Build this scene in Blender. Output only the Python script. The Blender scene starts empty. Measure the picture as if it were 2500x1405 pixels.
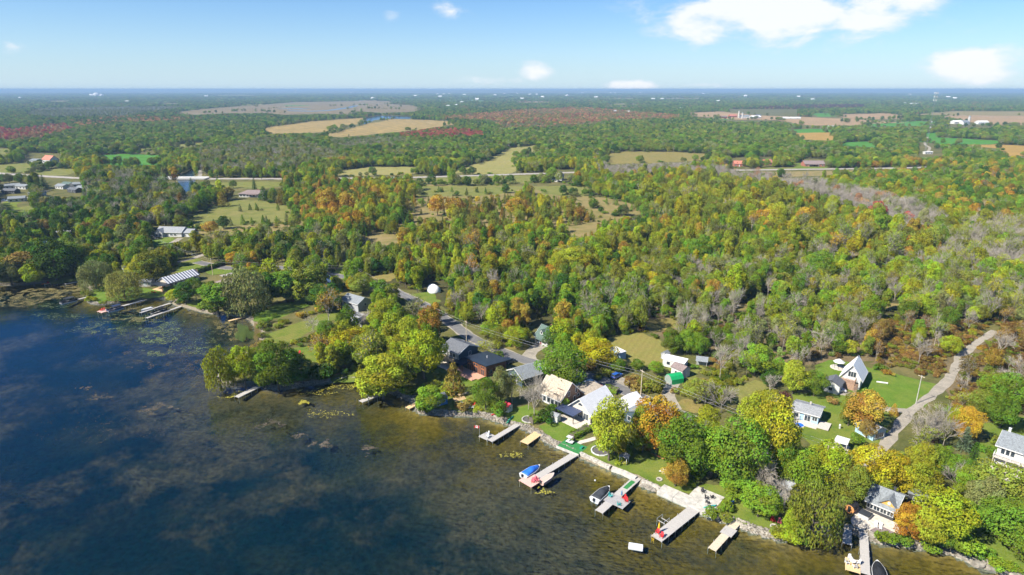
import bpy, bmesh, math, random
import numpy as np
from mathutils import Vector, Matrix
from mathutils.geometry import tessellate_polygon, delaunay_2d_cdt

# ------------------------------------------------------------------ camera, sky, sun, exposure
scene = bpy.context.scene
CAM_H = 92.0                      # drone height above the lake
FOCAL = 1540.0                    # focal length in pixels of a 2500 px wide frame
PITCH = math.atan(484.0 / FOCAL)
SP, CP = math.sin(PITCH), math.cos(PITCH)
cam_data = bpy.data.cameras.new('camera'); cam = bpy.data.objects.new('camera', cam_data)
scene.collection.objects.link(cam); scene.camera = cam
cam_data.sensor_width = 36.0; cam_data.lens = FOCAL / 2500.0 * 36.0
cam_data.clip_start = 1.0; cam_data.clip_end = 120000.0
cam.location = (0, 0, CAM_H); cam.rotation_euler = (math.pi / 2 - PITCH, 0, 0)

SUN_AZ = math.radians(241.0)      # clockwise from +Y: the sun stands to the left, a little behind the camera
SUN_EL = math.radians(43.0)
world = bpy.data.worlds.new('World'); scene.world = world; world.use_nodes = True
wt = world.node_tree; wt.nodes.clear()
def wn(kind, **kw):
    n = wt.nodes.new(kind)
    for k, v in kw.items(): setattr(n, k, v)
    return n
def wmath(op, a, b=None, c=None, clamp=False):
    n = wn('ShaderNodeMath', operation=op); n.use_clamp = clamp
    for i, v in enumerate((a, b, c)):
        if v is None: continue
        if isinstance(v, (int, float)): n.inputs[i].default_value = v
        else: wt.links.new(v, n.inputs[i])
    return n.outputs[0]
sky = wn('ShaderNodeTexSky'); sky.sky_type = 'NISHITA'; sky.sun_disc = False
sky.sun_elevation = SUN_EL; sky.sun_rotation = SUN_AZ
sky.altitude = 100; sky.air_density = 1.0; sky.dust_density = 0.0; sky.ozone_density = 4.0
tc = wn('ShaderNodeTexCoord'); sep = wn('ShaderNodeSeparateXYZ'); wt.links.new(tc.outputs['Generated'], sep.inputs[0])
az = wmath('ARCTAN2', sep.outputs[0], sep.outputs[1]); el = wmath('ARCSINE', sep.outputs[2])
comb = wn('ShaderNodeCombineXYZ')
wt.links.new(az, comb.inputs[0]); wt.links.new(wmath('MULTIPLY', el, 2.2), comb.inputs[1])
def sky_dir(px, py):
    x, v = (px - 1250) / FOCAL, (py - 702.5) / FOCAL
    d = Vector((x, CP - v * SP, -SP - v * CP)).normalized()
    return math.atan2(d.x, d.y), math.asin(d.z)
def wnoise(scale, detail, rough, dist=0.0, off=0.0):
    n = wn('ShaderNodeTexNoise'); n.inputs['Scale'].default_value = scale; n.inputs['Detail'].default_value = detail
    n.inputs['Roughness'].default_value = rough; n.inputs['Distortion'].default_value = dist
    m = wn('ShaderNodeMapping'); m.inputs['Location'].default_value = (off, off * .7, 0)
    wt.links.new(comb.outputs[0], m.inputs[0]); wt.links.new(m.outputs[0], n.inputs['Vector'])
    return n.outputs['Fac']
n1 = wnoise(9.0, 8, .58, .3); n2 = wnoise(3.0, 4, .5, 0, 7.3); n3 = wnoise(30, 6, .6, .4, 3.1)
# cumulus banks: centre and half sizes in the sky (azimuth, elevation), each broken up by noise
banks = [(1880, 30, 300, 75, 1.0), (2110, 55, 170, 60, .8), (2170, 0, 190, 42, .9), (2385, 158, 125, 42, 1.0),
         (1310, 182, 45, 33, .85), (1540, 210, 75, 14, .85), (1100, 30, 45, 24, .55), (950, 36, 32, 24, .42),
         (40, 116, 42, 20, .62), (1700, 103, 30, 26, .5), (2190, 75, 30, 38, .40), (1250, 198, 110, 16, .5), (1690,208,90,8,.6),
         (-900, 60, 300, 80, .9), (-1700, 150, 260, 40, .8), (4300, 60, 400, 90, .9), (3400, 150, 250, 50, .8)]
acc = None
for (px, py, rx, ry, amp) in banks:
    a0, e0 = sky_dir(px, py); a1, _ = sky_dir(px + rx, py); _, e1 = sky_dir(px, py - ry)
    da = wmath('DIVIDE', wmath('SUBTRACT', az, a0), max(abs(a1 - a0), .012)); de = wmath('DIVIDE', wmath('SUBTRACT', el, e0), max(abs(e1 - e0), .004))
    r2 = wmath('ADD', wmath('MULTIPLY', da, da), wmath('MULTIPLY', de, de))
    m = wmath('MULTIPLY', wmath('POWER', 2.718, wmath('MULTIPLY', r2, -.9)), amp)
    acc = m if acc is None else wmath('MAXIMUM', acc, m)
hi = wmath('MULTIPLY', wmath('SUBTRACT', n2, .60), 2.5, clamp=True)                      # the scattered clouds of the rest of the sky
hi = wmath('MULTIPLY', hi, wmath('MULTIPLY', wmath('SUBTRACT', el, .42), 6.0, clamp=True))
acc = wmath('MAXIMUM', acc, hi)
cl = wmath('ADD', acc, wmath('MULTIPLY', wmath('SUBTRACT', n1, .5), 2.1)); cl = wmath('ADD', cl, wmath('MULTIPLY', wmath('SUBTRACT', n3, .5), .6))
cr = wn('ShaderNodeMapRange'); cr.interpolation_type = 'SMOOTHSTEP'
wt.links.new(cl, cr.inputs['Value']); cr.inputs['From Min'].default_value = .20; cr.inputs['From Max'].default_value = .80
dens = wmath('MULTIPLY', cr.outputs[0], wmath('MULTIPLY', acc, 3.4, clamp=True)); dens = wmath('MULTIPLY', dens, .92)
ccol = wn('ShaderNodeMix', data_type='RGBA'); ccol.inputs[6].default_value = (6.6, 7.2, 7.9, 1); ccol.inputs[7].default_value = (8.2, 8.3, 8.5, 1)
wt.links.new(dens, ccol.inputs[0])
hs = wn('ShaderNodeHueSaturation'); hs.inputs['Saturation'].default_value = 1.30; hs.inputs['Value'].default_value = 1.06
wt.links.new(sky.outputs[0], hs.inputs['Color'])
tn = wn('ShaderNodeMix', data_type='RGBA'); tn.blend_type = 'MULTIPLY'; tn.inputs[0].default_value = 1.0; tn.inputs[7].default_value = (.80, .92, 1.12, 1)
wt.links.new(hs.outputs[0], tn.inputs[6])
lowf = wmath('MULTIPLY', wmath('POWER', 2.718, wmath('MULTIPLY', wmath('MAXIMUM', el, 0.0), -11.0)), .80)   # pale air low over the plain
pale = wn('ShaderNodeMix', data_type='RGBA'); wt.links.new(lowf, pale.inputs[0]); wt.links.new(tn.outputs[2], pale.inputs[6]); pale.inputs[7].default_value = (4.5, 6.1, 7.6, 1)
mixc = wn('ShaderNodeMix', data_type='RGBA'); wt.links.new(dens, mixc.inputs[0]); wt.links.new(pale.outputs[2], mixc.inputs[6]); wt.links.new(ccol.outputs[2], mixc.inputs[7])
bg = wn('ShaderNodeBackground'); bg.inputs['Strength'].default_value = 0.058; wt.links.new(mixc.outputs[2], bg.inputs['Color'])
wo = wn('ShaderNodeOutputWorld'); wt.links.new(bg.outputs[0], wo.inputs['Surface'])

sun_data = bpy.data.lights.new('sun', 'SUN'); sun_data.energy = 5.0; sun_data.angle = math.radians(.5); sun_data.color = (1, .94, .83)
sun = bpy.data.objects.new('sun', sun_data); scene.collection.objects.link(sun); sun.location = (-300, -100, 400)
sun_to = Vector((math.sin(SUN_AZ) * math.cos(SUN_EL), math.cos(SUN_AZ) * math.cos(SUN_EL), math.sin(SUN_EL)))
sun.rotation_euler = sun_to.to_track_quat('Z', 'Y').to_euler()
vs = scene.view_settings; vs.view_transform = 'Standard'; vs.look = 'None'; vs.exposure = 1.12; vs.gamma = 1.0; vs.use_curve_mapping = False
scene.cycles.use_denoising = True; scene.cycles.use_adaptive_sampling = True; scene.cycles.adaptive_threshold = .03
scene.cycles.max_bounces = 6; scene.cycles.diffuse_bounces = 3; scene.cycles.glossy_bounces = 2; scene.cycles.transmission_bounces = 3
scene.cycles.transparent_max_bounces = 8; scene.cycles.volume_bounces = 0
scene.cycles.caustics_reflective = False; scene.cycles.caustics_refractive = False

# ------------------------------------------------------------------ helpers
COL = scene.collection
LAND = 0.8                        # land level above the water
R = math.radians
def G(px, py, z=LAND):
    """The point of the plain at height z that stands at this place of the survey photograph."""
    x, v = (px - 1250) / FOCAL, (py - 702.5) / FOCAL
    t = (CAM_H - z) / (SP + v * CP)
    return Vector((t * x, t * (CP - v * SP), z))
def project(P):
    """World points (n,3) to photograph pixels."""
    P = np.asarray(P, float); dz = P[:, 2] - CAM_H
    dep = P[:, 1] * CP - dz * SP; up = P[:, 1] * SP + dz * CP
    dep = np.maximum(dep, 1.0)
    return 1250 + FOCAL * P[:, 0] / dep, 702.5 - FOCAL * up / dep
def ppm(px, py):
    v = (py - 702.5) / FOCAL
    return FOCAL * (SP + v * CP) / (CAM_H - LAND)
def height_from(px, base, top):
    """Height of an upright thing from its foot and top rows."""
    g = G(px, base); lo, h = 0.0, 80.0
    for _ in range(40):
        m = (lo + h) / 2
        y = project([[g.x, g.y, LAND + m]])[1][0]
        if y > top: lo = m
        else: h = m
    return lo
def inpoly(x, y, poly):
    x = np.asarray(x); y = np.asarray(y); c = np.zeros(x.shape, bool); n = len(poly)
    for i in range(n):
        x1, y1 = poly[i]; x2, y2 = poly[(i + 1) % n]
        if y1 == y2: continue
        c ^= ((y1 > y) != (y2 > y)) & (x < (x2 - x1) * (y - y1) / (y2 - y1) + x1)
    return c

MATS = {}
def mat(name, col, rough=.8, var=.12, scale=1.5, bump=0.0, metal=0.0, spec=.3, detail=5, col2=None, stretch=(1, 1, 1), edge=(.35, .65)):
    """Procedural paint/wood/stone: base colour broken up by noise, fine relief."""
    if name in MATS: return MATS[name]
    m = bpy.data.materials.new(name); m.use_nodes = True; t = m.node_tree; b = t.nodes['Principled BSDF']
    b.inputs['Roughness'].default_value = rough; b.inputs['Metallic'].default_value = metal; b.inputs['Specular IOR Level'].default_value = spec
    tcn = t.nodes.new('ShaderNodeTexCoord'); mp = t.nodes.new('ShaderNodeMapping'); mp.inputs['Scale'].default_value = stretch
    t.links.new(tcn.outputs['Object'], mp.inputs[0])
    n = t.nodes.new('ShaderNodeTexNoise'); n.inputs['Scale'].default_value = scale; n.inputs['Detail'].default_value = detail
    n.inputs['Roughness'].default_value = .62
    t.links.new(mp.outputs[0], n.inputs['Vector'])
    mr = t.nodes.new('ShaderNodeMapRange'); mr.inputs['From Min'].default_value = edge[0]; mr.inputs['From Max'].default_value = edge[1]
    t.links.new(n.outputs['Fac'], mr.inputs['Value'])
    mx = t.nodes.new('ShaderNodeMix'); mx.data_type = 'RGBA'
    c2 = col2 if col2 else tuple(min(1, c * (1 + var)) for c in col)
    c1 = col if col2 else tuple(c * (1 - var) for c in col)
    mx.inputs[6].default_value = (*c1, 1); mx.inputs[7].default_value = (*c2, 1)
    t.links.new(mr.outputs[0], mx.inputs[0]); t.links.new(mx.outputs[2], b.inputs['Base Color'])
    if bump:
        bp = t.nodes.new('ShaderNodeBump'); bp.inputs['Strength'].default_value = bump; bp.inputs['Distance'].default_value = .1
        t.links.new(n.outputs['Fac'], bp.inputs['Height']); t.links.new(bp.outputs[0], b.inputs['Normal'])
    MATS[name] = m
    return m
def ground_mat(name, cols, scales=(.012, .11, 1.3), rough=.95, bump=.4, stripes=None):
    """Three-tone ground: broad patches, tufts and grain, all in world metres."""
    m = bpy.data.materials.new(name); m.use_nodes = True; t = m.node_tree; b = t.nodes['Principled BSDF']
    b.inputs['Roughness'].default_value = rough; b.inputs['Specular IOR Level'].default_value = .1
    g = t.nodes.new('ShaderNodeNewGeometry'); outs = []
    for i, s in enumerate(scales):
        n = t.nodes.new('ShaderNodeTexNoise'); n.inputs['Scale'].default_value = s; n.inputs['Detail'].default_value = 6 if i < 2 else 3
        n.inputs['Roughness'].default_value = .65; t.links.new(g.outputs['Position'], n.inputs['Vector']); outs.append(n.outputs['Fac'])
    def ramp(f, a, c):
        r = t.nodes.new('ShaderNodeMapRange'); r.inputs['From Min'].default_value = a; r.inputs['From Max'].default_value = c
        t.links.new(f, r.inputs['Value']); return r.outputs[0]
    def mixn(f, a, c, blend='MIX'):
        x = t.nodes.new('ShaderNodeMix'); x.data_type = 'RGBA'; x.blend_type = blend
        if isinstance(f, float): x.inputs[0].default_value = f
        else: t.links.new(f, x.inputs[0])
        for s, v in ((6, a), (7, c)):
            if isinstance(v, tuple): x.inputs[s].default_value = (*v, 1)
            else: t.links.new(v, x.inputs[s])
        return x.outputs[2]
    c = mixn(ramp(outs[0], .38, .62), cols[0], cols[1]); c = mixn(ramp(outs[1], .42, .66), c, cols[2])
    v = mixn(ramp(outs[2], .25, .75), (.72, .72, .72), (1.2, 1.2, 1.2)); c = mixn(1.0, c, v, 'MULTIPLY')
    if stripes:
        ang, width, amt = stripes
        w = t.nodes.new('ShaderNodeTexWave'); w.wave_type = 'BANDS'; w.inputs['Scale'].default_value = .31416 / width * 1.0
        w.inputs['Distortion'].default_value = .6; w.inputs['Detail'].default_value = 1
        mp = t.nodes.new('ShaderNodeMapping'); mp.inputs['Rotation'].default_value = (0, 0, ang)
        t.links.new(g.outputs['Position'], mp.inputs[0]); t.links.new(mp.outputs[0], w.inputs['Vector'])
        c = mixn(1.0, c, mixn(w.outputs['Fac'], (1 - amt,) * 3, (1 + amt,) * 3), 'MULTIPLY')
    t.links.new(c, b.inputs['Base Color'])
    if bump:
        bp = t.nodes.new('ShaderNodeBump'); bp.inputs['Strength'].default_value = bump; bp.inputs['Distance'].default_value = .25
        t.links.new(outs[2], bp.inputs['Height']); t.links.new(bp.outputs[0], b.inputs['Normal'])
    return m

class MB:
    """Collects boxes, bars, prisms and tubes; build() links them as ONE mesh object."""
    def __init__(s): s.v = []; s.f = []
    def add(s, vs, fs):
        o = len(s.v); s.v += [tuple(v) for v in vs]; s.f += [tuple(i + o for i in f) for f in fs]; return s
    def box(s, x0, x1, y0, y1, z0, z1):
        return s.add([(x0, y0, z0), (x1, y0, z0), (x1, y1, z0), (x0, y1, z0), (x0, y0, z1), (x1, y0, z1), (x1, y1, z1), (x0, y1, z1)],
                     [(0, 3, 2, 1), (4, 5, 6, 7), (0, 1, 5, 4), (1, 2, 6, 5), (2, 3, 7, 6), (3, 0, 4, 7)])
    def cbox(s, c, d, rz=0, rx=0):
        M = Matrix.Translation(c) @ Matrix.Rotation(rz, 4, 'Z') @ Matrix.Rotation(rx, 4, 'X'); x, y, z = d[0] / 2, d[1] / 2, d[2] / 2
        p = [(-x, -y, -z), (x, -y, -z), (x, y, -z), (-x, y, -z), (-x, -y, z), (x, -y, z), (x, y, z), (-x, y, z)]
        return s.add([M @ Vector(q) for q in p], [(0, 3, 2, 1), (4, 5, 6, 7), (0, 1, 5, 4), (1, 2, 6, 5), (2, 3, 7, 6), (3, 0, 4, 7)])
    def tube(s, a, b, r0, r1=None, n=6, cap=True):
        a = Vector(a); b = Vector(b); r1 = r0 if r1 is None else r1; d = (b - a).normalized()
        u = d.orthogonal().normalized(); w = d.cross(u); vs = []
        for p, r in ((a, r0), (b, r1)):
            for i in range(n):
                t = 2 * math.pi * i / n; vs.append(p + (u * math.cos(t) + w * math.sin(t)) * r)
        fs = [(i, (i + 1) % n, n + (i + 1) % n, n + i) for i in range(n)]
        if cap: fs += [tuple(range(n))[::-1], tuple(range(n, 2 * n))]
        return s.add(vs, fs)
    def prism(s, prof, axis, a, b):
        """prof: (u,v) outline; axis x: (y,z) outline swept along x; axis y: (x,z); axis z: (x,y)."""
        n = len(prof)
        def P(u, v, t): return (t, u, v) if axis == 'x' else (u, t, v) if axis == 'y' else (u, v, t)
        return s.add([P(u, v, a) for u, v in prof] + [P(u, v, b) for u, v in prof],
                     [(i, (i + 1) % n, n + (i + 1) % n, n + i) for i in range(n)] + [tuple(range(n))[::-1], tuple(range(n, 2 * n))])
    def loft(s, rings, cap=True):
        n = len(rings[0]); vs = [p for r in rings for p in r]; fs = []
        for k in range(len(rings) - 1):
            fs += [(k * n + i, k * n + (i + 1) % n, (k + 1) * n + (i + 1) % n, (k + 1) * n + i) for i in range(n)]
        if cap: fs += [tuple(range(n))[::-1], tuple(range((len(rings) - 1) * n, len(rings) * n))]
        return s.add(vs, fs)
    def mesh(s, name, material=None, smooth=False):
        me = bpy.data.meshes.new(name); me.from_pydata(s.v, [], s.f)
        bm = bmesh.new(); bm.from_mesh(me); bmesh.ops.recalc_face_normals(bm, faces=bm.faces); bm.to_mesh(me); bm.free()
        if smooth: me.polygons.foreach_set('use_smooth', [True] * len(me.polygons))
        if material: me.materials.append(material)
        return me
    def build(s, name, material, parent=None, smooth=False, bevel=0):
        o = bpy.data.objects.new(name, s.mesh(name, material, smooth)); COL.objects.link(o)
        if parent: o.parent = parent
        if bevel:
            b = o.modifiers.new('bevel', 'BEVEL'); b.width = bevel; b.segments = 2; b.limit_method = 'ANGLE'
        return o
def tag(o, label=None, cat=None, group=None, kind=None):
    if label: o['label'] = label
    if cat: o['category'] = cat
    if group: o['group'] = group
    if kind: o['kind'] = kind
    return o
def thing(name, label, cat, loc, rz=0, group=None, scale=None):
    o = bpy.data.objects.new(name, None); COL.objects.link(o); o.location = loc; o.rotation_euler = (0, 0, rz); o.empty_display_size = .3
    if scale: o.scale = scale
    return tag(o, label, cat, group)
def copy_tree(o, parent=None):
    c = o.copy(); COL.objects.link(c)
    if parent: c.parent = parent
    for ch in o.children: copy_tree(ch, c)
    return c
def obj(name, me, parent=None):
    o = bpy.data.objects.new(name, me); COL.objects.link(o)
    if parent: o.parent = parent
    return o
# ------------------------------------------------------------------ the setting: terrain and lake bed in one sheet
rng = np.random.default_rng(7); rnd = random.Random(11)
SHORE_PX = [(-900, 672), (-500, 680), (-250, 690), (0, 699), (43, 697), (100, 692), (171, 684), (199, 692), (216, 704), (208, 732), (228, 746), (273, 741), (353, 732),
            (418, 732), (421, 746), (444, 749), (484, 762), (527, 769), (558, 772), (598, 775), (620, 795), (636, 832), (612, 852), (560, 880), (528, 915),
            (530, 941), (570, 948), (634, 941), (659, 953), (699, 951), (756, 941), (799, 936), (870, 930), (896, 936), (935, 953), (972, 967),
            (1003, 981), (1012, 993), (1015, 1004), (1027, 1012), (1100, 1016), (1174, 1016), (1199, 1026), (1239, 1039), (1274, 1046), (1311, 1066),
            (1349, 1089), (1374, 1099), (1412, 1118), (1492, 1151), (1541, 1170), (1564, 1186), (1604, 1203), (1635, 1217), (1677, 1238),
            (1741, 1268), (1787, 1282), (1834, 1299), (1881, 1315), (1928, 1324), (1950, 1318), (2000, 1308), (2059, 1303), (2102, 1305),
            (2127, 1323), (2185, 1335), (2235, 1338), (2278, 1346), (2324, 1353), (2354, 1368), (2405, 1389), (2455, 1402), (2540, 1440), (2800, 1560), (3400, 1800)]
shore = np.array([G(x, y, 0.0)[:2] for x, y in SHORE_PX])
def chaikin(p, k=2, closed=False):
    p = np.asarray(p, float)
    for _ in range(k):
        if closed: q = np.roll(p, -1, 0); p = np.stack([p * .75 + q * .25, p * .25 + q * .75], 1).reshape(-1, 2)
        else:
            a, b = p[:-1], p[1:]; p = np.vstack([p[:1], np.stack([a * .75 + b * .25, a * .25 + b * .75], 1).reshape(-1, 2), p[-1:]])
    return p
shore = chaikin(shore, 2)
LAKE = np.vstack([shore, [[shore[-1, 0] + 50, -400], [-2500, -400], [-2500, shore[0, 1] + 20]]])
def shore_dist(X, Y):
    """Signed distance to the water line, positive on land."""
    d = np.full(X.shape, 1e9)
    for (ax, ay), (bx, by) in zip(shore[:-1], shore[1:]):
        ex, ey = bx - ax, by - ay; L = ex * ex + ey * ey + 1e-9
        t = np.clip(((X - ax) * ex + (Y - ay) * ey) / L, 0, 1)
        d = np.minimum(d, (X - ax - t * ex) ** 2 + (Y - ay - t * ey) ** 2)
    d = np.sqrt(d)
    return np.where(inpoly(X, Y, LAKE.tolist()), -d, d)
def vnoise(X, Y, s, seed):
    """Cheap smooth value noise in world metres."""
    r = np.random.default_rng(seed); T = r.random((64, 64)); x, y = X / s, Y / s
    i, j = np.floor(x).astype(int), np.floor(y).astype(int); u, v = x - i, y - j; u = u * u * (3 - 2 * u); v = v * v * (3 - 2 * v)
    g = lambda a, b: T[a % 64, b % 64]
    return (g(i, j) * (1 - u) + g(i + 1, j) * u) * (1 - v) + (g(i, j + 1) * (1 - u) + g(i + 1, j + 1) * u) * v
def axis(lo, hi, step, far_lo, far_hi, k=1.16):
    a = list(np.arange(lo, hi + .01, step)); s = step
    while a[-1] < far_hi: s *= k; a.append(a[-1] + s)
    s = step
    while a[0] > far_lo: s *= k; a.insert(0, a[0] - s)
    return np.array(a)
gx = axis(-330, 160, 1.25, -60000, 60000); gy = axis(108, 385, 1.25, -500, 70000)
X, Y = np.meshgrid(gx, gy); sd = shore_dist(X, Y)
shelf = np.where(X < -105, 8.0, np.clip(20 + (X + 105) * .30, 8, 62))
bed = -.12 - .55 * np.clip(-sd / 3, 0, 1) - 2.1 * np.clip((-sd - 3) / shelf, 0, 1) ** .8 + .5 * (vnoise(X, Y, 9, 3) - .5) * np.clip(-sd / 6, 0, 1)
Z = np.where(sd > 0, np.minimum(LAND, .92 * sd / 1.5 - .12), bed)
ridge = np.exp(-((Y - 26000) / 6500) ** 2) * (np.exp(-((X + 1500) / 5200) ** 2) * 62 + 18 * vnoise(X, Y, 2600, 5))
Z = Z + np.where(Y > 8000, ridge, 0)
Z = np.where((sd > 4) & (Y < 3000), Z + .0, Z)
nx, ny = len(gx), len(gy)
idx = np.arange(nx * ny).reshape(ny, nx)
quads = np.stack([idx[:-1, :-1], idx[:-1, 1:], idx[1:, 1:], idx[1:, :-1]], -1).reshape(-1, 4)
def np_mesh(name, V, Q):
    me = bpy.data.meshes.new(name); V = np.asarray(V, np.float32); Q = np.asarray(Q, np.int32); k = Q.shape[1]
    me.vertices.add(len(V)); me.vertices.foreach_set('co', V.ravel())
    me.loops.add(Q.size); me.loops.foreach_set('vertex_index', Q.ravel())
    me.polygons.add(len(Q)); me.polygons.foreach_set('loop_start', np.arange(0, Q.size, k, dtype=np.int32)); me.polygons.foreach_set('loop_total', np.full(len(Q), k, np.int32))
    me.update(calc_edges=True)
    return me
me = np_mesh('ground', np.stack([X, Y, Z], -1).reshape(-1, 3), quads)
M_GROUND = ground_mat('meadow_ground', [(.105, .105, .032), (.155, .132, .050), (.070, .080, .022)])
M_BANK = mat('bank_gravel', (.20, .17, .12), .95, .35, 2.2, .6)
def bed_material():
    m = bpy.data.materials.new('lake_bed'); m.use_nodes = True; t = m.node_tree; b = t.nodes['Principled BSDF']
    b.inputs['Roughness'].default_value = 1; b.inputs['Specular IOR Level'].default_value = 0
    g = t.nodes.new('ShaderNodeNewGeometry'); s = t.nodes.new('ShaderNodeSeparateXYZ'); t.links.new(g.outputs['Position'], s.inputs[0])
    def noise(sc, det=6, rough=.6, stretch=(1, 1, 1)):
        mp = t.nodes.new('ShaderNodeMapping'); mp.inputs['Scale'].default_value = stretch; t.links.new(g.outputs['Position'], mp.inputs[0])
        n = t.nodes.new('ShaderNodeTexNoise'); n.inputs['Scale'].default_value = sc; n.inputs['Detail'].default_value = det; n.inputs['Roughness'].default_value = rough
        t.links.new(mp.outputs[0], n.inputs['Vector']); return n.outputs['Fac']
    def M(op, a, c):
        n = t.nodes.new('ShaderNodeMath'); n.operation = op
        for i, v in enumerate((a, c)):
            if isinstance(v, float): n.inputs[i].default_value = v
            else: t.links.new(v, n.inputs[i])
        return n.outputs[0]
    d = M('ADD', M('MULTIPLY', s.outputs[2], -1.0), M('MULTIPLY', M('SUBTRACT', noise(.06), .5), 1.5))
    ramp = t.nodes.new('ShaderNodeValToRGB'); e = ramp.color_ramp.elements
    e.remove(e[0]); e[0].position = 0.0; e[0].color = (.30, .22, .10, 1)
    for p, c in ((0.02, (.40, .28, .13)), (.14, (.24, .155, .040)), (.34, (.155, .105, .016)), (.58, (.085, .066, .013)), (.80, (.028, .040, .028)), (1.0, (.003, .020, .028))):  # mud and weed tones; with depth the water's absorption is painted into them
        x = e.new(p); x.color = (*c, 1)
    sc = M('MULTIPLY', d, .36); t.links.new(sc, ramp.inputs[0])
    def mix(f, a, c, blend='MIX'):
        x = t.nodes.new('ShaderNodeMix'); x.data_type = 'RGBA'; x.blend_type = blend
        if isinstance(f, float): x.inputs[0].default_value = f
        else: t.links.new(f, x.inputs[0])
        for q, v in ((6, a), (7, c)):
            if isinstance(v, tuple): x.inputs[q].default_value = (*v, 1)
            else: t.links.new(v, x.inputs[q])
        return x.outputs[2]
    def mr(f, a, c):
        r = t.nodes.new('ShaderNodeMapRange'); r.interpolation_type = 'SMOOTHSTEP'; r.inputs['From Min'].default_value = a; r.inputs['From Max'].default_value = c; t.links.new(f, r.inputs['Value']); return r.outputs[0]
    weeds = M('MULTIPLY', mr(noise(.014, 9, .66), .45, .55), mr(noise(.30, 5, .7), .25, .55))       # beds of water weed on the mud
    c = mix(M('MULTIPLY', weeds, .80), ramp.outputs[0], (.098, .082, .052))
    dark = M('MULTIPLY', mr(noise(.085, 7, .66), .46, .64), .52)                          # dark muck between them
    c = mix(dark, c, (.012, .026, .030))
    v = mr(noise(.9, 4), .2, .8); c = mix(1.0, c, mix(v, (.55, .55, .55), (1.35, 1.3, 1.2)), 'MULTIPLY')
    t.links.new(c, b.inputs['Base Color']); return m
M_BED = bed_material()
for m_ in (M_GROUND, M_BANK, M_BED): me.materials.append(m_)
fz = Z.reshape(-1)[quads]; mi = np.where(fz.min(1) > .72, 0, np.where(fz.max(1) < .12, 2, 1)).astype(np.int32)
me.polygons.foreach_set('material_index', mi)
tag(obj('ground', me), kind='structure')

# ------------------------------------------------------------------ water
def water_material(name, tint, wave=.26, rough=.08, clear=True, deep=(.004, .03, .07), gl=(.32, .64, 1.0)):
    m = bpy.data.materials.new(name); m.use_nodes = True; t = m.node_tree; t.nodes.clear()
    g = t.nodes.new('ShaderNodeNewGeometry')
    def noise(sc, det, stretch, rot, dist=.3):
        mp = t.nodes.new('ShaderNodeMapping'); mp.inputs['Scale'].default_value = stretch; mp.inputs['Rotation'].default_value = (0, 0, rot); t.links.new(g.outputs['Position'], mp.inputs[0])
        n = t.nodes.new('ShaderNodeTexNoise'); n.inputs['Scale'].default_value = sc; n.inputs['Detail'].default_value = det; n.inputs['Roughness'].default_value = .55; n.inputs['Distortion'].default_value = dist
        t.links.new(mp.outputs[0], n.inputs['Vector']); return n.outputs['Fac']
    a = noise(.55, 3, (1, 2.4, 1), .25); b_ = noise(.018, 3, (1, 2.2, 1), .5)
    mr = t.nodes.new('ShaderNodeMapRange'); mr.inputs['From Min'].default_value = .35; mr.inputs['From Max'].default_value = .65; mr.inputs['To Min'].default_value = .30; mr.inputs['To Max'].default_value = 1.0
    t.links.new(b_, mr.inputs['Value'])                                                                 # wind lanes: ripples come and go
    st = t.nodes.new('ShaderNodeMath'); st.operation = 'MULTIPLY'; st.inputs[1].default_value = wave; t.links.new(mr.outputs[0], st.inputs[0])
    bp = t.nodes.new('ShaderNodeBump'); bp.inputs['Distance'].default_value = .42; t.links.new(st.outputs[0], bp.inputs['Strength']); t.links.new(a, bp.inputs['Height'])
    gl_n = t.nodes.new('ShaderNodeBsdfGlossy'); gl_n.inputs['Color'].default_value = (*gl, 1); gl_n.inputs['Roughness'].default_value = rough; t.links.new(bp.outputs[0], gl_n.inputs['Normal'])
    if clear: tr = t.nodes.new('ShaderNodeBsdfTransparent')
    else: tr = t.nodes.new('ShaderNodeBsdfDiffuse')
    tr.inputs[0].default_value = (*(tint if clear else deep), 1)
    fr = t.nodes.new('ShaderNodeFresnel'); fr.inputs['IOR'].default_value = 1.333; t.links.new(bp.outputs[0], fr.inputs['Normal'])
    mx = t.nodes.new('ShaderNodeMixShader'); t.links.new(fr.outputs[0], mx.inputs[0]); t.links.new(tr.outputs[0], mx.inputs[1]); t.links.new(gl_n.outputs[0], mx.inputs[2])
    o = t.nodes.new('ShaderNodeOutputMaterial'); t.links.new(mx.outputs[0], o.inputs['Surface']); return m
M_WATER = water_material('lake_water', (.80, .90, .88))
wx = np.array([-2600, 420.0]); wy = np.array([-420, 640.0])
w = MB().add([(wx[0], wy[0], 0), (wx[1], wy[0], 0), (wx[1], wy[1], 0), (wx[0], wy[1], 0)], [(0, 1, 2, 3)])
tag(w.build('lake', M_WATER), kind='structure')

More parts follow.
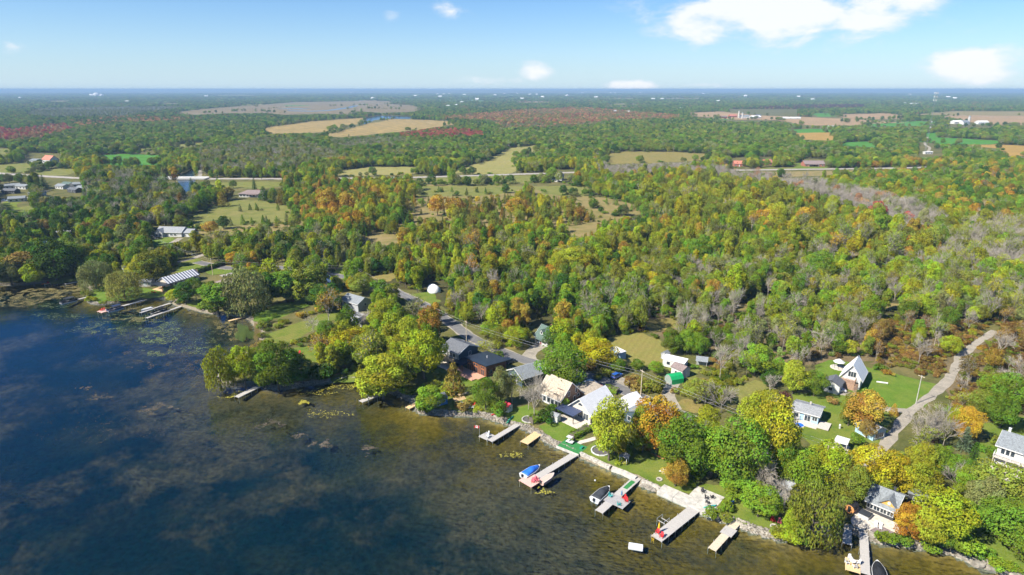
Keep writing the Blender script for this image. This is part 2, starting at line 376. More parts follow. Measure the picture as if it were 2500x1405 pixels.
# ------------------------------------------------------------------ sheets: fields, lawns, drives, roads
def densify(P, step):
    out = []
    for a, b in zip(P, P[1:] + P[:1]):
        n = max(1, int((b - a).length / step))
        out += [a.lerp(b, k / n) for k in range(n)]
    return out
OPEN = []                                   # outlines that stay clear of woodland
def sheet(name, px, material, lift=.012, step=None, wob=None, open_=True, soft=2, z=LAND):
    P = [G(x, y) for x, y in px]
    cen = sum(P, Vector()) / len(P); dist = cen.length
    step = step or max(1.2, dist * .008); wob = step * .8 if wob is None else wob
    Q = np.array([q[:2] for q in densify(P, step * 2)]); Q = chaikin(Q, 1, True)
    n = vnoise(Q[:, 0], Q[:, 1], step * 2.2, 17) - .5; n2 = vnoise(Q[:, 0] + 99, Q[:, 1] - 31, step * 2.2, 23) - .5
    Q = Q + np.stack([n, n2], 1) * wob * 2
    zz = z + lift + dist * 2.5e-5
    V = [Vector((a, b, 0)) for a, b in Q]
    tris = tessellate_polygon([V])
    o = MB().add([(a, b, zz) for a, b in Q], [tuple(t) for t in tris]).build(name, material)
    if open_: OPEN.append(px)
    return tag(o, kind='structure')
def smooth_line(P, step):
    P = [Vector(p) for p in P]; out = []
    for i in range(len(P) - 1):
        a, b, c, d = P[max(i - 1, 0)], P[i], P[i + 1], P[min(i + 2, len(P) - 1)]
        n = max(1, int((c - b).length / step))
        for k in range(n):
            t = k / n; out.append(.5 * ((2 * b) + (-a + c) * t + (2 * a - 5 * b + 4 * c - d) * t * t + (-a + 3 * b - 3 * c + d) * t ** 3))
    return out + [P[-1]]
ROADS = []                                  # (world line, half width) kept clear of trunks
def ribbon(name, px, width, material, lift, wob=0.0, z=LAND, clear=True):
    L = smooth_line([G(x, y, z) for x, y in px], 3.0 if width < 20 else 12); vs = []; fs = []
    for i, p in enumerate(L):
        d = (L[min(i + 1, len(L) - 1)] - L[max(i - 1, 0)]); d.z = 0; d.normalize(); nrm = Vector((-d.y, d.x, 0))
        a = width / 2 + wob * (rnd.random() - .5); b = width / 2 + wob * (rnd.random() - .5)
        zz = z + lift + p.length * 2.5e-5
        for q in (p + nrm * a, p - nrm * b): vs.append((q.x, q.y, zz))
        if i: fs.append((2 * i - 2, 2 * i - 1, 2 * i + 1, 2 * i))
    if clear: ROADS.append((np.array([q[:2] for q in L]), width / 2))
    return tag(MB().add(vs, fs).build(name, material), kind='structure')

M_LAWN = ground_mat('lawn_grass', [(.115, .170, .022), (.160, .175, .034), (.090, .140, .018)], (.03, .25, 2.5), bump=.2)
M_LAWN2 = ground_mat('vivid_lawn', [(.100, .175, .018), (.150, .178, .034), (.085, .152, .016)], (.04, .3, 3), bump=.2)
M_LAWNS = ground_mat('mown_striped_lawn', [(.125, .165, .024), (.170, .165, .040), (.105, .145, .020)], (.03, .25, 2.5), bump=.2, stripes=(R(40), 1.6, .10))
M_DRY = ground_mat('dry_grass', [(.235, .180, .060), (.205, .170, .050), (.150, .145, .038)], (.03, .22, 2))
M_DRYS = ground_mat('dry_mown_field', [(.200, .182, .050), (.165, .170, .040), (.215, .178, .055)], (.03, .2, 2), stripes=(R(25), 2.2, .045))
M_MEADOW = ground_mat('green_meadow', [(.160, .170, .040), (.195, .175, .055), (.115, .138, .030)], (.015, .12, 1.2))
M_TAN = ground_mat('tan_meadow', [(.250, .190, .085), (.215, .170, .062), (.160, .145, .045)], (.012, .10, 1.1))
M_HAY = ground_mat('hay_field', [(.235, .215, .068), (.205, .200, .058), (.250, .220, .080)], (.01, .05, .6), stripes=(R(62), 12, .06))
M_MARSH = ground_mat('marsh_reed', [(.330, .235, .085), (.285, .205, .078), (.190, .150, .055)], (.008, .045, .3), stripes=(R(10), 25, .10))
M_SOIL = ground_mat('ploughed_field', [(.350, .225, .115), (.295, .200, .105), (.245, .175, .090)], (.004, .02, .2), stripes=(R(75), 18, .08))
M_GOLD = ground_mat('ripe_field', [(.330, .205, .050), (.300, .195, .050), (.280, .180, .045)], (.004, .03, .3))
M_GREEN = ground_mat('green_crop', [(.060, .190, .022), (.052, .165, .020), (.075, .200, .028)], (.006, .04, .4))
M_ASPH = ground_mat('worn_asphalt', [(.150, .148, .148), (.125, .124, .126), (.175, .170, .165)], (.05, .5, 6), bump=.1)
M_CONC = ground_mat('pale_highway', [(.34, .31, .28), (.30, .28, .255), (.37, .335, .30)], (.02, .2, 2), bump=.1)
M_GRAVEL = ground_mat('gravel', [(.30, .27, .22), (.25, .225, .18), (.35, .31, .25)], (.06, .5, 5), bump=.3)
M_DIRT = ground_mat('bare_earth', [(.28, .19, .12), (.22, .16, .10), (.32, .23, .15)], (.05, .4, 4))
M_SCRUB = ground_mat('brown_scrub', [(.150, .110, .060), (.120, .098, .048), (.180, .138, .070)], (.02, .2, 1.6), bump=.9)
M_LITTER = ground_mat('forest_floor', [(.062, .056, .022), (.080, .072, .026), (.046, .052, .017)], (.02, .15, 1.5))
M_RIVER = water_material('river_water', (1, 1, 1), .15, .15, False, (.016, .030, .045), (.72, .80, .88))

fields = [('crop_field', [(240, 380), (300, 376), (398, 380), (402, 390), (380, 404), (270, 404), (245, 394)], M_GREEN),
 ('pasture', [(-40, 405), (75, 398), (105, 410), (70, 424), (-40, 424)], M_MEADOW), ('pasture', [(95, 418), (150, 411), (215, 414), (150, 430), (90, 430)], M_MEADOW),
 ('pasture', [(-30, 365), (20, 362), (40, 370), (10, 378), (-30, 378)], M_MEADOW),
 ('field', [(400, 356), (490, 348), (520, 352), (440, 362)], M_MEADOW), ('field', [(320, 366), (370, 361), (385, 366), (340, 372)], M_MEADOW),
 ('marsh', [(420, 276), (470, 270), (560, 262), (650, 256), (720, 250), (800, 249), (900, 247), (965, 248), (940, 254), (1010, 258), (1030, 268), (1000, 274), (930, 276), (880, 272), (850, 280), (780, 278), (700, 281), (640, 276), (560, 277), (480, 281)], ground_mat('far_marsh', [(.215, .160, .085), (.180, .140, .075), (.130, .110, .055)], (.006, .03, .25), stripes=(R(5), 40, .12))),
 ('marsh', [(640, 314), (760, 297), (890, 288), (880, 300), (790, 324), (660, 327)], M_MARSH),
 ('marsh', [(790, 332), (880, 306), (960, 291), (1090, 296), (1115, 304), (1000, 320), (900, 330), (830, 336)], M_MARSH),
 ('bog', [(60, 284), (90, 266), (250, 262), (400, 261), (470, 262), (390, 275), (300, 290), (120, 292)], ground_mat('bog_scrub', [(.085, .085, .055), (.10, .09, .06), (.07, .08, .05)], (.006, .03, .25))),
 ('hay_field', [(1310, 354), (1322, 366), (1268, 385), (1255, 424), (1140, 428), (1075, 424), (1190, 392), (1235, 364)], M_HAY),
 ('hay_field', [(812, 420), (900, 408), (1012, 408), (1060, 424), (900, 430), (815, 432)], M_HAY),
 ('field', [(1470, 378), (1520, 370), (1650, 372), (1750, 378), (1730, 392), (1600, 398), (1480, 402)], M_DRY),
 ('ploughed_field', [(1680, 276), (1760, 273), (1850, 282), (1950, 286), (2060, 290), (2210, 300), (2060, 307), (1960, 306), (1900, 293), (1790, 293), (1690, 284)], M_SOIL),
 ('ploughed_field', [(2020, 281), (2160, 277), (2205, 283), (2215, 291), (2100, 293)], M_SOIL),
 ('ploughed_field', [(2290, 288), (2330, 282), (2560, 284), (2560, 306), (2430, 305), (2360, 298)], M_SOIL),
 ('stubble_field', [(2215, 281), (2330, 272), (2560, 273), (2560, 284), (2330, 282)], M_TAN),
 ('crop_field', [(1740, 285), (1800, 284), (1850, 291), (1760, 293)], M_GREEN), ('crop_field', [(1980, 278), (2020, 276), (2040, 285), (1990, 286)], M_GREEN),
 ('crop_field', [(1922, 317), (2000, 315), (2040, 319), (2040, 323), (1925, 325)], M_GREEN),
 ('ripe_field', [(1925, 325), (2040, 323), (2040, 344), (1965, 342)], M_GOLD),
 ('crop_field', [(2045, 349), (2120, 346), (2160, 360), (2060, 358)], M_GREEN),
 ('crop_field', [(2262, 325), (2310, 322), (2320, 327), (2290, 336), (2440, 344), (2440, 354), (2280, 352), (2235, 344)], M_GREEN),
 ('ripe_field', [(2320, 354), (2440, 354), (2560, 358), (2560, 380), (2460, 382), (2440, 364)], M_GOLD),
 ('crop_field', [(2110, 302), (2250, 296), (2300, 300), (2250, 308), (2120, 310)], M_GREEN),
 ('roadside_lawn', [(1935, 398), (2030, 402), (2024, 413), (1930, 413)], M_LAWN), ('roadside_lawn', [(1855, 410), (1960, 409), (1950, 414), (1850, 415)], M_MEADOW),
 ('roadside_meadow', [(985, 440), (1130, 431), (1345, 428), (1340, 444), (1240, 450), (1180, 450), (1010, 450)], M_MEADOW),
 ('roadside_meadow', [(1860, 420), (2020, 418), (2100, 416), (2020, 430), (1900, 434)], M_TAN),
 ('meadow', [(440, 548), (470, 528), (520, 500), (580, 488), (640, 490), (690, 500), (745, 516), (740, 530), (690, 545), (560, 556), (470, 566)], M_MEADOW),
 ('roadside_meadow', [(500, 446), (700, 444), (690, 456), (640, 462), (500, 456)], M_MEADOW),
 ('meadow', [(1010, 456), (1200, 452), (1290, 455), (1250, 470), (1180, 478), (1020, 482)], M_MEADOW),
 ('meadow', [(1285, 456), (1420, 454), (1470, 470), (1440, 480), (1330, 476)], M_MEADOW),
 ('meadow', [(1395, 474), (1500, 486), (1560, 505), (1580, 522), (1490, 530), (1440, 510)], M_TAN),
 ('clearing', [(1365, 558), (1440, 543), (1475, 555), (1420, 574), (1370, 572)], M_TAN),
 ('clearing', [(1010, 508), (1110, 514), (1095, 532), (1005, 530)], M_TAN), ('clearing', [(870, 572), (920, 568), (990, 582), (960, 596), (885, 590)], M_TAN),
 ('clearing', [(1050, 455), (1090, 470), (1080, 485), (1040, 480)], M_TAN),
 ('clearing', [(2120, 738), (2215, 740), (2225, 752), (2130, 758)], M_TAN), ('clearing', [(1790, 745), (1850, 742), (1840, 758), (1800, 760)], M_TAN)]
for n_, p_, m_ in fields: sheet(n_, p_, m_, open_=n_ != 'bog')
for k in range(34):                         # pale strips of farmland far out on the plain
    x_, y_ = rnd.uniform(-100, 2600), rnd.uniform(226, 262); w_, t_ = rnd.uniform(20, 75), rnd.uniform(.5, 1.3) * (y_ - 215) / 30
    sheet('far_field', [(x_ - w_, y_), (x_ + w_ * .8, y_ - t_ * .4), (x_ + w_, y_ + t_), (x_ - w_ * .7, y_ + t_ * 1.3)], rnd.choice([M_TAN, M_HAY, M_MARSH, M_SOIL, M_GREEN]))
# undergrowth tones (not cleared)
sheet('savanna', [(480, 566), (620, 546), (740, 530), (790, 470), (1000, 450), (1300, 460), (1540, 530), (1460, 580), (1150, 600), (950, 612), (760, 596), (560, 600)], M_TAN, .006, open_=False)
sheet('woodland_floor', [(760, 600), (950, 615), (1150, 603), (1460, 584), (1600, 470), (2000, 440), (2560, 440), (2700, 760), (2300, 800), (1800, 820), (1400, 800), (1150, 790), (1040, 720), (800, 660)], M_LITTER, .004, open_=False)
sheet('thicket_floor', [(2130, 820), (2330, 810), (2560, 850), (2560, 1010), (2330, 1000), (2290, 900), (2130, 890)], M_SCRUB, .008, open_=False)
sheet('thicket_floor', [(1600, 700), (1800, 740), (2300, 800), (2130, 880), (1900, 900), (1700, 860), (1560, 800)], M_SCRUB, .010, open_=False)
lawns = [('lawn', [(216, 714), (252, 698), (330, 698), (400, 712), (405, 726), (350, 731), (272, 738), (230, 742), (212, 730)], M_LAWN2),
 ('lawn', [(430, 642), (478, 630), (522, 642), (500, 662), (432, 668)], M_LAWN), ('lawn', [(512, 657), (560, 650), (605, 660), (560, 672), (505, 672)], M_LAWN),
 ('lawn', [(358, 588), (410, 578), (424, 592), (372, 612)], M_LAWN2), ('lawn', [(60, 594), (130, 578), (185, 572), (200, 584), (120, 598)], M_LAWN2),
 ('lawn', [(440, 745), (495, 728), (520, 745), (500, 758), (450, 744)], M_LAWN), ('lawn', [(605, 768), (690, 740), (760, 726), (765, 742), (690, 778), (624, 786)], M_LAWN2),
 ('hay_lawn', [(642, 822), (700, 797), (790, 765), (832, 757), (820, 780), (760, 812), (700, 842), (655, 840)], M_LAWNS),
 ('lawn', [(700, 852), (775, 842), (790, 862), (770, 890), (715, 905)], M_LAWN), ('lawn', [(800, 925), (870, 900), (905, 915), (890, 928), (810, 934)], M_LAWN),
 ('lawn', [(1030, 950), (1100, 925), (1160, 930), (1145, 975), (1060, 1000), (1030, 990)], M_LAWNS), ('lawn', [(1100, 972), (1165, 950), (1240, 975), (1230, 1000), (1170, 1006), (1100, 1003)], M_LAWNS),
 ('lawn', [(1040, 905), (1120, 890), (1190, 935), (1110, 945), (1040, 940)], M_LAWN),
 ('lawn', [(1228, 1010), (1290, 988), (1322, 1010), (1330, 1030), (1290, 1036), (1245, 1024)], M_LAWN2),
 ('lawn', [(1308, 1046), (1370, 1020), (1440, 1042), (1420, 1075), (1388, 1086), (1352, 1074)], M_LAWN2),
 ('lawn', [(1418, 1098), (1480, 1060), (1560, 1085), (1660, 1120), (1700, 1180), (1640, 1200), (1560, 1164), (1490, 1136)], M_LAWN),
 ('lawn', [(1640, 1190), (1720, 1180), (1800, 1190), (1900, 1240), (1935, 1298), (1890, 1300), (1790, 1268), (1745, 1250), (1730, 1224)], M_LAWN),
 ('clearing', [(1455, 838), (1500, 822), (1570, 812), (1640, 845), (1640, 880), (1560, 892), (1500, 880)], M_DRYS),
 ('clearing', [(1570, 782), (1640, 778), (1660, 800), (1590, 815)], M_DRY),
 ('clearing', [(1620, 900), (1690, 885), (1720, 900), (1680, 925), (1640, 925)], M_MEADOW),
 ('verge', [(1200, 835), (1245, 852), (1290, 850), (1230, 832)], M_DRY),
 ('clearing', [(1770, 955), (1840, 925), (1880, 940), (1830, 985), (1775, 990)], M_MEADOW),
 ('clearing', [(1660, 970), (1730, 990), (1690, 1010), (1640, 995)], M_DRY),
 ('lawn', [(1992, 890), (2050, 880), (2130, 898), (2230, 925), (2300, 945), (2270, 982), (2205, 1004), (2120, 970), (2000, 930)], M_LAWN2),
 ('lawn', [(1905, 1030), (1940, 960), (2030, 950), (2110, 985), (2190, 1010), (2150, 1085), (2080, 1120), (1990, 1090)], M_LAWN),
 ('lawn', [(2360, 1290), (2400, 1270), (2450, 1330), (2560, 1410), (2560, 1440), (2460, 1385), (2370, 1340)], M_LAWN),
 ('lawn', [(2395, 1035), (2560, 1010), (2560, 1070), (2420, 1075)], M_LAWN), ('lawn', [(2370, 1085), (2420, 1080), (2425, 1150), (2395, 1170)], M_LAWN),
 ('lawn', [(110, 688), (180, 672), (200, 684), (130, 694)], M_LAWN), ('lawn', [(1000, 720), (1055, 710), (1075, 735), (1030, 745)], M_LAWN),
 ('lawn', [(880, 678), (950, 668), (990, 672), (950, 690)], M_DRY), ('lawn', [(820, 650), (860, 645), (855, 672), (820, 675)], M_LAWN),
 ('lawn', [(0, 500), (30, 485), (60, 492), (40, 512), (0, 520)], M_LAWN), ('lawn', [(30, 510), (90, 500), (110, 508), (50, 520)], M_MEADOW)]
for n_, p_, m_ in lawns: sheet(n_, p_, m_, .020)
HWY = [(-300, 405), (-60, 419), (0, 424), (110, 431), (240, 437), (400, 438), (560, 437), (700, 437), (985, 434), (1200, 428), (1420, 421), (1620, 417), (1810, 416), (1940, 414), (2130, 412), (2290, 408), (2500, 400), (2900, 380)]
ribbon('highway_shoulder', HWY, 11, M_GRAVEL, .03, 1.5); ribbon('highway', HWY, 8.5, M_CONC, .06)
ROAD = [(480, 640), (560, 655), (640, 652), (700, 655), (790, 668), (880, 684), (940, 700), (985, 721), (1040, 748), (1100, 788), (1140, 818), (1190, 843), (1250, 868), (1300, 885), (1400, 908), (1470, 930), (1560, 970), (1650, 1008), (1760, 1055), (1880, 1100), (1990, 1140), (2070, 1165), (2120, 1150)]
ribbon('road_shoulder', ROAD, 5.9, M_GRAVEL, .026, .8); ribbon('road', ROAD, 4.7, M_ASPH, .034, .1)
LANE = [(2095, 1165), (2140, 1120), (2166, 1080), (2190, 1045), (2218, 1012), (2246, 988), (2288, 955), (2316, 925), (2334, 893), (2350, 866), (2384, 840), (2428, 808)]
ribbon('gravel_lane', LANE, 2.9, M_GRAVEL, .03, .9)
drives = [('driveway', [(2222, 1005), (2170, 1000), (2120, 985), (2080, 965), (2050, 960)], 3.2, M_GRAVEL), ('driveway', [(1300, 885), (1290, 868), (1310, 850), (1330, 838)], 5, M_GRAVEL),
 ('driveway', [(1650, 1000), (1630, 965), (1650, 925)], 4.2, M_GRAVEL), ('driveway', [(1480, 932), (1515, 935), (1530, 925)], 4, M_GRAVEL),
 ('driveway', [(1262, 872), (1240, 880), (1225, 878)], 6, M_CONC), ('driveway', [(880, 684), (870, 692), (895, 700), (905, 705)], 3, M_GRAVEL),
 ('driveway', [(540, 675), (580, 665), (600, 655)], 4, M_CONC), ('driveway', [(385, 610), (410, 600), (440, 582)], 4, M_GRAVEL), ('driveway', [(432, 640), (470, 632), (500, 620)], 3.5, M_GRAVEL),
 ('tower_track', [(2260, 375), (2270, 362), (2258, 352), (2264, 338), (2262, 335)], 4, M_GRAVEL), ('farm_track', [(2330, 281), (2500, 290)], 8, M_GRAVEL),
 ('camp_road', [(-60, 505), (20, 490), (80, 480), (110, 466)], 6, M_GRAVEL), ('camp_road', [(-50, 470), (50, 462), (110, 455)], 5, M_GRAVEL), ('river_path', [(487, 432), (489, 424), (486, 416)], 4, M_GRAVEL)]
for n_, p_, w_, m_ in drives: ribbon(n_, p_, w_, m_, .028, .5)
rivers = [('river', [(430, 440), (445, 425), (470, 414), (476, 418), (474, 432), (478, 440), (462, 470), (448, 470)]), ('river', [(700, 270), (760, 271.5), (800, 269.5), (840, 263.5), (868, 258), (876, 259), (850, 265), (805, 271), (760, 273), (700, 271.5)]),
 ('river', [(880, 303), (895, 294), (890, 289), (925, 283), (1010, 285), (1000, 291), (950, 290), (915, 294), (893, 304)]), ('river', [(672, 266.5), (720, 265), (770, 266), (720, 267)])]
for n_, p_ in rivers: sheet(n_, p_, M_RIVER, .06, wob=1.0)
# ------------------------------------------------------------------ buildings
def siding(name, col, pitch=.22, vertical=False, amt=.25):
    """Boarded wall: fine relief and shade lines of the boards."""
    m = mat(name, col, .7, .10, 1.2); t = m.node_tree; b = t.nodes['Principled BSDF']
    tcn = t.nodes.new('ShaderNodeTexCoord'); sp = t.nodes.new('ShaderNodeSeparateXYZ'); t.links.new(tcn.outputs['Object'], sp.inputs[0])
    a = t.nodes.new('ShaderNodeMath'); a.operation = 'ADD'; t.links.new(sp.outputs[0], a.inputs[0]); t.links.new(sp.outputs[1], a.inputs[1])
    f = t.nodes.new('ShaderNodeMath'); f.operation = 'MODULO'; t.links.new(a.outputs[0] if vertical else sp.outputs[2], f.inputs[0]); f.inputs[1].default_value = pitch
    bp = t.nodes.new('ShaderNodeBump'); bp.inputs['Strength'].default_value = .6; bp.inputs['Distance'].default_value = .12; t.links.new(f.outputs[0], bp.inputs['Height']); t.links.new(bp.outputs[0], b.inputs['Normal'])
    return m
def shingle(name, col): return mat(name, col, .9, .28, 2.6, .35, detail=8)
W_WHITE = siding('white_siding', (.50, .50, .485)); W_BLUE = siding('pale_blue_siding', (.30, .44, .56)); W_SLATE = siding('slate_blue_siding', (.055, .085, .105)); W_BROWN = siding('brown_board_wall', (.17, .105, .07), .25, True)
W_CEDAR = siding('dark_cedar_wall', (.135, .060, .035), .2); W_BEIGE = siding('beige_wall', (.52, .46, .38)); W_DARK = siding('dark_wall', (.045, .045, .05)); W_GREY = siding('grey_wall', (.33, .34, .35)); W_YEL = siding('yellow_gable', (.60, .33, .08)); W_BRICK = mat('red_brick', (.30, .11, .075), .9, .25, 4, .3)
R_SLATE = shingle('slate_shingle', (.105, .112, .125)); R_GREY = shingle('grey_shingle', (.235, .245, .255)); R_LGREY = shingle('light_grey_shingle', (.185, .203, .215)); R_CREAM = shingle('cream_shingle', (.36, .305, .235)); R_BLACK = mat('black_metal_roof', (.022, .030, .042), .45, .15, .6, 0, .0, .5)
R_WHITE = mat('white_metal_roof', (.66, .66, .655), .5, .06, .8); R_GREEN = shingle('green_shingle', (.085, .125, .108)); R_BROWN = shingle('brown_shingle', (.20, .155, .145)); R_RED = shingle('red_roof', (.42, .16, .11)); R_BLUE = shingle('blue_roof', (.085, .15, .26)); R_NAVY = mat('navy_metal', (.05, .065, .12), .5, .1, 1)
T_WHITE = mat('white_trim', (.56, .56, .545), .5, .05, 2); T_BLACK = mat('black_trim', (.025, .025, .028), .5, .1, 2); T_WOOD = mat('orange_stained_wood', (.42, .15, .055), .7, .2, 3); GLASS = mat('window_glass', (.030, .040, .050), .08, .3, .8, spec=.7)
D_TAN = mat('new_deck_wood', (.52, .36, .20), .8, .15, 2, stretch=(1, 8, 1)); D_GREY = mat('weathered_deck', (.46, .42, .37), .9, .2, 2.2, .2, stretch=(1, 6, 1)); D_TERRA = mat('terracotta_deck', (.52, .28, .19), .8, .15, 2.2, stretch=(8, 1, 1)); D_PAVE = mat('pale_paving', (.50, .45, .38), .9, .18, 1.5, .2)
STONE = mat('field_stone', (.40, .37, .32), .95, .35, 1.8, .5); IRON = mat('dark_iron', (.05, .05, .055), .5, .1, 3); CONCRETE = mat('old_concrete', (.42, .40, .36), .95, .22, .9, .25)
class House:
    def __init__(s, name, label, A, B, D, h, cat='house', L=None, base=.0, rot=None, group=None):
        a, b = G(*A), G(*B); d = b - a; s.L = L or d.length; s.D = D; s.h = h
        s.root = thing(name, label, cat, (a.x, a.y, LAND), math.atan2(d.y, d.x) if rot is None else rot, group)
    def span(s, side, u0, u1, o0, o1, z0, z1):
        if side == 'f': return (u0, u1, -o1, -o0, z0, z1)
        if side == 'b': return (s.L - u1, s.L - u0, s.D + o0, s.D + o1, z0, z1)
        if side == 'l': return (-o1, -o0, s.D - u1, s.D - u0, z0, z1)
        return (s.L + o0, s.L + o1, u0, u1, z0, z1)
    def walls(s, m, roof='x', rise=0, ridge=.5, base=None):
        k = .03
        if roof == 'x': mb = MB().prism([(0, -.3), (s.D, -.3), (s.D, s.h - k), (s.D * ridge, s.h + rise - k), (0, s.h - k)], 'x', 0, s.L)
        elif roof == 'y': mb = MB().prism([(0, -.3), (s.L, -.3), (s.L, s.h - k), (s.L * ridge, s.h + rise - k), (0, s.h - k)], 'y', 0, s.D)
        elif roof == 'shed': mb = MB().prism([(0, -.3), (s.D, -.3), (s.D, s.h + rise - k), (0, s.h - k)], 'x', 0, s.L)
        else: mb = MB().box(0, s.L, 0, s.D, -.3, s.h - k)
        o = mb.build('wall', m, s.root)
        if base: MB().box(-.04, s.L + .04, -.04, s.D + .04, -.35, base[0]).build('foundation', base[1], s.root)
        return o
    def roof(s, m, roof='x', rise=2, o=.5, ridge=.5, t=.2, fascia=None):
        if roof in 'xy':
            W = s.D if roof == 'x' else s.L; E = s.L if roof == 'x' else s.D; c = W * ridge; s1 = rise / c; s2 = rise / (W - c)
            prof = [(-o, s.h - o * s1), (c, s.h + rise), (W + o, s.h - o * s2), (W + o, s.h - o * s2 + t), (c, s.h + rise + t), (-o, s.h - o * s1 + t)]
            r = MB().prism(prof, roof, -o * .8, E + o * .8).build('roof', m, s.root)
            if fascia:
                for e0, e1 in ((-o * .8 - .06, -o * .8 - .003), (E + o * .8 + .003, E + o * .8 + .06)): MB().prism([(a, b - .05 if i < 3 else b + .03) for i, (a, b) in enumerate(prof)], roof, e0, e1).build('fascia', fascia, r)
                for a, z_ in ((-o - .06, s.h - o * s1), (W + o + .003, s.h - o * s2)):
                    x0, x1 = a, a + .057
                    (MB().box(-o * .8, E + o * .8, x0, x1, z_ - .06, z_ + t) if roof == 'x' else MB().box(x0, x1, -o * .8, E + o * .8, z_ - .06, z_ + t)).build('gutter', fascia, r)
        elif roof == 'shed':
            sl = rise / s.D; r = MB().prism([(-o, s.h - o * sl), (s.D + o, s.h + rise + o * sl), (s.D + o, s.h + rise + o * sl + t), (-o, s.h - o * sl + t)], 'x', -o, s.L + o).build('roof', m, s.root)
        else:
            i = min(s.L, s.D) / 2; z0, z1, z2 = s.h, s.h + t * .7, s.h + rise; a, b, c, d = -o, s.L + o, -o, s.D + o
            if s.L >= s.D: R0, R1 = (i, s.D / 2, z2), (s.L - i + .01, s.D / 2, z2)
            else: R0, R1 = (s.L / 2, i, z2), (s.L / 2, s.D - i + .01, z2)
            vs = [(a, c, z0), (b, c, z0), (b, d, z0), (a, d, z0), (a, c, z1), (b, c, z1), (b, d, z1), (a, d, z1), R0, R1]
            fs = [(0, 3, 2, 1), (0, 1, 5, 4), (1, 2, 6, 5), (2, 3, 7, 6), (3, 0, 4, 7)] + ([(4, 5, 9, 8), (5, 6, 9), (6, 7, 8, 9), (7, 4, 8)] if s.L >= s.D else [(4, 5, 8), (5, 6, 9, 8), (6, 7, 9), (7, 4, 8, 9)])
            r = MB().add(vs, fs).build('roof', m, s.root)
        s.r = r; return r
    def window(s, side, u, z, w=1.1, h=1.1, frame=None, n=1, off=0.0, parent=None):
        f = .09; o1 = .07 + off
        mb = MB()
        for a, b, c, d in ((u - w / 2 - f, u - w / 2, z - h / 2 - f, z + h / 2 + f), (u + w / 2, u + w / 2 + f, z - h / 2 - f, z + h / 2 + f), (u - w / 2, u + w / 2, z + h / 2, z + h / 2 + f), (u - w / 2, u + w / 2, z - h / 2 - f, z - h / 2)): mb.box(*s.span(side, a, b, off - .02, o1, c, d))
        for k in range(1, n): mb.box(*s.span(side, u - w / 2 + w * k / n - .04, u - w / 2 + w * k / n + .04, off - .02, o1 - .01, z - h / 2, z + h / 2))
        fr = mb.build('window', frame or T_WHITE, parent or s.root)
        MB().box(*s.span(side, u - w / 2, u + w / 2, off - .03, off + .025, z - h / 2, z + h / 2)).build('pane', GLASS, fr if parent is None else parent)
        return fr
    def door(s, side, u, z0=0, w=.95, h=2.05, m=None, handle=True):
        d = MB().box(*s.span(side, u - w / 2, u + w / 2, -.02, .06, z0, z0 + h)).build('door', m or T_WHITE, s.root)
        if handle: MB().box(*s.span(side, u + w / 2 - .15, u + w / 2 - .08, .06, .10, z0 + .95, z0 + 1.08)).build('handle', IRON, d)
        return d
    def deck(s, x0, x1, y0, y1, z, m, rail=None, railmat=None, posts=True, name='deck', h=1.0):
        mb = MB(); n = max(3, min(24, int((y1 - y0) / .3))); st = (y1 - y0) / n
        for k in range(n): mb.box(x0, x1, y0 + k * st + .012, y0 + (k + 1) * st - .012, z - .06, z)
        mb.box(x0 + .02, x1 - .02, y0 + .02, y1 - .02, z - .22, z - .065)
        d = mb.build(name, m, s.root)
        if posts and z > .5:
            for x in np.linspace(x0 + .15, x1 - .15, max(2, int((x1 - x0) / 2.6) + 1)): MB().box(x - .08, x + .08, y0 + .1, y0 + .26, -.2, z - .225).build('post', m, d)
        if rail:
            for (a, b) in rail:
                L = math.hypot(b[0] - a[0], b[1] - a[1]); q = MB(); nb = max(2, int(L / .35))
                for k in range(nb + 1):
                    t = k / nb; x, y = a[0] + (b[0] - a[0]) * t, a[1] + (b[1] - a[1]) * t; w = .05 if k % 5 == 0 else .02; q.box(x - w, x + w, y - w, y + w, z + .001, z + h - .06)
                ux, uy = (b[0] - a[0]) / L, (b[1] - a[1]) / L; q.cbox(((a[0] + b[0]) / 2, (a[1] + b[1]) / 2, z + h - .02), (L + .1, .1, .07), math.atan2(uy, ux)); q.cbox(((a[0] + b[0]) / 2, (a[1] + b[1]) / 2, z + .12), (L, .04, .05), math.atan2(uy, ux))
                q.build('railing', railmat or m, d)
        return d
    def canopy(s, x0, x1, y0, y1, z, m, post=None, t=.14, name='porch_roof', drop=0.0):
        r = MB().add([(x0, y0, z - drop), (x1, y0, z - drop), (x1, y1, z), (x0, y1, z), (x0, y0, z - drop + t), (x1, y0, z - drop + t), (x1, y1, z + t), (x0, y1, z + t)], [(0, 3, 2, 1), (4, 5, 6, 7), (0, 1, 5, 4), (1, 2, 6, 5), (2, 3, 7, 6), (3, 0, 4, 7)]).build(name, m, s.root)
        for x in (x0 + .15, x1 - .15): MB().box(x - .08, x + .08, y0 + .1, y0 + .26, -.2, z - drop - .003).build('post', post or m, r)
        return r
    def chimney(s, x, y, z0, z1, m=None, w=.6):
        MB().box(x - w / 2, x + w / 2, y - w / 2, y + w / 2, z0, z1).box(x - w / 2 - .06, x + w / 2 + .06, y - w / 2 - .06, y + w / 2 + .06, z1 + .002, z1 + .1).build('chimney', m or W_BRICK, s.r)
    def vent(s, x, y, z, m=None): MB().tube((x, y, z - .4), (x, y, z + .5), .09, n=8).tube((x, y, z + .5), (x, y, z + .6), .14, n=8).build('vent_pipe', m or IRON, s.r)
    def slab(s, x0, x1, y0, y1, m=None, name='patio', z=.10): return MB().box(x0, x1, y0, y1, -.2, z).build(name, m or D_PAVE, s.root, bevel=.02)
z3 = lambda x, y: (1000 + x / 4.015, 750 + y / 4.015)
z5 = lambda x, y: (1400 + x / 4.258, 1050 + y / 4.258)
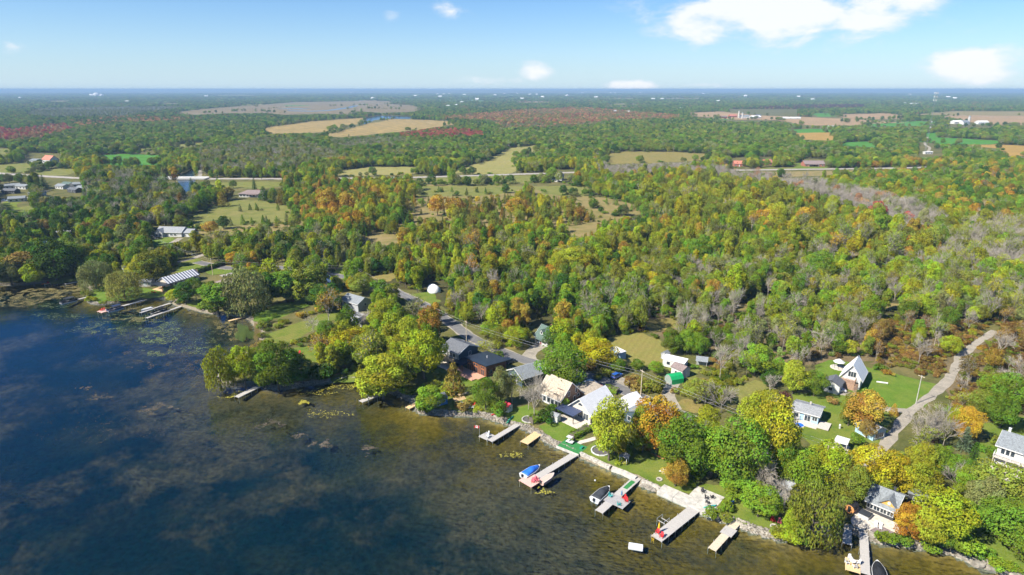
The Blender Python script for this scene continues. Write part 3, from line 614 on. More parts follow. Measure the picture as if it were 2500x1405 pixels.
z6 = lambda x, y: (1950 + x / 3.958, 1050 + y / 3.958)
z7 = lambda x, y: (1850 + x / 3.512, 780 + y / 3.512)
z8 = lambda x, y: (1450 + x / 4.258, 750 + y / 4.258)
z1 = lambda x, y: (x / 3.513, 550 + y / 3.513)
z2 = lambda x, y: (500 + x / 3.513, 600 + y / 3.513)
z4 = lambda x, y: (1150 + x / 4.391, 900 + y / 4.391)

# two storey slate blue house with a timber balcony
h = House('lakeside_house', 'two storey slate blue house with dark shingle roof and tan timber balcony', z3(325, 528), z3(484, 596), 9.0, 5.2)
h.walls(W_SLATE, 'x', 1.9); h.roof(R_SLATE, 'x', 1.9, .55, fascia=T_WHITE); L = h.L
MB().box(.02, L - .02, -.04, -.003, 2.7, 5.0).build('front_cladding', W_WHITE, h.root)
for u in (1.2, 3.0, 4.4, 6.2): h.window('f', min(u, L - .9), 3.9, 1.1, 1.5 if u != 3.0 else 1.9, n=2, off=.04)
h.window('f', 2.2, 1.2, 1.8, 1.3, n=2); h.door('f', 4.6, .1, 1.7, 2.1, GLASS); h.window('r', 5.2, 3.9, 1.1, 1.4, n=2)
h.deck(-.6, L + .1, -2.4, -.05, 2.6, D_TAN, [((-.6, -2.35), (L + .1, -2.35)), ((-.55, -2.3), (-.55, -.1))]); h.slab(-.8, L, -4.2, -.06, name='patio'); h.vent(3, 5.6, 6.9); h.vent(5.5, 6, 6.7)
# modern cedar house
h = House('modern_house', 'modern cedar clad house with black mono pitch roof and terracotta deck', z3(568, 612), z3(752, 694), 9.2, 4.3)
h.walls(W_CEDAR, 'shed', -.9); h.roof(R_BLACK, 'shed', -.9, .75, t=.26); L = h.L
for u, w in ((1.1, 1.5), (4.2, 2.0), (7.6, 1.5)):
    if u + w / 2 < L: h.window('f', u, 1.25, w, 2.2, T_WOOD, 2); h.window('f', u, 3.15, w, .8, T_WOOD, 2)
h.window('r', 2.0, 1.6, 1.6, 1.6, T_WOOD); h.window('r', 6.2, 2.0, 1.2, .8, T_BLACK)
h.deck(-3.4, L - .4, -3.2, -.05, .35, D_TERRA, posts=False); h.deck(1.2, L - 1.4, -5.2, -3.22, .32, D_TERRA, posts=False, name='lower_deck')
h.canopy(-4.2, .6, -3.0, 1.2, 2.9, R_BLACK, T_WOOD, .16, 'porch_roof', .25); MB().tube((4.5, 5, 3.6), (4.5, 5, 4.9), .13, n=8).build('flue_pipe', T_WHITE, h.r)
# grey roofed cottage behind the trees
h = House('grey_cottage', 'low cottage with light grey gable roof half hidden behind olive tree', z3(965, 700), z3(1104, 788), 7.6, 3.0)
h.walls(W_SLATE, 'y', 2.0); h.roof(R_LGREY, 'y', 2.0, .5, fascia=T_WHITE); h.window('r', 2.2, 1.5, 1.2, 1.2, n=2); h.window('r', 5.2, 1.5, 1.2, 1.2, n=2); h.window('f', 2.4, 1.5, 1.5, 1.3, n=2); h.door('f', 4.8, 0, 1.0)
h = House('carport', 'small carport with white flat roof beside the grey cottage', z3(1175, 655), z3(1225, 690), 4.4, 2.5, 'carport', L=4)
MB().box(0, 4, 3.9, 4.0, -.2, 2.4).build('wall', W_WHITE, h.root); h.canopy(-.2, 4.2, -.2, 4.4, 2.5, R_WHITE, T_WHITE, .2, 'roof')
# brown board house with cream roof
h = House('brown_house', 'tall brown board house with steep cream roof and roof balcony', z3(1300, 925), z3(1484, 1008), 9.0, 3.0)
h.walls(W_BROWN, 'x', 4.3); h.roof(R_CREAM, 'x', 4.3, .45, t=.22, fascia=T_WHITE); L = h.L
MB().box(.05, L - .05, -.05, -.003, .05, 2.75).build('front_cladding', W_WHITE, h.root)
for u in (1.0, 2.6, 4.2, 5.8): h.window('f', u, 1.45, 1.1, 1.5, n=1, off=.05)
h.door('f', L - 1.0, .05, 1.5, 2.1, GLASS); h.window('r', 1.6, 1.3, 1.4, 1.9, n=2); h.window('r', 3.5, 4.0, .75, 1.5); h.window('r', 6.9, 4.1, .8, 1.5); h.window('r', 6.2, 1.5, .9, 1.9); h.window('r', 7.9, 2.2, 1.0, .9)
bal = MB().box(L - 3.4, L - 1.0, .35, 2.2, 3.3, 3.45).box(L - 3.4, L - 1.0, 2.1, 2.2, 3.45, 5.4).build('roof_balcony', W_BROWN, h.r)
rl = MB()
for k in range(9): rl.box(L - 3.4 + k * .29, L - 3.35 + k * .29, .33, .38, 3.46, 4.3)
rl.box(L - 3.45, L - .95, .31, .40, 4.3, 4.37).build('railing', W_BROWN, h.r)
MB().box(L - 3.3, L - 1.1, 2.02, 2.09, 3.5, 5.2).build('balcony_door', GLASS, h.r); h.vent(2.5, 5.2, 7.0); h.vent(5.5, 5.4, 6.9)
lw = House('house_wing', 'lower cream roofed wing at the lake end of the brown house', z3(1262, 895), z3(1304, 918), 8.2, 2.8, 'house', L=2.6, rot=h.root.rotation_euler.z); lw.walls(W_BROWN, 'x', 3.6); lw.roof(R_CREAM, 'x', 3.6, .35, fascia=T_WHITE); lw.window('f', 1.3, 1.4, 1.4, 1.3, n=2)
h = House('cream_garage', 'long low garage with cream roof behind the brown house', z3(1600, 885), z3(1665, 905), 7.8, 2.5, 'garage', L=5.4, rot=math.atan2(-.66, .75))
h.walls(W_BROWN, 'y', .5); h.roof(R_CREAM, 'y', .5, .35); h.window('r', 3, 1.4, .9, .9)
# white roofed house
h = House('white_roof_house', 'beige house with long white metal roof and black pergola porch', z3(1572, 1050), z3(1770, 1140), 11.0, 3.1)
h.walls(W_BEIGE, 'y', 3.4); h.roof(R_WHITE, 'y', 3.4, .8, t=.24, fascia=T_WHITE); L = h.L
arc = [(L / 2 + .9 * math.cos(t), 4.2 + .9 * math.sin(t)) for t in np.linspace(0, math.pi, 13)]
aw = MB().prism(arc, 'y', -.07, .02).build('arched_window', T_WHITE, h.root)
for a0, a1 in ((.08, .98), (1.08, 2.06), (2.16, 3.06)): MB().prism([(L / 2, 4.27)] + [(L / 2 + .8 * math.cos(t), 4.25 + .78 * math.sin(t)) for t in np.linspace(a0, a1, 6)], 'y', -.10, -.072).build('pane', GLASS, aw)
for u in (1.6, L / 2, L - 1.6): h.window('f', u, 1.4, 1.6, 1.9, T_WHITE, 2)
h.slab(-1.5, L + .5, -5.2, -.05, D_PAVE); h.canopy(-2.2, L * .62, -4.2, -.1, 2.75, R_NAVY, T_BLACK, .12, 'porch_roof', .15)
g_ = House('white_roof_garage', 'small garage with bright white gable roof beside the road', z3(2020, 1000), z3(2100, 1020), 6.0, 2.6, 'garage', L=5.6, rot=h.root.rotation_euler.z)
g_.walls(W_WHITE, 'y', 1.9); g_.roof(R_WHITE, 'y', 1.9, .4); g_.door('r', 3.0, 0, 2.4, 2.1, T_WHITE); g_.window('f', 2.6, 1.4, 1, 1)
# house under the orange tree
h = House('tree_shaded_house', 'blue grey house with low roof shaded by orange tree', z4(1640, 560), z4(1720, 600), 7.5, 3.0, L=7)
h.walls(W_SLATE, 'y', 1.5); h.roof(R_LGREY, 'y', 1.5, .4); h.window('f', 1.8, 1.5, 1.2, 1.3); h.window('f', 4.8, 1.5, 1.2, 1.3); h.door('r', 3, 0)
# green roofed cape cottage and its garage
h = House('cape_cottage', 'white cape cottage with green roof, dormer and brick chimney', z3(1228, 340), z3(1352, 395), 7.4, 2.7)
h.walls(W_WHITE, 'x', 3.4); h.roof(R_GREEN, 'x', 3.4, .45, fascia=T_WHITE); L = h.L
h.chimney(L - 2.2, 4.1, 5.4, 7.2); h.window('f', 1.3, 1.4, 1.2, 1.2, n=2); h.window('f', L - 1.3, 1.4, 1.2, 1.2, n=2); h.door('f', L / 2, 0, 1.0, 2.1, mat('maroon_door', (.20, .03, .04), .5)); h.window('l', 3.7, 1.5, 1.0, 1.3)
dm = MB().prism([(2.0, 3.6), (3.5, 3.6), (3.5, 4.6), (2.75, 5.35), (2.0, 4.6)], 'y', .75, 3.0).build('dormer', W_WHITE, h.r); MB().prism([(1.75, 4.42), (2.75, 5.42), (3.75, 4.42), (3.75, 4.56), (2.75, 5.56), (1.75, 4.56)], 'y', .6, 3.2).build('dormer_roof', R_GREEN, h.r); MB().box(2.35, 3.15, .70, .745, 3.85, 4.75).build('dormer_pane', GLASS, h.r)
h.canopy(1.6, L - 1.6, -1.6, -.1, 2.5, R_GREEN, T_WHITE, .12, 'porch_roof', .2)
h = House('cottage_garage', 'white garage with dark green roof behind the big walnut tree', z3(1560, 430), z3(1622, 478), 6.4, 2.7, 'garage', L=6.5)
h.walls(W_WHITE, 'x', 1.8); h.roof(R_GREEN, 'x', 1.8, .4, fascia=T_WHITE); h.window('r', 2, 1.4, .8, .9); h.door('r', 4.4, 0, 1, 2)
# cottages of the far shore
h = House('grey_roof_house', 'pale grey house with light grey gable roof between the lakeside lawns', z2(1182, 532), z2(1318, 572), 7.4, 3.7)
h.walls(W_GREY, 'x', 1.9); h.roof(R_LGREY, 'x', 1.9, .5, fascia=T_WHITE); h.window('f', 1.6, 2.6, 1.3, 1.2, n=2); h.window('f', 5.2, 2.6, 1.8, 1.2, n=2); h.window('f', 3.2, 1.0, 1.6, 1.4, n=2); h.window('r', 4, 2.5, 1, 1.1); h.vent(3, 5, 5); h.vent(6, 5, 5)
h = House('shed_roof_cottage', 'grey roofed boathouse cottage hidden by pale bare tree', z2(1262, 672), z2(1350, 700), 6, 2.7, L=7); h.walls(W_GREY, 'x', 1.5); h.roof(R_GREY, 'x', 1.5, .4); h.window('f', 1.5, 1.4); h.window('f', 4, 1.4); h.door('f', 5.6)
h = House('striped_roof_house', 'long cottage with white and navy striped metal roof', z1(1450, 548), z1(1712, 470), 7.5, 2.9)
h.walls(W_BEIGE, 'x', 2.1); r_ = h.roof(R_NAVY, 'x', 2.1, .6); L = h.L; n_ = 12
for side in (0, 1):
    for k in range(n_):
        x0 = -.45 + (L + .9) * k / n_; x1 = x0 + (L + .9) / n_ * .55; e = -.6 if side == 0 else h.D + .6; ze = h.h - .6 * 2.1 / (h.D / 2) + .22; zt = h.h + 2.1 + .22; c = h.D / 2
        MB().add([(x0, e, ze), (x1, e, ze), (x1, c, zt), (x0, c, zt), (x0, e, ze + .05), (x1, e, ze + .05), (x1, c, zt + .05), (x0, c, zt + .05)], [(0, 3, 2, 1), (4, 5, 6, 7), (0, 1, 5, 4), (1, 2, 6, 5), (2, 3, 7, 6), (3, 0, 4, 7)]).build('roof_panel', R_WHITE, r_)
for u in np.arange(1.5, L - 1, 2.6): h.window('f', u, 1.5, 1.3, 1.2, n=2)
h.window('l', 3.7, 1.4, 2.4, 1.5, n=3); h.canopy(-4.4, .4, -1.6, h.D * .85, 2.7, R_BLACK, T_WOOD, .15); MB().box(-4.2, -.02, -1.4, 6, -.2, .3).build('porch_floor', D_TAN, h.root)
h = House('mauve_roof_cottage', 'white cottage with mauve brown roof behind the tall willow', z1(1862, 545), z1(1945, 566), 9, 3.2, L=8); h.walls(W_WHITE, 'hip'); h.roof(R_BROWN, 'hip', 2.0, .5); h.window('f', 2, 1.6, 1.6, 1.4, n=2); h.window('f', 5.6, 1.6, 1.6, 1.4, n=2)
h = House('garden_shed', 'small white gable shed between olive tree and willow', z1(1045, 400), z1(1075, 412), 4, 2.6, 'shed', L=3.4); h.walls(W_WHITE, 'y', 1.2); h.roof(R_LGREY, 'y', 1.2, .25); h.door('f', 1.7, 0, 1.0, 2); h.window('r', 2, 1.4, .8, .8)
h = House('lawn_shed', 'grey roofed shed with pale walls at the lawn edge', z1(1196, 530), z1(1270, 528), 4, 2.2, 'shed', L=5.6); h.walls(W_BEIGE, 'x', 1.1); h.roof(R_GREY, 'x', 1.1, .3); h.door('f', 2.8, 0, 1.4, 1.9); h.window('f', 4.6, 1.3, .8, .8)
h = House('tan_gable_house', 'tan house end showing between the dark willow and poplars', z2(560, 330), z2(630, 336), 7, 3.0, L=7); h.walls(W_BEIGE, 'x', 1.8); h.roof(R_BROWN, 'x', 1.8, .4); h.window('f', 2, 1.5); h.window('f', 5, 1.5); h.door('f', 3.5)
h = House('blue_roof_house', 'dark house with blue roof and white gable trim among poplars', z2(945, 372), z2(1050, 372), 7, 2.8, L=8); h.walls(W_DARK, 'y', 2.2); h.roof(R_BLUE, 'y', 2.2, .5, fascia=T_WHITE); h.window('f', 2.2, 1.4); h.window('f', 5.6, 1.4); h.door('f', 4)
h = House('ranch_house', 'grey roofed ranch house with white walls beside the meadow', z1(1345, 98), z1(1560, 104), 9.5, 3.0)
h.walls(W_WHITE, 'x', 2.6); h.roof(R_GREY, 'x', 2.6, .5, fascia=T_WHITE); L = h.L
cg = MB().prism([(.3, .0), (5.6, .0), (5.6, 3.0), (2.95, 5.0), (.3, 3.0)], 'y', -2.2, -.03).build('front_gable', W_WHITE, h.root); MB().prism([(-.2, 2.62), (2.95, 5.05), (6.1, 2.62), (6.1, 2.85), (2.95, 5.28), (-.2, 2.85)], 'y', -2.6, 4.4).build('gable_roof', R_GREY, h.root)
for u in (1.6, 4.2): h.window('f', u, 1.5, 1.3, 1.5, n=2, off=2.2)
for u in (7.6, 10.4, 13.0):
    if u < L - 1: h.window('f', u, 1.5, 1.5, 1.3, n=2)
MB().box(L + .02, L + 6.5, 1.0, 8.5, -.2, 2.7).build('garage_wall', W_WHITE, h.root); MB().prism([(.5, 2.5), (4.75, 4.5), (9.0, 2.5), (9.0, 2.7), (4.75, 4.72), (.5, 2.7)], 'x', L + .5, L + 7).build('garage_roof', R_GREY, h.root); MB().box(L + 1, L + 5.5, .93, .998, 0, 2.2).build('garage_door', T_WHITE, h.root)
h = House('hip_bungalow', 'pale bungalow with wide grey brown hip roof above the meadow', (584, 482), (634, 487), 11, 2.9, rot=-.05); h.walls(W_WHITE, 'hip'); h.roof(R_BROWN, 'hip', 2.8, .8); L = h.L
for u in np.arange(1.8, L - 1, 2.9): h.window('f', u, 1.5, 1.7, 1.4, n=2)
h.canopy(L * .3, L * .7, -2.2, -.1, 2.6, R_BROWN, T_WHITE, .14, 'porch_roof', .2); h.chimney(L * .6, 6, 4.5, 6.3)
# dome tent
c = G(*z2(1965, 395)); t_ = thing('dome_tent', 'white fabric quonset dome tent at the wood edge', 'tent', c, R(-60), None, (.78, .78, .78))
rings = []
for x in np.linspace(-4.6, 4.6, 8):
    k = math.sqrt(max(.0, 1 - (abs(x) / 5.0) ** 4)); rings.append([(x, 3.7 * k * math.cos(t), max(-.1, 4.4 * k * math.sin(t))) for t in np.linspace(0, math.pi, 11)])
dome = MB().loft(rings).build('canopy', mat('white_fabric', (.80, .80, .78), .7, .05, .6), t_, smooth=True)
for x in (-3, -1, 1, 3): MB().loft([[(x + d, 3.76 * math.cos(t), 4.46 * math.sin(t)) for t in np.linspace(.05, math.pi - .05, 11)] for d in (-.06, .06)], cap=False).build('rib', T_WHITE, t_)
# sheds and yard of the clearing
c = House('box_trailer', 'white roofed pale blue box trailer at the clearing edge', z3(1962, 468), z3(2024, 500), 2.6, 2.7, 'trailer', L=5.6); c.walls(W_BLUE, 'flat'); MB().box(-.08, c.L + .08, -.08, c.D + .08, 2.67, 2.8).build('roof', R_WHITE, c.root); c.door('f', 1.2, .3); c.window('f', 3.6, 1.6, 1.4, .8)
for x in (1.6, 3.8): MB().tube((x, -.12, .1), (x, -.02, .1), .34, n=12).build('wheel', IRON, c.root)
h = House('flat_shed', 'long white flat roofed shed beside the red tractor', z8(712, 612), z8(830, 640), 3.6, 2.6, 'shed', L=7.5); h.walls(W_WHITE, 'shed', .3); h.roof(R_WHITE, 'shed', .3, .2); h.door('r', 1.8, 0); h.window('f', 2, 1.5); h.window('f', 5, 1.5)
h = House('tool_hut', 'tiny grey gable hut at the back of the machinery yard', z8(695, 535), z8(725, 545), 2.2, 2.0, 'shed', L=2.2); h.walls(W_GREY, 'y', .8); h.roof(R_LGREY, 'y', .8, .2); h.door('f', 1.1, 0, .8, 1.7)
h = House('brown_roof_shed', 'white walled shed with brown roof behind the green garage tent', z8(800, 700), z8(872, 732), 4.0, 2.9, 'shed', L=4.6); h.walls(W_WHITE, 'x', 1.0); h.roof(R_BROWN, 'x', 1.0, .3); h.door('r', 2, 0, 1, 2); h.window('f', 2, 1.6, .8, .8)
a, b = G(*z8(738, 764)), G(*z8(806, 814)); d = b - a; t_ = thing('garage_tent', 'bright green fabric garage tent on gravel drive', 'tent', (a.x, a.y, LAND), math.atan2(d.y, d.x))
L = d.length; prof = [(0, 0), (.0, 1.7), (L * .22, 2.7), (L * .5, 3.1), (L * .78, 2.7), (L, 1.7), (L, 0)]
MB().prism(prof, 'y', 0, 4.6).build('canopy', mat('green_tarp', (.010, .30, .095), .45, .12, .8), t_); MB().prism([(x * .94 + L * .03, z_ * .93) for x, z_ in prof], 'y', -.02, -.003).build('door_flap', mat('grey_flap', (.22, .26, .24), .6), t_)
for x in (.02, L - .02): MB().tube((x, -.05, 0), (x, -.05, 1.7), .05).build('pole', T_WHITE, t_)
h = House('tarp_shelter', 'small open shelter with white and grey tarp roof at wood edge', z8(1060, 610), z8(1135, 620), 3.4, 2.0, 'shelter', L=3.6); h.roof(R_LGREY, 'x', 1.0, .3, t=.08)
for x in (.1, 3.5):
    for y in (.1, 3.3): MB().tube((x, y, -.2), (x, y, 2.0), .06).build('pole', T_WHITE, h.root)
MB().box(.3, 3.3, 1.2, 3.2, 0, 1.1).build('covered_load', mat('grey_tarp', (.30, .33, .34), .6), h.root)
# white chalet
h = House('white_chalet', 'white steep roofed chalet with brown lattice balcony on hill lawn', z7(706, 566), z7(868, 606), 8.6, 3.9)
h.walls(W_WHITE, 'y', 4.0); h.roof(mat('snow_white_metal_roof', (.83, .83, .82), .45, .04, .8), 'y', 4.0, .7, t=.2, fascia=T_WHITE); L = h.L
h.window('f', L * .52, 4.7, 2.2, 1.7, T_WHITE, 3); h.window('f', L * .82, 1.6, 1.1, 1.5); h.window('r', 2.4, 1.6, 1.3, 1.3, n=2); h.window('r', 6, 1.6, 1.3, 1.3, n=2)
h.deck(-.2, L * .78, -2.1, -.05, 2.7, mat('lattice_wood', (.30, .195, .135), .8, .2, 3), [((-.15, -2.05), (L * .76, -2.05)), ((L * .76, -2.0), (L * .76, -.1))], h=1.05); MB().box(-.15, L * .76, -2.02, -1.95, .1, 2.45).build('lattice_screen', MATS['lattice_wood'], h.root)
st = MB()
for k in range(9): st.box(L * .78 + .02, L * .78 + 1.0, -2.0 - k * .27, -1.74 - k * .27, 2.4 - k * .28, 2.5 - k * .28)
st.build('stair', MATS['lattice_wood'], h.root); MB().tube((L * .5, 8.0, 7.0), (L * .5, 8.0, 8.6), .14, n=8).build('flue_pipe', IRON, h.r)
h = House('chalet_garage', 'white garage half hidden under green trees below the chalet', z7(545, 610), z7(600, 625), 5.2, 2.8, 'garage', L=5); h.walls(W_WHITE, 'y', 1.4); h.roof(R_SLATE, 'y', 1.4, .3); h.door('r', 2.6, 0, 2.6, 2.2, T_WHITE); h.window('f', 2.5, 1.4)
c = G(*z7(690, 415)); g_ = thing('round_gazebo', 'white canvas gazebo with dark curtains on the chalet patio', 'gazebo', c, R(20))
MB().loft([[(1.9 * math.cos(t), 1.9 * math.sin(t), 2.2) for t in np.arange(0, 6.2, math.pi / 4)], [(.7 * math.cos(t), .7 * math.sin(t), 3.0) for t in np.arange(0, 6.2, math.pi / 4)], [(.05 * math.cos(t), .05 * math.sin(t), 3.3) for t in np.arange(0, 6.2, math.pi / 4)]]).build('canopy', T_WHITE, g_)
for k in range(8): MB().tube((1.8 * math.cos(k * .785), 1.8 * math.sin(k * .785), 0), (1.8 * math.cos(k * .785), 1.8 * math.sin(k * .785), 2.2), .05).build('post', IRON, g_)
MB().tube((0, 0, -.1), (0, 0, .08), 2.6, n=16).build('stone_pad', D_PAVE, g_)
# blue bungalow, greenhouse shed and canopy
h = House('blue_bungalow', 'small pale blue bungalow with grey roof and white porch', z7(285, 842), z7(512, 905), 6.6, 2.75)
h.walls(W_BLUE, 'x', .95); h.roof(R_GREY, 'x', .95, .5, fascia=T_WHITE); L = h.L; MB().box(.03, 2.3, -.05, -.003, .05, 2.55).build('porch_panel', W_WHITE, h.root)
h.door('f', 4.3, .1, 1.9, 2.1, T_WHITE); h.window('f', 4.3, 1.2, 1.5, 1.7, T_WHITE, 2, off=.06); h.window('f', 6.2, 1.5, 1.2, 1.1, T_WHITE, 2); h.window('f', 1.2, 1.4, 1.3, 1.2, T_WHITE, 2, off=.05); h.window('r', 3, 1.5, 1.2, 1.0, T_WHITE, 2)
h.slab(-1.8, L + .2, -3.0, -.06); h.deck(L - 2.4, L + 2.4, -2.2, 1.2, .45, D_GREY, posts=False) if False else h.deck(L + .25, L + 3.2, -2.4, 2.2, .45, D_GREY, posts=False); h.chimney(L * .55, 4.4, 3.4, 4.3, CONCRETE, .4)
h = House('greenhouse_shed', 'grey roofed blue shed with glazed lean-to beside the lane', z7(832, 962), z7(985, 1046), 4.6, 2.6, 'shed'); h.walls(W_BLUE, 'x', 1.1); h.roof(R_GREY, 'x', 1.1, .35); h.window('r', 2.3, 1.3, 3.2, 1.5, T_WHITE, 4); h.window('f', 1.6, 1.4, .9, .9); h.door('f', 3.4, 0)
c = G(*z7(712, 1104)); g_ = thing('yard_canopy', 'white square canopy on posts over a bench in the yard', 'canopy', c, R(-38))
MB().prism([(-1.9, 2.3), (0, 2.55), (1.9, 2.3), (1.9, 2.42), (0, 2.67), (-1.9, 2.42)], 'x', -1.6, 1.6).build('roof', R_WHITE, g_)
for x in (-1.45, 1.45):
    for y in (-1.7, 1.7): MB().box(x - .06, x + .06, y - .06, y + .06, -.1, 2.3).build('post', T_WHITE, g_)
MB().box(-1.0, 1.0, -.3, .3, .4, .5).box(-.9, -.8, -.2, .2, 0, .4).box(.8, .9, -.2, .2, 0, .4).build('bench', D_GREY, g_); MB().box(-1.9, 1.9, -2.1, 2.1, -.2, .07).build('slab', D_PAVE, g_)
# white house at the frame edge
h = House('white_balcony_house', 'large white house with grey roof, long balcony and garage doors', z7(2022, 1232), z7(2283, 1322), 9.5, 5.3, L=13)
h.walls(W_WHITE, 'x', 2.0); h.roof(R_LGREY, 'x', 2.0, .6, fascia=T_WHITE)
for u in (1.2, 2.2, 3.2, 6.4, 7.3, 8.2, 9.1, 10, 11): h.window('f', u, 4.0, .75, 1.5, T_WHITE)
for u in (2.4, 7.2, 10.8): h.door('f', u, 0, 3.2 if u > 3 else 3.6, 2.2, T_WHITE)
h.deck(-.3, 13.2, -1.9, -.05, 2.75, D_GREY, [((-.25, -1.85), (13.2, -1.85)), ((-.25, -1.8), (-.25, -.1))], T_WHITE); h.slab(-2.5, 13, -7.5, -1.95, D_PAVE, 'drive')
MB().prism([(5.2, 5.0), (8.9, 7.1), (12.6, 5.0), (12.6, 5.2), (8.9, 7.32), (5.2, 5.2)], 'y', -1.2, 4.7).build('gable_roof', R_LGREY, h.root); MB().prism([(5.8, 5.02), (12.0, 5.02), (8.9, 6.9)], 'y', -.5, -.1).build('gable_panel', W_WHITE, h.root); h.chimney(.8, 6.5, 6.2, 7.8, T_WHITE, .5)
# shore cottage
h = House('shore_cottage', 'grey roofed shore cottage with yellow gable and row of white windows', z6(645, 772), z6(908, 884), 7.8, 2.75)
h.walls(W_DARK, 'x', 2.1); h.roof(R_LGREY, 'x', 2.1, .6, fascia=T_WHITE); L = h.L
for k in range(4): h.window('f', L * (.13 + .245 * k), 1.55, 1.15, 1.15, T_WHITE, 2)
MB().prism([(L * .42, 3.1), (L * 1.0, 3.1), (L * .74, 4.7)], 'y', .3, 2.2).build('yellow_gable', W_YEL, h.root); MB().prism([(L * .36, 2.95), (L * .73, 4.78), (L * 1.06, 2.95), (L * 1.06, 3.12), (L * .73, 4.95), (L * .36, 3.12)], 'y', -.1, 4.2).build('gable_roof', R_LGREY, h.root); MB().box(L * .70, L * .80, .22, .28, 3.4, 4.1).build('gable_window', T_WHITE, h.root)
h.chimney(L * .7, 4.6, 4.4, 5.6, IRON, .45); h.slab(-2.2, L + 3, -3.6, -.06, D_PAVE)
h = House('cottage_annex', 'small flat roofed annex behind the shore cottage', z6(1045, 700), z6(1110, 720), 3, 2.5, 'shed', L=3.6); h.walls(W_DARK, 'flat'); MB().box(-.2, 3.8, -.2, 3.2, 2.48, 2.65).build('roof', R_LGREY, h.root); h.window('f', 1.8, 1.5, 1.6, .8)
# white decked house in the trees
h = House('white_deck_house', 'white house with dark deck and white railings under big trees', z5(2060, 640), z5(2240, 730), 6.5, 3.0); h.walls(W_WHITE, 'x', 1.8); h.roof(R_GREY, 'x', 1.8, .45); h.window('f', 1.6, 1.5, 1.6, 1.5, n=2); h.door('f', 4, .4, 1.6, 2.1, GLASS)
h.deck(-1.0, h.L + .4, -2.6, -.05, .8, mat('slate_deck', (.20, .21, .23), .8), [((-1, -2.55), (h.L + .4, -2.55)), ((-.95, -2.5), (-.95, -.1))], T_WHITE)
# garden sheds by the shore
c = House('red_roof_shed', 'tiny white garden shed with red roof on the shore lawn', z3(918, 1018), z3(952, 1032), 1.9, 2.0, 'shed', L=2.0); c.walls(W_WHITE, 'x', .7); c.roof(mat('bright_red_roof', (.55, .03, .05), .5), 'x', .7, .2, t=.08); c.door('f', 1.0, 0, .8, 1.7); c.window('r', .9, 1.3, .4, .4)
c = House('grey_roof_shed', 'small white shed with grey flat roof by clipped hedge', z3(1380, 1118), z3(1422, 1132), 1.9, 2.1, 'shed', L=2.3); c.walls(W_WHITE, 'x', .45); c.roof(R_GREY, 'x', .45, .2, t=.08); c.door('r', .9, 0, .9, 1.7); c.window('f', 1.2, 1.4, .5, .5)
c = House('blue_boathouse', 'blue board boathouse shed under the shoreline tree', z3(235, 985), z3(355, 955), 2.6, 2.2, 'shed', L=4.6); c.walls(siding('bright_blue_board', (.06, .20, .42), .3, True), 'shed', .5); c.roof(R_SLATE, 'shed', .5, .2, t=.08); c.door('f', 1.4, 0, 1.6, 1.9); c.window('f', 3.5, 1.3, .6, .6)
c = G(*z4(1640, 1010)); g_ = thing('well_house', 'small grey shingled well house roof on posts in garden', 'shelter', c, R(-30)); MB().prism([(-1.2, 1.9), (0, 2.25), (1.2, 1.9), (1.2, 2.0), (0, 2.35), (-1.2, 2.0)], 'y', -1.1, 1.1).build('roof', R_GREY, g_)
for x in (-.9, .9):
    for y in (-.8, .8): MB().box(x - .06, x + .06, y - .06, y + .06, -.1, 1.9).build('post', T_WHITE, g_)
MB().tube((0, 0, -.1), (0, 0, .8), .6, n=12).build('well', STONE, g_)
# farms, houses and camp far behind
def barn(name, label, px, py, L, D, h, rise, wall, roofm, rot=0, roof='x', wins=2, cat='barn', group=None):
    hh = House(name, label, (px, py), (px + 5, py), D, h, cat, L=L, rot=rot, group=group); hh.walls(wall, roof, rise); hh.roof(roofm, roof, rise, .4, t=.3)
    for k in range(wins): hh.window('f', L * (k + .5) / wins, h * .5, min(1.6, L / wins * .4), 1.3)
    return hh
barn('red_barn', 'white barn with weathered red roof at the left pasture', 104, 400, 17, 11, 5.5, 4.5, W_WHITE, R_RED, R(-25), wins=3)
b_ = barn('cow_shed', 'long low cattle shed with white roof beside the red barn', 72, 399, 19, 12, 3.2, 1.8, W_WHITE, R_LGREY, R(-6), wins=5)
b_ = barn('white_farmhouse', 'white two storey farmhouse beside the highway', 1354, 441, 7.5, 9, 5.5, 3.2, W_WHITE, R_SLATE, R(-20), 'y', 2, 'house'); b_.window('f', 3.7, 4.4, 1.2, 1.4); b_.door('f', 3.7, 0)
barn('farmhouse_wing', 'low white wing in front of the white farmhouse', 1347, 444, 6, 6, 2.8, 1.6, W_WHITE, R_SLATE, R(-20), 'x', 2, 'house')
b_ = barn('red_brick_house', 'red roofed brick house west along the highway', 1792, 407, 13, 10, 3.4, 3.0, W_BRICK, R_RED, R(-8), wins=3, cat='house'); b_.chimney(3, 5, 5.6, 7.4); b_.door('f', 6.4, 0)
for x in (3, 9): MB().prism([(x, 4), (x + 1.6, 4), (x + 1.6, 5.1), (x + .8, 5.9), (x, 5.1)], 'y', .8, 4).build('dormer', R_RED, b_.r)
barn('tree_hidden_house', 'red house peeping between dark roadside trees', 1866, 404, 10, 9, 3.4, 3.0, W_BRICK, R_RED, R(5), wins=3, cat='house')
b_ = barn('brown_roof_house', 'wide bungalow with brown roof on the roadside lawn', 1964, 407, 24, 13, 3.0, 3.4, W_BRICK, R_BROWN, R(-4), wins=5, cat='house'); b_.chimney(8, 7, 5.5, 7.8); b_.canopy(4, 16, -3, -.1, 2.7, R_BROWN, T_WHITE); barn('white_side_shed', 'white shed to the side of the brown roofed bungalow', 2000, 407, 7, 6, 2.6, 1.5, W_WHITE, R_LGREY, R(-4), wins=1, cat='shed')
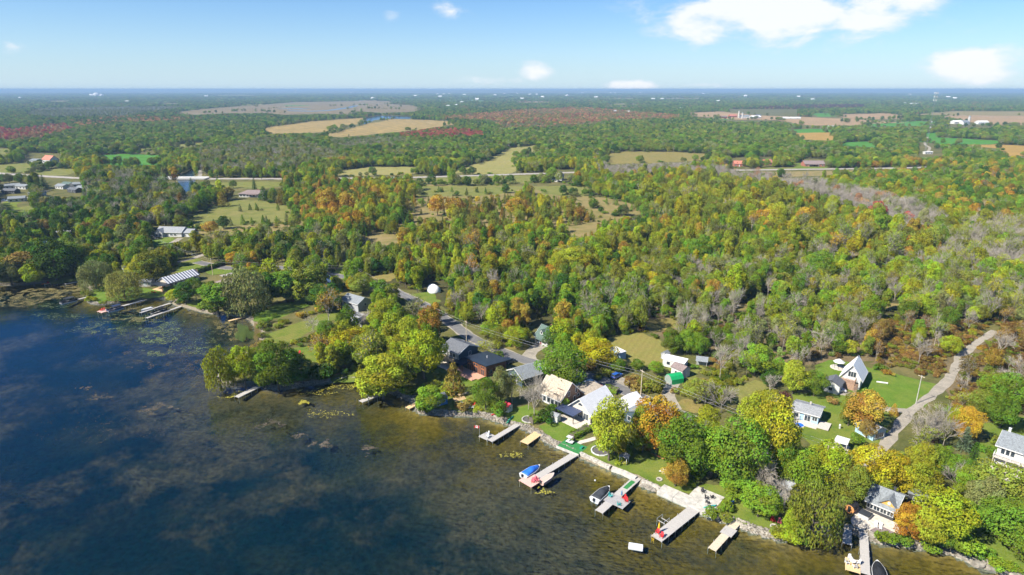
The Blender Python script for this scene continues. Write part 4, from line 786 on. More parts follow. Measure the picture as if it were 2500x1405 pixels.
farm = [(1782, 287, 26, 14, 5, 4, W_BRICK, R_RED), (1808, 289, 30, 16, 5, 5, W_WHITE, R_LGREY), (1836, 290, 34, 15, 5, 4, W_WHITE, R_WHITE), (1906, 291, 62, 13, 4, 2, W_WHITE, R_WHITE), (1845, 288, 18, 12, 5, 6, W_BRICK, R_SLATE),
        (2330, 303, 36, 16, 5, 4, W_WHITE, R_WHITE), (2352, 305, 20, 14, 6, 5, W_WHITE, R_LGREY), (2388, 304, 32, 14, 5, 4, W_WHITE, R_WHITE), (2225, 257, 60, 25, 6, 5, W_WHITE, R_WHITE), (1762, 289, 20, 12, 4, 3, W_BRICK, R_BROWN), (2022, 314, 18, 8, 4, 2, W_WHITE, R_WHITE), (2258, 377, 12, 5, 3, .5, W_WHITE, R_WHITE)]
fl = ['red brick barn at the west end of the ploughed farm', 'white barn with grey roof beside the farm silo', 'broad white barn in the middle of the ploughed farm', 'very long white poultry shed on ploughed field', 'dark roofed barn between the white farm barns', 'white barn at the left of the eastern farm', 'grey roofed barn next to the eastern silo', 'white machine shed right of the eastern silo', 'big white far barn near the radio mast top', 'brown roofed farmhouse at the field edge', 'small white field hut above the green strip', 'white equipment hut at the foot of the radio mast']
for (px, py, L_, D_, h_, r_2, wm, rm), lb in zip(farm, fl): barn('farm_barn' if L_ > 14 else 'field_hut', lb, px, py, L_, D_, h_, r_2, wm, rm, R(rnd.uniform(-15, 15)), wins=3)
for px, py, hh_, lb in ((1803, 289, 22, 'tall pale silo beside the white farm barns'), (1812, 290, 17, 'shorter silo right of the tall farm silo'), (2364, 304, 20, 'grey silo of the eastern farm')):
    c = G(px, py); s_ = thing('silo', lb, 'silo', c, 0, 'farm silos'); MB().tube((0, 0, 0), (0, 0, hh_), 3.0, n=14).build('barrel', CONCRETE, s_); MB().loft([[(3.1 * math.cos(k) * q, 3.1 * math.sin(k) * q, hh_ + z_) for k in np.arange(0, 6.2, .45)] for q, z_ in ((1, 0), (.75, 1.6), (.2, 2.5))]).build('dome', R_LGREY, s_)
W20 = 'first second third fourth fifth sixth seventh eighth ninth tenth eleventh twelfth thirteenth fourteenth fifteenth sixteenth seventeenth eighteenth nineteenth'.split()
T10 = ['', '', 'twent', 'thirt', 'fort', 'fift', 'sixt', 'sevent', 'eight', 'ninet']
def nth(n): return W20[n - 1] if n < 20 else 'hundredth' if n >= 100 else T10[n // 10] + ('ieth' if n % 10 == 0 else 'y ' + W20[n % 10 - 1])
places = [(855, 229), (905, 243), (1010, 237), (1065, 232), (1070, 239), (1095, 231), (1130, 234), (1205, 235), (1230, 231), (1260, 230), (1290, 233), (1307, 233), (1330, 226), (1420, 229), (1490, 229), (1500, 230), (1590, 245), (1615, 245), (1450, 241), (1560, 229), (1945, 239), (2025, 228), (1715, 231), (1815, 237), (1500, 275), (1530, 276), (1110, 260), (1090, 262), (1125, 253), (2210, 256), (2310, 240), (2325, 243), (2220, 233), (2450, 265), (1660, 268), (1080, 232), (500, 238), (45, 242), (305, 251), (1320, 240), (1380, 236), (1750, 250), (1980, 246), (1270, 244), (1160, 245)]
for k, (px, py) in enumerate(sorted(places)):
    c = G(px, py); sc = min(3.0, max(1.0, c.y / 2600))
    barn('distant_farmhouse', f'tiny white farm building on the far plain, {nth(k + 1)} from the left', px, py, 13 * sc, 10 * sc, 4.5 * sc, 3 * sc, W_WHITE, R_WHITE, R(rnd.uniform(-40, 40)), wins=2, cat='house', group='far white farm buildings')
# homes of the camp by the bridge
camp = [(5, 474, 'dark'), (12, 462, 'w'), (38, 462, 'w'), (70, 480, 'w'), (135, 461, 'w'), (150, 456, 'b'), (178, 458, 'w'), (20, 495, 'w'), (186, 466, 'w'), (165, 470, 'dark')]
cl_ = ['dark roofed cabin at the frame edge of the camp', 'grey roofed camp cabin with white walls near the highway', 'long grey roofed cabin among camp trees', 'white camp house beside the gravel loop', 'white mobile home below the roadside spruce', 'teal roofed mobile home next to the white one', 'white mobile home at the right end of the camp', 'low white cabin beside the lower camp road', 'small white camp shed near the mobile homes', 'dark camp cabin below the mobile homes']
for (px, py, c_), lb in zip(camp, cl_): barn('camp_cabin', lb, px, py, 12, 7, 2.8, 1.5, W_WHITE if c_ != 'dark' else W_DARK, {'dark': R_SLATE, 'w': R_LGREY, 'b': R_GREEN}[c_], R(rnd.uniform(-25, 35)), wins=3, cat='cabin')
camp2 = [(62, 612, W_WHITE, R_LGREY, 'white trailer on the dark lakeside camp lawn'), (80, 606, W_WHITE, R_WHITE, 'white camper beside the lakeside trailer'), (138, 580, W_BLUE, R_WHITE, 'pale blue cabin on the lakeside camp lawn'), (158, 574, W_WHITE, R_WHITE, 'long white trailer shaded by lakeside trees'), (25, 590, W_WHITE, R_LGREY, 'small white hut under dark trees at the left'), (382, 512, W_WHITE, R_GREY, 'white house hidden among dark trees above the ranch house'), (640, 622, W_WHITE, R_LGREY, 'pale roofed house among shrubs beside the road'), (785, 642, W_WHITE, R_LGREY, 'white trailer roof behind the blue spruce'), (822, 640, W_BEIGE, R_WHITE, 'second pale trailer beside the blue spruce'), (475, 473, W_WHITE, R_LGREY, 'white cottage by the tall spruce at the bridge')]
for px, py, w_, r_, lb in camp2: barn('trailer_home', lb, px, py, 8, 5, 2.7, 1.0, w_, r_, R(rnd.uniform(-20, 40)), wins=2, cat='cabin')
# bridge over the river
a, b = G(388, 438), G(505, 438); d = b - a; br = thing('highway_bridge', 'pale concrete highway bridge over the narrow river', 'bridge', (a.x, a.y, LAND), math.atan2(d.y, d.x)); L = d.length
MB().box(0, L, -6, 6, .35, 1.2).build('bridge_deck', CONCRETE, br)
for y in (-5.9, 5.6): MB().box(0, L, y, y + .3, 1.203, 2.2).build('parapet', T_WHITE, br)
for x in (L * .33, L * .6): MB().box(x - .5, x + .5, -5, 5, -1, .345).build('pier', CONCRETE, br)
# radio mast, water tower, far works
c = G(2258, 376); m_ = thing('radio_mast', 'tall slim lattice radio mast with white antennas', 'mast', c); Hm = 88; mb = MB()
for k in range(3): mb.tube((1.0 * math.cos(k * 2.094), 1.0 * math.sin(k * 2.094), 0), (.8 * math.cos(k * 2.094), .8 * math.sin(k * 2.094), Hm), .06, n=4)
for z_ in np.arange(0, Hm - 3, 3.0):
    for k in range(3): mb.tube((math.cos(k * 2.094), math.sin(k * 2.094), z_), (.9 * math.cos(k * 2.094 + 2.094), .9 * math.sin(k * 2.094 + 2.094), z_ + 3), .03, n=3)
mb.build('lattice', mat('galvanised', (.28, .29, .31), .5, .1, 1), m_)
for k in range(9):
    z_ = Hm - 2 - (k // 3) * 5; MB().cbox((2.2 * math.cos(k * 2.1), 2.2 * math.sin(k * 2.1), z_), (.5, .3, 2.6), k * 2.1).tube((0, 0, z_), (2.2 * math.cos(k * 2.1), 2.2 * math.sin(k * 2.1), z_), .08, n=4).build('antenna', T_WHITE, m_)
for z_ in (46, 38): MB().tube((0, -1.4, z_), (0, -1.8, z_), .9, n=10).build('dish', T_WHITE, m_)
c = G(722, 229); t_ = thing('water_tower', 'white water tower on the far horizon', 'water tower', c); MB().tube((0, 0, 0), (0, 0, 58), 7, n=10).build('shaft', T_WHITE, t_); MB().loft([[(q * math.cos(k), q * math.sin(k), z_) for k in np.arange(0, 6.2, .5)] for q, z_ in ((8, 58), (22, 68), (22, 80), (9, 89))]).build('tank', T_WHITE, t_)
c = G(679, 232); t_ = thing('far_spire', 'slim white spire standing above the far forest', 'tower', c); MB().tube((0, 0, 0), (0, 0, 30), 5, n=8).build('shaft', T_WHITE, t_); MB().tube((0, 0, 30), (0, 0, 62), 5, .3, n=8).build('spire', T_WHITE, t_)
c = G(233, 236); t_ = thing('storage_domes', 'cluster of white storage domes on the far plain', 'works', c)
for x, q in ((-45, 34), (20, 48), (85, 30)): MB().loft([[(x + q * s_ * math.cos(k), q * s_ * math.sin(k), q * z_) for k in np.arange(0, 6.2, .5)] for s_, z_ in ((1, 0), (.95, .45), (.7, .8), (.2, 1.0))]).build('dome', T_WHITE, t_)
# ------------------------------------------------------------------ docks, boats, cars, garden things
ALU = mat('aluminium', (.55, .57, .58), .35, .08, 2, metal=.6); RUB = mat('tyre_rubber', (.02, .02, .022), .8, .1, 4); RED = mat('red_paint', (.52, .028, .030), .45, .08, 2); TEAL = mat('teal_paint', (.05, .38, .36), .5, .08, 2); PINK = mat('pink_paint', (.62, .14, .17), .5, .1, 2)
BLUE = mat('blue_canvas', (.018, .12, .50), .6, .12, 2); NAVYC = mat('charcoal_canvas', (.030, .034, .042), .7, .15, 2); YEL = mat('yellow_paint', (.70, .42, .03), .5, .06, 2); HULL = mat('white_gelcoat', (.54, .55, .56), .25, .04, 1, spec=.5); KGREEN = mat('green_paint', (.02, .22, .14), .5, .1, 2); ORANGE = mat('orange_paint', (.60, .17, .03), .5, .1, 2); BLACKC = mat('black_canvas', (.014, .015, .018), .7, .2, 2); GREYP = mat('pale_grey_plank', (.37, .35, .325), .9, .14, 2.5, .15, stretch=(6, 1, 1)); TANP = mat('tan_plank', (.56, .40, .21), .85, .14, 2.5, .15, stretch=(6, 1, 1)); OLDP = mat('old_plank', (.50, .42, .31), .9, .22, 2.5, .2, stretch=(6, 1, 1)); PINKP = mat('pinkish_plank', (.58, .36, .30), .85, .15, 2.5, .15, stretch=(6, 1, 1)); TURF = mat('green_turf_mat', (.030, .17, .045), .95, .15, 3); DARKP = mat('dark_grey_plank', (.30, .29, .29), .9, .2, 2.5, .15, stretch=(6, 1, 1))
def panel(mb, x0, x1, y0, y1, z, across=True):
    n = max(4, int((x1 - x0 if across else y1 - y0) / .24)); 
    for k in range(n):
        if across: a = x0 + (x1 - x0) * k / n; mb.box(a + .008, a + (x1 - x0) / n - .008, y0, y1, z - .05 + rnd.uniform(-.004, .004), z + rnd.uniform(-.006, .006))
        else: a = y0 + (y1 - y0) * k / n; mb.box(x0, x1, a + .008, a + (y1 - y0) / n - .008, z - .05, z + rnd.uniform(-.006, .006))
    for y in (y0 + .04, y1 - .10): mb.box(x0 + .01, x1 - .01, y, y + .06, z - .24, z - .06)
    return mb
DZ = .62
def dock(label, S, E, width, m, sec=2.4, plat=None, name='dock', posts=True):
    """S: shore end, E: lake end. Local x runs out into the lake."""
    a, b = G(*S, DZ), G(*E, DZ); d = b - a; o = thing(name, label, 'dock', (a.x, a.y, 0), math.atan2(d.y, d.x)); L = d.length; n = max(1, round(L / sec))
    for k in range(n):
        x0, x1 = L * k / n + .02, L * (k + 1) / n - .02; p = panel(MB(), x0, x1, -width / 2, width / 2, DZ).build('deck_panel', m, o)
        if posts:
            for y in (-width / 2 - .05, width / 2 + .05): MB().tube((x1 - .1, y, -2.4), (x1 - .1, y, DZ + (.35 if k % 2 else .12)), .045, n=6).build('post', ALU, p)
    if plat:
        for (x0, x1, y0, y1, pm) in plat:
            p = panel(MB(), x0, x1, y0, y1, DZ + .01).build('platform', pm, o)
            for x in (x0 + .15, x1 - .15):
                for y in (y0 + .12, y1 - .12): MB().tube((x, y, -2.4), (x, y, DZ - .06), .07, n=6).build('post', OLDP, p)
    o['length_m'] = L
    return o
def on(o, x, y, z=DZ):
    """World point of a local spot on a thing."""
    c, s = math.cos(o.rotation_euler.z), math.sin(o.rotation_euler.z); return Vector((o.location.x + x * c - y * s, o.location.y + x * s + y * c, z + (o.location.z if z != DZ else 0)))
CH = {}
def chair(label, p, rz, m, group=None, name='deck_chair'):
    if m.name not in CH:
        def me(mb): return mb.mesh('x', m)
        seat = MB();
        for k in range(5): seat.cbox((0, -.22 + k * .11, .34 - k * .018), (.58, .1, .03), 0, -.16)
        back = MB()
        for k in range(5): back.cbox((-.24 + k * .12, .36, .68 + .05 * (2 - abs(k - 2))), (.11, .03, .86), 0, -.34)
        back.cbox((0, .40, .62), (.62, .04, .07), 0, -.34)
        CH[m.name] = [('seat', me(seat)), ('backrest', me(back)), ('armrest', me(MB().box(-.42, -.28, -.35, .42, .56, .60))), ('armrest', me(MB().box(.28, .42, -.35, .42, .56, .60))), ('leg', me(MB().box(-.38, -.31, -.33, -.25, 0, .557))), ('leg', me(MB().box(.31, .38, -.33, -.25, 0, .557))), ('leg', me(MB().box(-.36, -.32, .26, .40, 0, .557))), ('leg', me(MB().box(.32, .36, .26, .40, 0, .557)))]
    o = thing(name, label, 'chair', p, rz, group)
    for n_, e in CH[m.name]: e.name = n_; obj(n_, e, o)
    return o
def hull_rings(L, W, H, n=11, flare=.82, keel=.35):
    R_ = []
    for k in range(n):
        t = k / (n - 1); x = -L / 2 + L * t; b = W / 2 * (1 - max(0, (t - .42) / .58) ** 2.3) + .02; zk = -keel + (keel + H * .55) * max(0, (t - .62) / .38) ** 2; top = H * (.82 + .22 * t)
        R_.append([(x, -b, top), (x, -b * flare, zk * .25 + .02), (x, 0, zk), (x, b * flare, zk * .25 + .02), (x, b, top)])
    return R_
def boat(label, p, rz, L=6.2, W=2.4, cover=None, hullm=None, kind='run', name='motor_boat'):
    o = thing(name, label, 'boat', (p[0], p[1], .12), rz); rr = hull_rings(L, W, .95)
    MB().loft([r for r in rr]).build('hull', hullm or HULL, o, smooth=False)
    gun = MB()
    for s in (0, 4):
        for a, b in zip(rr[:-1], rr[1:]): gun.tube(a[s], b[s], .055, n=5)
    gun.build('gunwale', T_WHITE, o)
    if cover:
        cr = []
        for k, r in enumerate(rr[1:-1]):
            x, b, top = r[0][0], r[4][1], r[4][2]; t = k / (len(rr) - 3); hgt = .22 + .62 * math.exp(-((t - .52) / .22) ** 2)
            cr.append([(x, b * q, top + .03 + hgt * (1 - abs(q) ** 1.8)) for q in (-.97, -.6, -.25, .0, .25, .6, .97)])
        MB().loft(cr).build('cover', cover, o, smooth=True)
        MB().box(-L / 2 + .1, -L / 2 + L * .1, -W * .42, W * .42, .80, .86).build('swim_deck', hullm or HULL, o)
    else:
        MB().box(-L * .42, L * .18, -W * .36, W * .36, .28, .36).build('floor', GREYP, o)
        for x in (-L * .34, -L * .12, L * .12): MB().box(x - .18, x + .18, -W * .42, W * .42, .55, .64).build('bench', ALU, o)
    MB().box(-L / 2 - .42, -L / 2 - .05, -.2, .2, .55, 1.15).tube((-L / 2 - .24, 0, .55), (-L / 2 - .24, 0, -.4), .07, n=6).build('outboard_motor', BLACKC if cover else IRON, o)
    if cover:
        ws = MB().add([(L * .10, -W * .34, .98), (L * .10, W * .34, .98), (-.1, W * .28, 1.62), (-.1, -W * .28, 1.62)], [(0, 1, 2, 3)]).build('windshield', GLASS, o)
    return o
def pontoon(label, p, rz, top, L=6.5, W=2.5):
    o = thing('pontoon_boat', label, 'boat', (p[0], p[1], .1), rz)
    for y in (-W * .36, W * .36): MB().tube((-L / 2, y, .1), (L / 2 - .6, y, .1), .30, n=10).tube((L / 2 - .6, y, .1), (L / 2, y, .22), .30, .05, n=10).build('float', ALU, o)
    MB().box(-L / 2, L / 2 - .2, -W / 2, W / 2, .42, .52).build('deck', GREYP, o)
    for a, b, c, d in ((-L / 2, L / 2 - .3, -W / 2, -W / 2 + .06), (-L / 2, L / 2 - .3, W / 2 - .06, W / 2), (L / 2 - .36, L / 2 - .3, -W / 2 + .07, W / 2 - .07), (-L / 2, -L / 2 + .06, -W / 2 + .07, W / 2 - .07)): MB().box(a, b, c, d, .56, 1.15).build('fence_panel', top, o)
    MB().prism([(-W / 2 + .05, 2.15), (0, 2.35), (W / 2 - .05, 2.15), (W / 2 - .05, 2.22), (0, 2.42), (-W / 2 + .05, 2.22)], 'x', -L * .38, L * .18).build('canopy', top, o)
    for x in (-L * .36, L * .16):
        for y in (-W / 2 + .1, W / 2 - .1): MB().tube((x, y, 1.15), (x, y, 2.16), .03, n=5).build('canopy_pole', ALU, o)
    MB().box(-L * .3, L * .1, W * .18, W * .40, .53, 1.0).build('bench', T_WHITE, o); MB().box(-L / 2 - .45, -L / 2 - .03, -.2, .2, .35, 1.1).build('outboard_motor', IRON, o)
    return o
def kayak(label, p, rz, m, z, name='kayak'):
    o = thing(name, label, name, (p[0], p[1], z), rz); n = 9
    MB().loft([[(-1.7 + 3.4 * k / (n - 1), q * .36 * math.sin(math.pi * (k + .25) / (n - .5)), zz) for q, zz in ((-1, .22), (-.7, .02), (0, -.03), (.7, .02), (1, .22), (0, .34))] for k in range(n)]).build('hull', m, o, smooth=True)
    MB().tube((-.1, 0, .28), (-.1, 0, .36), .30, .33, n=10).build('cockpit', BLACKC, o)
    return o
D = {}
D[1] = dock('narrow beige dock with orange kayak at the far weedy cove', (182, 684), (108, 694), 1.5, TANP); D['1b'] = dock('short white dock beside the far weedy cove', (190, 688), (158, 694), 1.2, GREYP)
D[2] = dock('short pale dock beside reeds with a dark pontoon boat', (212, 726), (182, 733), 1.3, GREYP)
D[3] = dock('long white dock with red chairs at its end', (352, 733), (262, 757), 1.5, GREYP, plat=None); L3 = D[3]['length_m']; panel(MB(), L3 - .2, L3 + 3.4, -1.9, 1.9, DZ + .01).build('platform', PINKP, D[3])
D[4] = dock('white dock between two moored pontoon boats', (417, 740), (342, 764), 1.3, GREYP); D[5] = dock('long narrow pale dock nearest the dark poplar', (442, 748), (357, 777), 1.4, GREYP)
D[6] = dock('short beige dock at the marshy bay corner', (600, 773), (558, 784), 1.3, TANP); D[7] = dock('plain grey dock at the rocky point', (636, 941), (577, 970), 1.9, GREYP)
D[8] = dock('pale dock with lift poles beneath the yellow tree', (938, 957), (880, 981), 1.9, GREYP); D[9] = dock('short tan dock beside the blue boathouse', (1024, 982), (994, 997), 1.8, TANP)
for x, y in ((3.0, 1.5), (3.8, 1.5), (7.0, 1.3)): MB().tube((x, y, -2), (x, y, 2.6), .05, n=6).build('lift_pole', ALU, D[8])
D[10] = dock('grey L shaped dock with flag and white chairs', (1273, 1031), (1196, 1077), 1.7, GREYP, plat=None); L10 = D[10]['length_m']; panel(MB(), L10 - 3.0, L10 + .3, -4.0, -.9, DZ + .01).build('platform', GREYP, D[10])
D[11] = dock('short new tan wooden dock next to the flag dock', (1316, 1056), (1279, 1082), 2.6, TANP)
D[12] = dock('long grey dock with pinkish end platform and blue covered boat', (1411, 1104), (1312, 1164), 2.0, GREYP); L12 = D[12]['length_m']; panel(MB(), L12 - .1, L12 + 4.4, -2.2, 2.0, DZ + .01).build('platform', PINKP, D[12])
D[13] = dock('long dock with green turf mat and dark square platform', (1559, 1164), (1462, 1250), 2.0, GREYP); L13 = D[13]['length_m']; panel(MB(), L13 * .55, L13 * .76, -1.6, 3.6, DZ + .012).build('platform', DARKP, D[13]); MB().box(L13 * .14, L13 * .36, -.55, .55, DZ + .012, DZ + .03).build('turf_mat', TURF, D[13])
D[14] = dock('wide pale dock with red chairs and yellow umbrella', (1697, 1241), (1602, 1316), 2.7, GREYP); D[15] = dock('weathered tan dock with a stepped middle platform', (1802, 1272), (1738, 1342), 1.7, OLDP); L15 = D[15]['length_m']; panel(MB(), L15 * .26, L15 * .50, -1.3, 1.3, DZ + .012).build('platform', GREYP, D[15])
D[16] = dock('short grey dock beside the round olive willow', (2069, 1290), (2068, 1329), 1.7, GREYP); D[17] = dock('long pale dock with white table set and black boat', (2108, 1292), (2113, 1402), 1.7, GREYP); L17 = D[17]['length_m']; panel(MB(), L17 - 3.6, L17 + .4, -3.6, -.87, DZ + .012).build('platform', TANP, D[17])
for k_ in (3, 10, 12):  # legs under the end platforms
    pf = [c for c in D[k_].children if c.name.startswith('platform')][0]; bb = [Vector(v) for v in pf.bound_box]; x0, x1 = bb[0].x, bb[6].x; y0, y1 = bb[0].y, bb[6].y
    for x in (x0 + .2, x1 - .2):
        for y in (y0 + .15, y1 - .15): MB().tube((x, y, -2.4), (x, y, DZ - .06), .07, n=6).build('post', OLDP, pf)
# boats
def near(o, x, y): return on(o, x, y, 0)
rz = lambda k: D[k].rotation_euler.z
boat('white motor boat under a bright blue canvas cover', near(D[12], L12 - .6, -2.6), rz(12) + math.pi, 6.2, 2.5, BLUE); boat('open aluminium fishing boat tied to the pinkish platform', near(D[12], L12 - 1.2, 2.3), rz(12) + math.pi, 4.8, 1.8, None, PINKP)
boat('white motor boat under a charcoal cover beside the turf dock', near(D[13], L13 * .66, -3.1), rz(13) + math.pi, 6.6, 2.6, NAVYC); boat('white motor boat with black cover moored at the table dock', near(D[17], L17 - 1.4, 2.4), rz(17) + math.pi + R(4), 7.0, 2.6, BLACKC)
pontoon('pontoon boat with dark canopy at the reedy short dock', near(D[2], D[2]['length_m'] + 2.6, 0), rz(2), NAVYC); pontoon('pontoon boat with dark blue canopy beside red chairs', near(D[3], L3 - 2.0, 2.1), rz(3), mat('navy_canvas', (.02, .035, .09), .6)); pontoon('black pontoon boat between the two pale docks', near(D[5], D[5]['length_m'] * .55, -2.2), rz(5), BLACKC); boat('small white open boat on the outer side of the white dock', near(D[4], D[4]['length_m'] * .72, -1.6), rz(4), 5, 1.9, None, HULL)
kayak('orange kayak lying on the far cove dock', on(D[1], D[1]['length_m'] - .6, 0), rz(1) + .2, ORANGE, DZ + .03); kayak('yellow kayak resting on the long white dock', on(D[3], L3 * .62, -1.4), rz(3), YEL, .1)
p = G(*z3(845, 1050)); kayak('red kayak on shore rocks below red roof shed', p, R(40), RED, LAND + .1); p = G(*z3(875, 1038)); kayak('second red kayak beside the shed steps', p, R(44), ORANGE, LAND + .1)
for i_, (a, b) in enumerate(((975, 1118), (992, 1098))): p = G(*z3(a, b)); kayak(['dark green canoe lying nearer the water by the flag dock', 'dark green canoe lying nearer the lawn by the flag dock'][i_], p, R(62), KGREEN, LAND - .15 + .2 * i_, 'canoe')
p = G(*z5(1648, 772)); kayak('bright blue kayak on lawn beside round bush', p, R(60), BLUE, LAND + .03); p = G(*z5(1420, 810)); kayak('teal kayak on the concrete promenade', p, R(15), TEAL, LAND + .25)
# swim raft, buoy, lift, flags, umbrellas
p = G(1552, 1336, .1); o = thing('swim_raft', 'white floating swim raft alone on the lake', 'raft', (p.x, p.y, 0), R(-14)); MB().box(-1.5, 1.5, -.9, .9, -.1, .32).build('float', T_WHITE, o, bevel=.06); MB().box(-1.45, 1.45, -.85, .85, .321, .36).build('deck', HULL, o); MB().tube((1.5, -.5, -.5), (1.5, -.5, .6), .03).tube((1.5, -.1, -.5), (1.5, -.1, .6), .03).build('ladder', ALU, o)
p = G(1453, 1173, .1); o = thing('mooring_buoy', 'small white mooring buoy off the turf dock', 'buoy', (p.x, p.y, 0)); MB().loft([[(.22 * q * math.cos(k), .22 * q * math.sin(k), z_) for k in np.arange(0, 6.2, .7)] for q, z_ in ((.3, -.2), (1, 0), (1, .15), (.3, .35))]).build('float', T_WHITE, o); MB().tube((0, 0, .3), (0, 0, .5), .03).build('ring', IRON, o)
o = thing('boat_lift', 'empty aluminium boat lift frame beside the wide dock', 'boat lift', near(D[14], D[14]['length_m'] * .58, -2.6), rz(14))
for x in (-1.0, 1.0):
    for y in (-.9, .9): MB().tube((x, y, -2), (x, y, 1.1), .06, n=6).build('post', ALU, o)
for y in (-.9, .9): MB().tube((-1, y, 1.05), (1, y, 1.05), .05, n=6).build('rail', ALU, o)
for x in (-.6, .6): MB().box(x - .08, x + .08, -.9, .9, .25, .35).build('bunk', GREYP, o)
def flag(label, p, rz):
    o = thing('flagpole', label, 'flag', p, rz); MB().tube((0, 0, -1.0), (0, 0, 3.4), .035, n=6).build('pole', ALU, o); rows = []
    def wv(x): return .08 * math.sin(x * 5)
    for nm, x0, x1, m_ in (('flag_red_hoist', .04, .40, RED), ('flag_white_field', .40, 1.10, T_WHITE), ('flag_red_fly', 1.10, 1.46, RED)):
        vs = []; n = 5
        for k in range(n): x = x0 + (x1 - x0) * k / (n - 1); vs += [(x, wv(x), 2.55 - .12 * x), (x, wv(x), 3.32 - .12 * x)]
        MB().add(vs + [(x, y + .015, z_) for x, y, z_ in vs], [(2 * k, 2 * k + 2, 2 * k + 3, 2 * k + 1) for k in range(n - 1)] + [(2 * k + 2 * n, 2 * k + 1 + 2 * n, 2 * k + 3 + 2 * n, 2 * k + 2 + 2 * n) for k in range(n - 1)]).build(nm, m_, o)
    lf = [(0, -.30), (.03, -.10), (.22, -.12), (.18, -.04), (.32, .08), (.24, .12), (.26, .22), (.14, .17), (.10, .30), (.0, .38)]; lf = lf + [(-a, b) for a, b in lf[-2:0:-1]]
    c = (.75, wv(.75), 2.84); MB().add([(c[0] + a * .8, wv(c[0] + a * .8) - .012, c[2] + b * .8) for a, b in lf], [tuple(range(len(lf)))]).build('maple_leaf', RED, o); MB().add([(c[0] + a * .8, wv(c[0] + a * .8) + .028, c[2] + b * .8) for a, b in lf], [tuple(range(len(lf)))]).build('maple_leaf', RED, o)
    return o
flag('red and white maple leaf flag at the L shaped dock', on(D[10], L10 + .1, -3.8), R(165))
o = thing('folded_umbrella', 'folded yellow umbrella standing on the wide dock', 'umbrella', on(D[14], D[14]['length_m'] - 2.2, -.9)); MB().tube((0, 0, 0), (0, 0, 2.6), .035, n=6).build('pole', ALU, o); MB().loft([[(q * math.cos(k), q * math.sin(k), z_) for k in np.arange(0, 6.2, .9)] for q, z_ in ((.10, .9), (.24, 1.1), (.20, 1.8), (.04, 2.5))]).build('canopy', YEL, o)
o = thing('folded_umbrella', 'folded blue umbrella standing on the dark platform', 'umbrella', on(D[13], L13 * .58, 1.4)); MB().tube((0, 0, 0), (0, 0, 2.4), .035, n=6).build('pole', ALU, o); MB().loft([[(q * math.cos(k), q * math.sin(k), z_) for k in np.arange(0, 6.2, .9)] for q, z_ in ((.10, .9), (.2, 1.1), (.17, 1.7), (.04, 2.3))]).build('canopy', mat('steel_blue_canvas', (.05, .16, .30), .6), o)
# dock chairs
for k, (x, y, m_, l_) in enumerate(((L3 + 2.2, -.8, RED, 'red dock chair at the long white dock, farther from shore'), (L3 + 1.2, -.9, RED, 'red dock chair at the long white dock, nearer the shore'))): chair(l_, on(D[3], x, y), rz(3) + R(90), m_, 'red chairs of the white dock')
chair('red chair on the far weedy cove dock', on(D[1], D[1]['length_m'] - 1.6, .1), rz(1), RED)
chair('pair left of two white chairs on the L dock platform', on(D[10], L10 - 1.9, -2.6), rz(10) + R(70), T_WHITE); chair('white chair at the lake edge of the L dock', on(D[10], L10 - .6, -1.6), rz(10) + R(100), T_WHITE)
for k, (x, y) in enumerate(((L12 + 1.6, .5), (L12 + 2.6, .9), (L12 + 1.5, 1.4))): chair(['pink chair on the pinkish platform nearest the blue boat', 'pink chair on the pinkish platform nearest open water', 'pink chair on the pinkish platform nearest the fishing boat'][k], on(D[12], x, y), rz(12) + R(90 + 40 * k), PINK, 'pink platform chairs')
for k, (x, y, m_) in enumerate(((.57, 1.9, RED), (.60, 2.9, RED), (.64, -.9, TEAL), (.72, 2.2, TEAL))): chair(['red chair on the dark platform beside the blue umbrella', 'red chair at the outer edge of the dark platform', 'teal chair on the dark platform beside the covered boat', 'teal chair on the dark platform at the lake side'][k], on(D[13], L13 * x, y), rz(13) + R(70 + 50 * k), m_, 'dark platform chairs')
L14 = D[14]['length_m']
for k, (x, y) in enumerate(((L14 - 1.6, -.8), (L14 - 1.2, .5))): chair(['red chair on the wide dock, by its ladder', 'red chair on the wide dock, by its middle'][k], on(D[14], x, y), rz(14) + R(100), RED, 'wide dock red chairs')
MB().tube((L14 + .1, -1.0, -.8), (L14 + .1, -1.0, 1.2), .04).tube((L14 + .1, -.5, -.8), (L14 + .1, -.5, 1.2), .04).box(L14 + .06, L14 + .14, -1, -.5, .1, .16).box(L14 + .06, L14 + .14, -1, -.5, -.3, -.24).build('ladder', YEL, D[14])
o = thing('patio_table', 'round white table on the long pale dock', 'table', on(D[17], L17 - 2.0, -2.3)); MB().tube((0, 0, .70), (0, 0, .75), .6, n=14).build('table_top', T_WHITE, o); MB().tube((0, 0, 0), (0, 0, .7), .06).build('leg', T_WHITE, o)
for k in range(4): chair(['white chair of the dock table set, shore side', 'white chair of the dock table set, open lake side', 'white chair of the dock table set, far lake end', 'white chair of the dock table set, beside the walkway'][k], on(D[17], L17 - 2.0 + 1.1 * math.cos(k * 1.571 + .4), -2.3 + 1.0 * math.sin(k * 1.571 + .4)), rz(17) + k * 1.571 + .4 - R(90), T_WHITE, 'white dock table chairs')
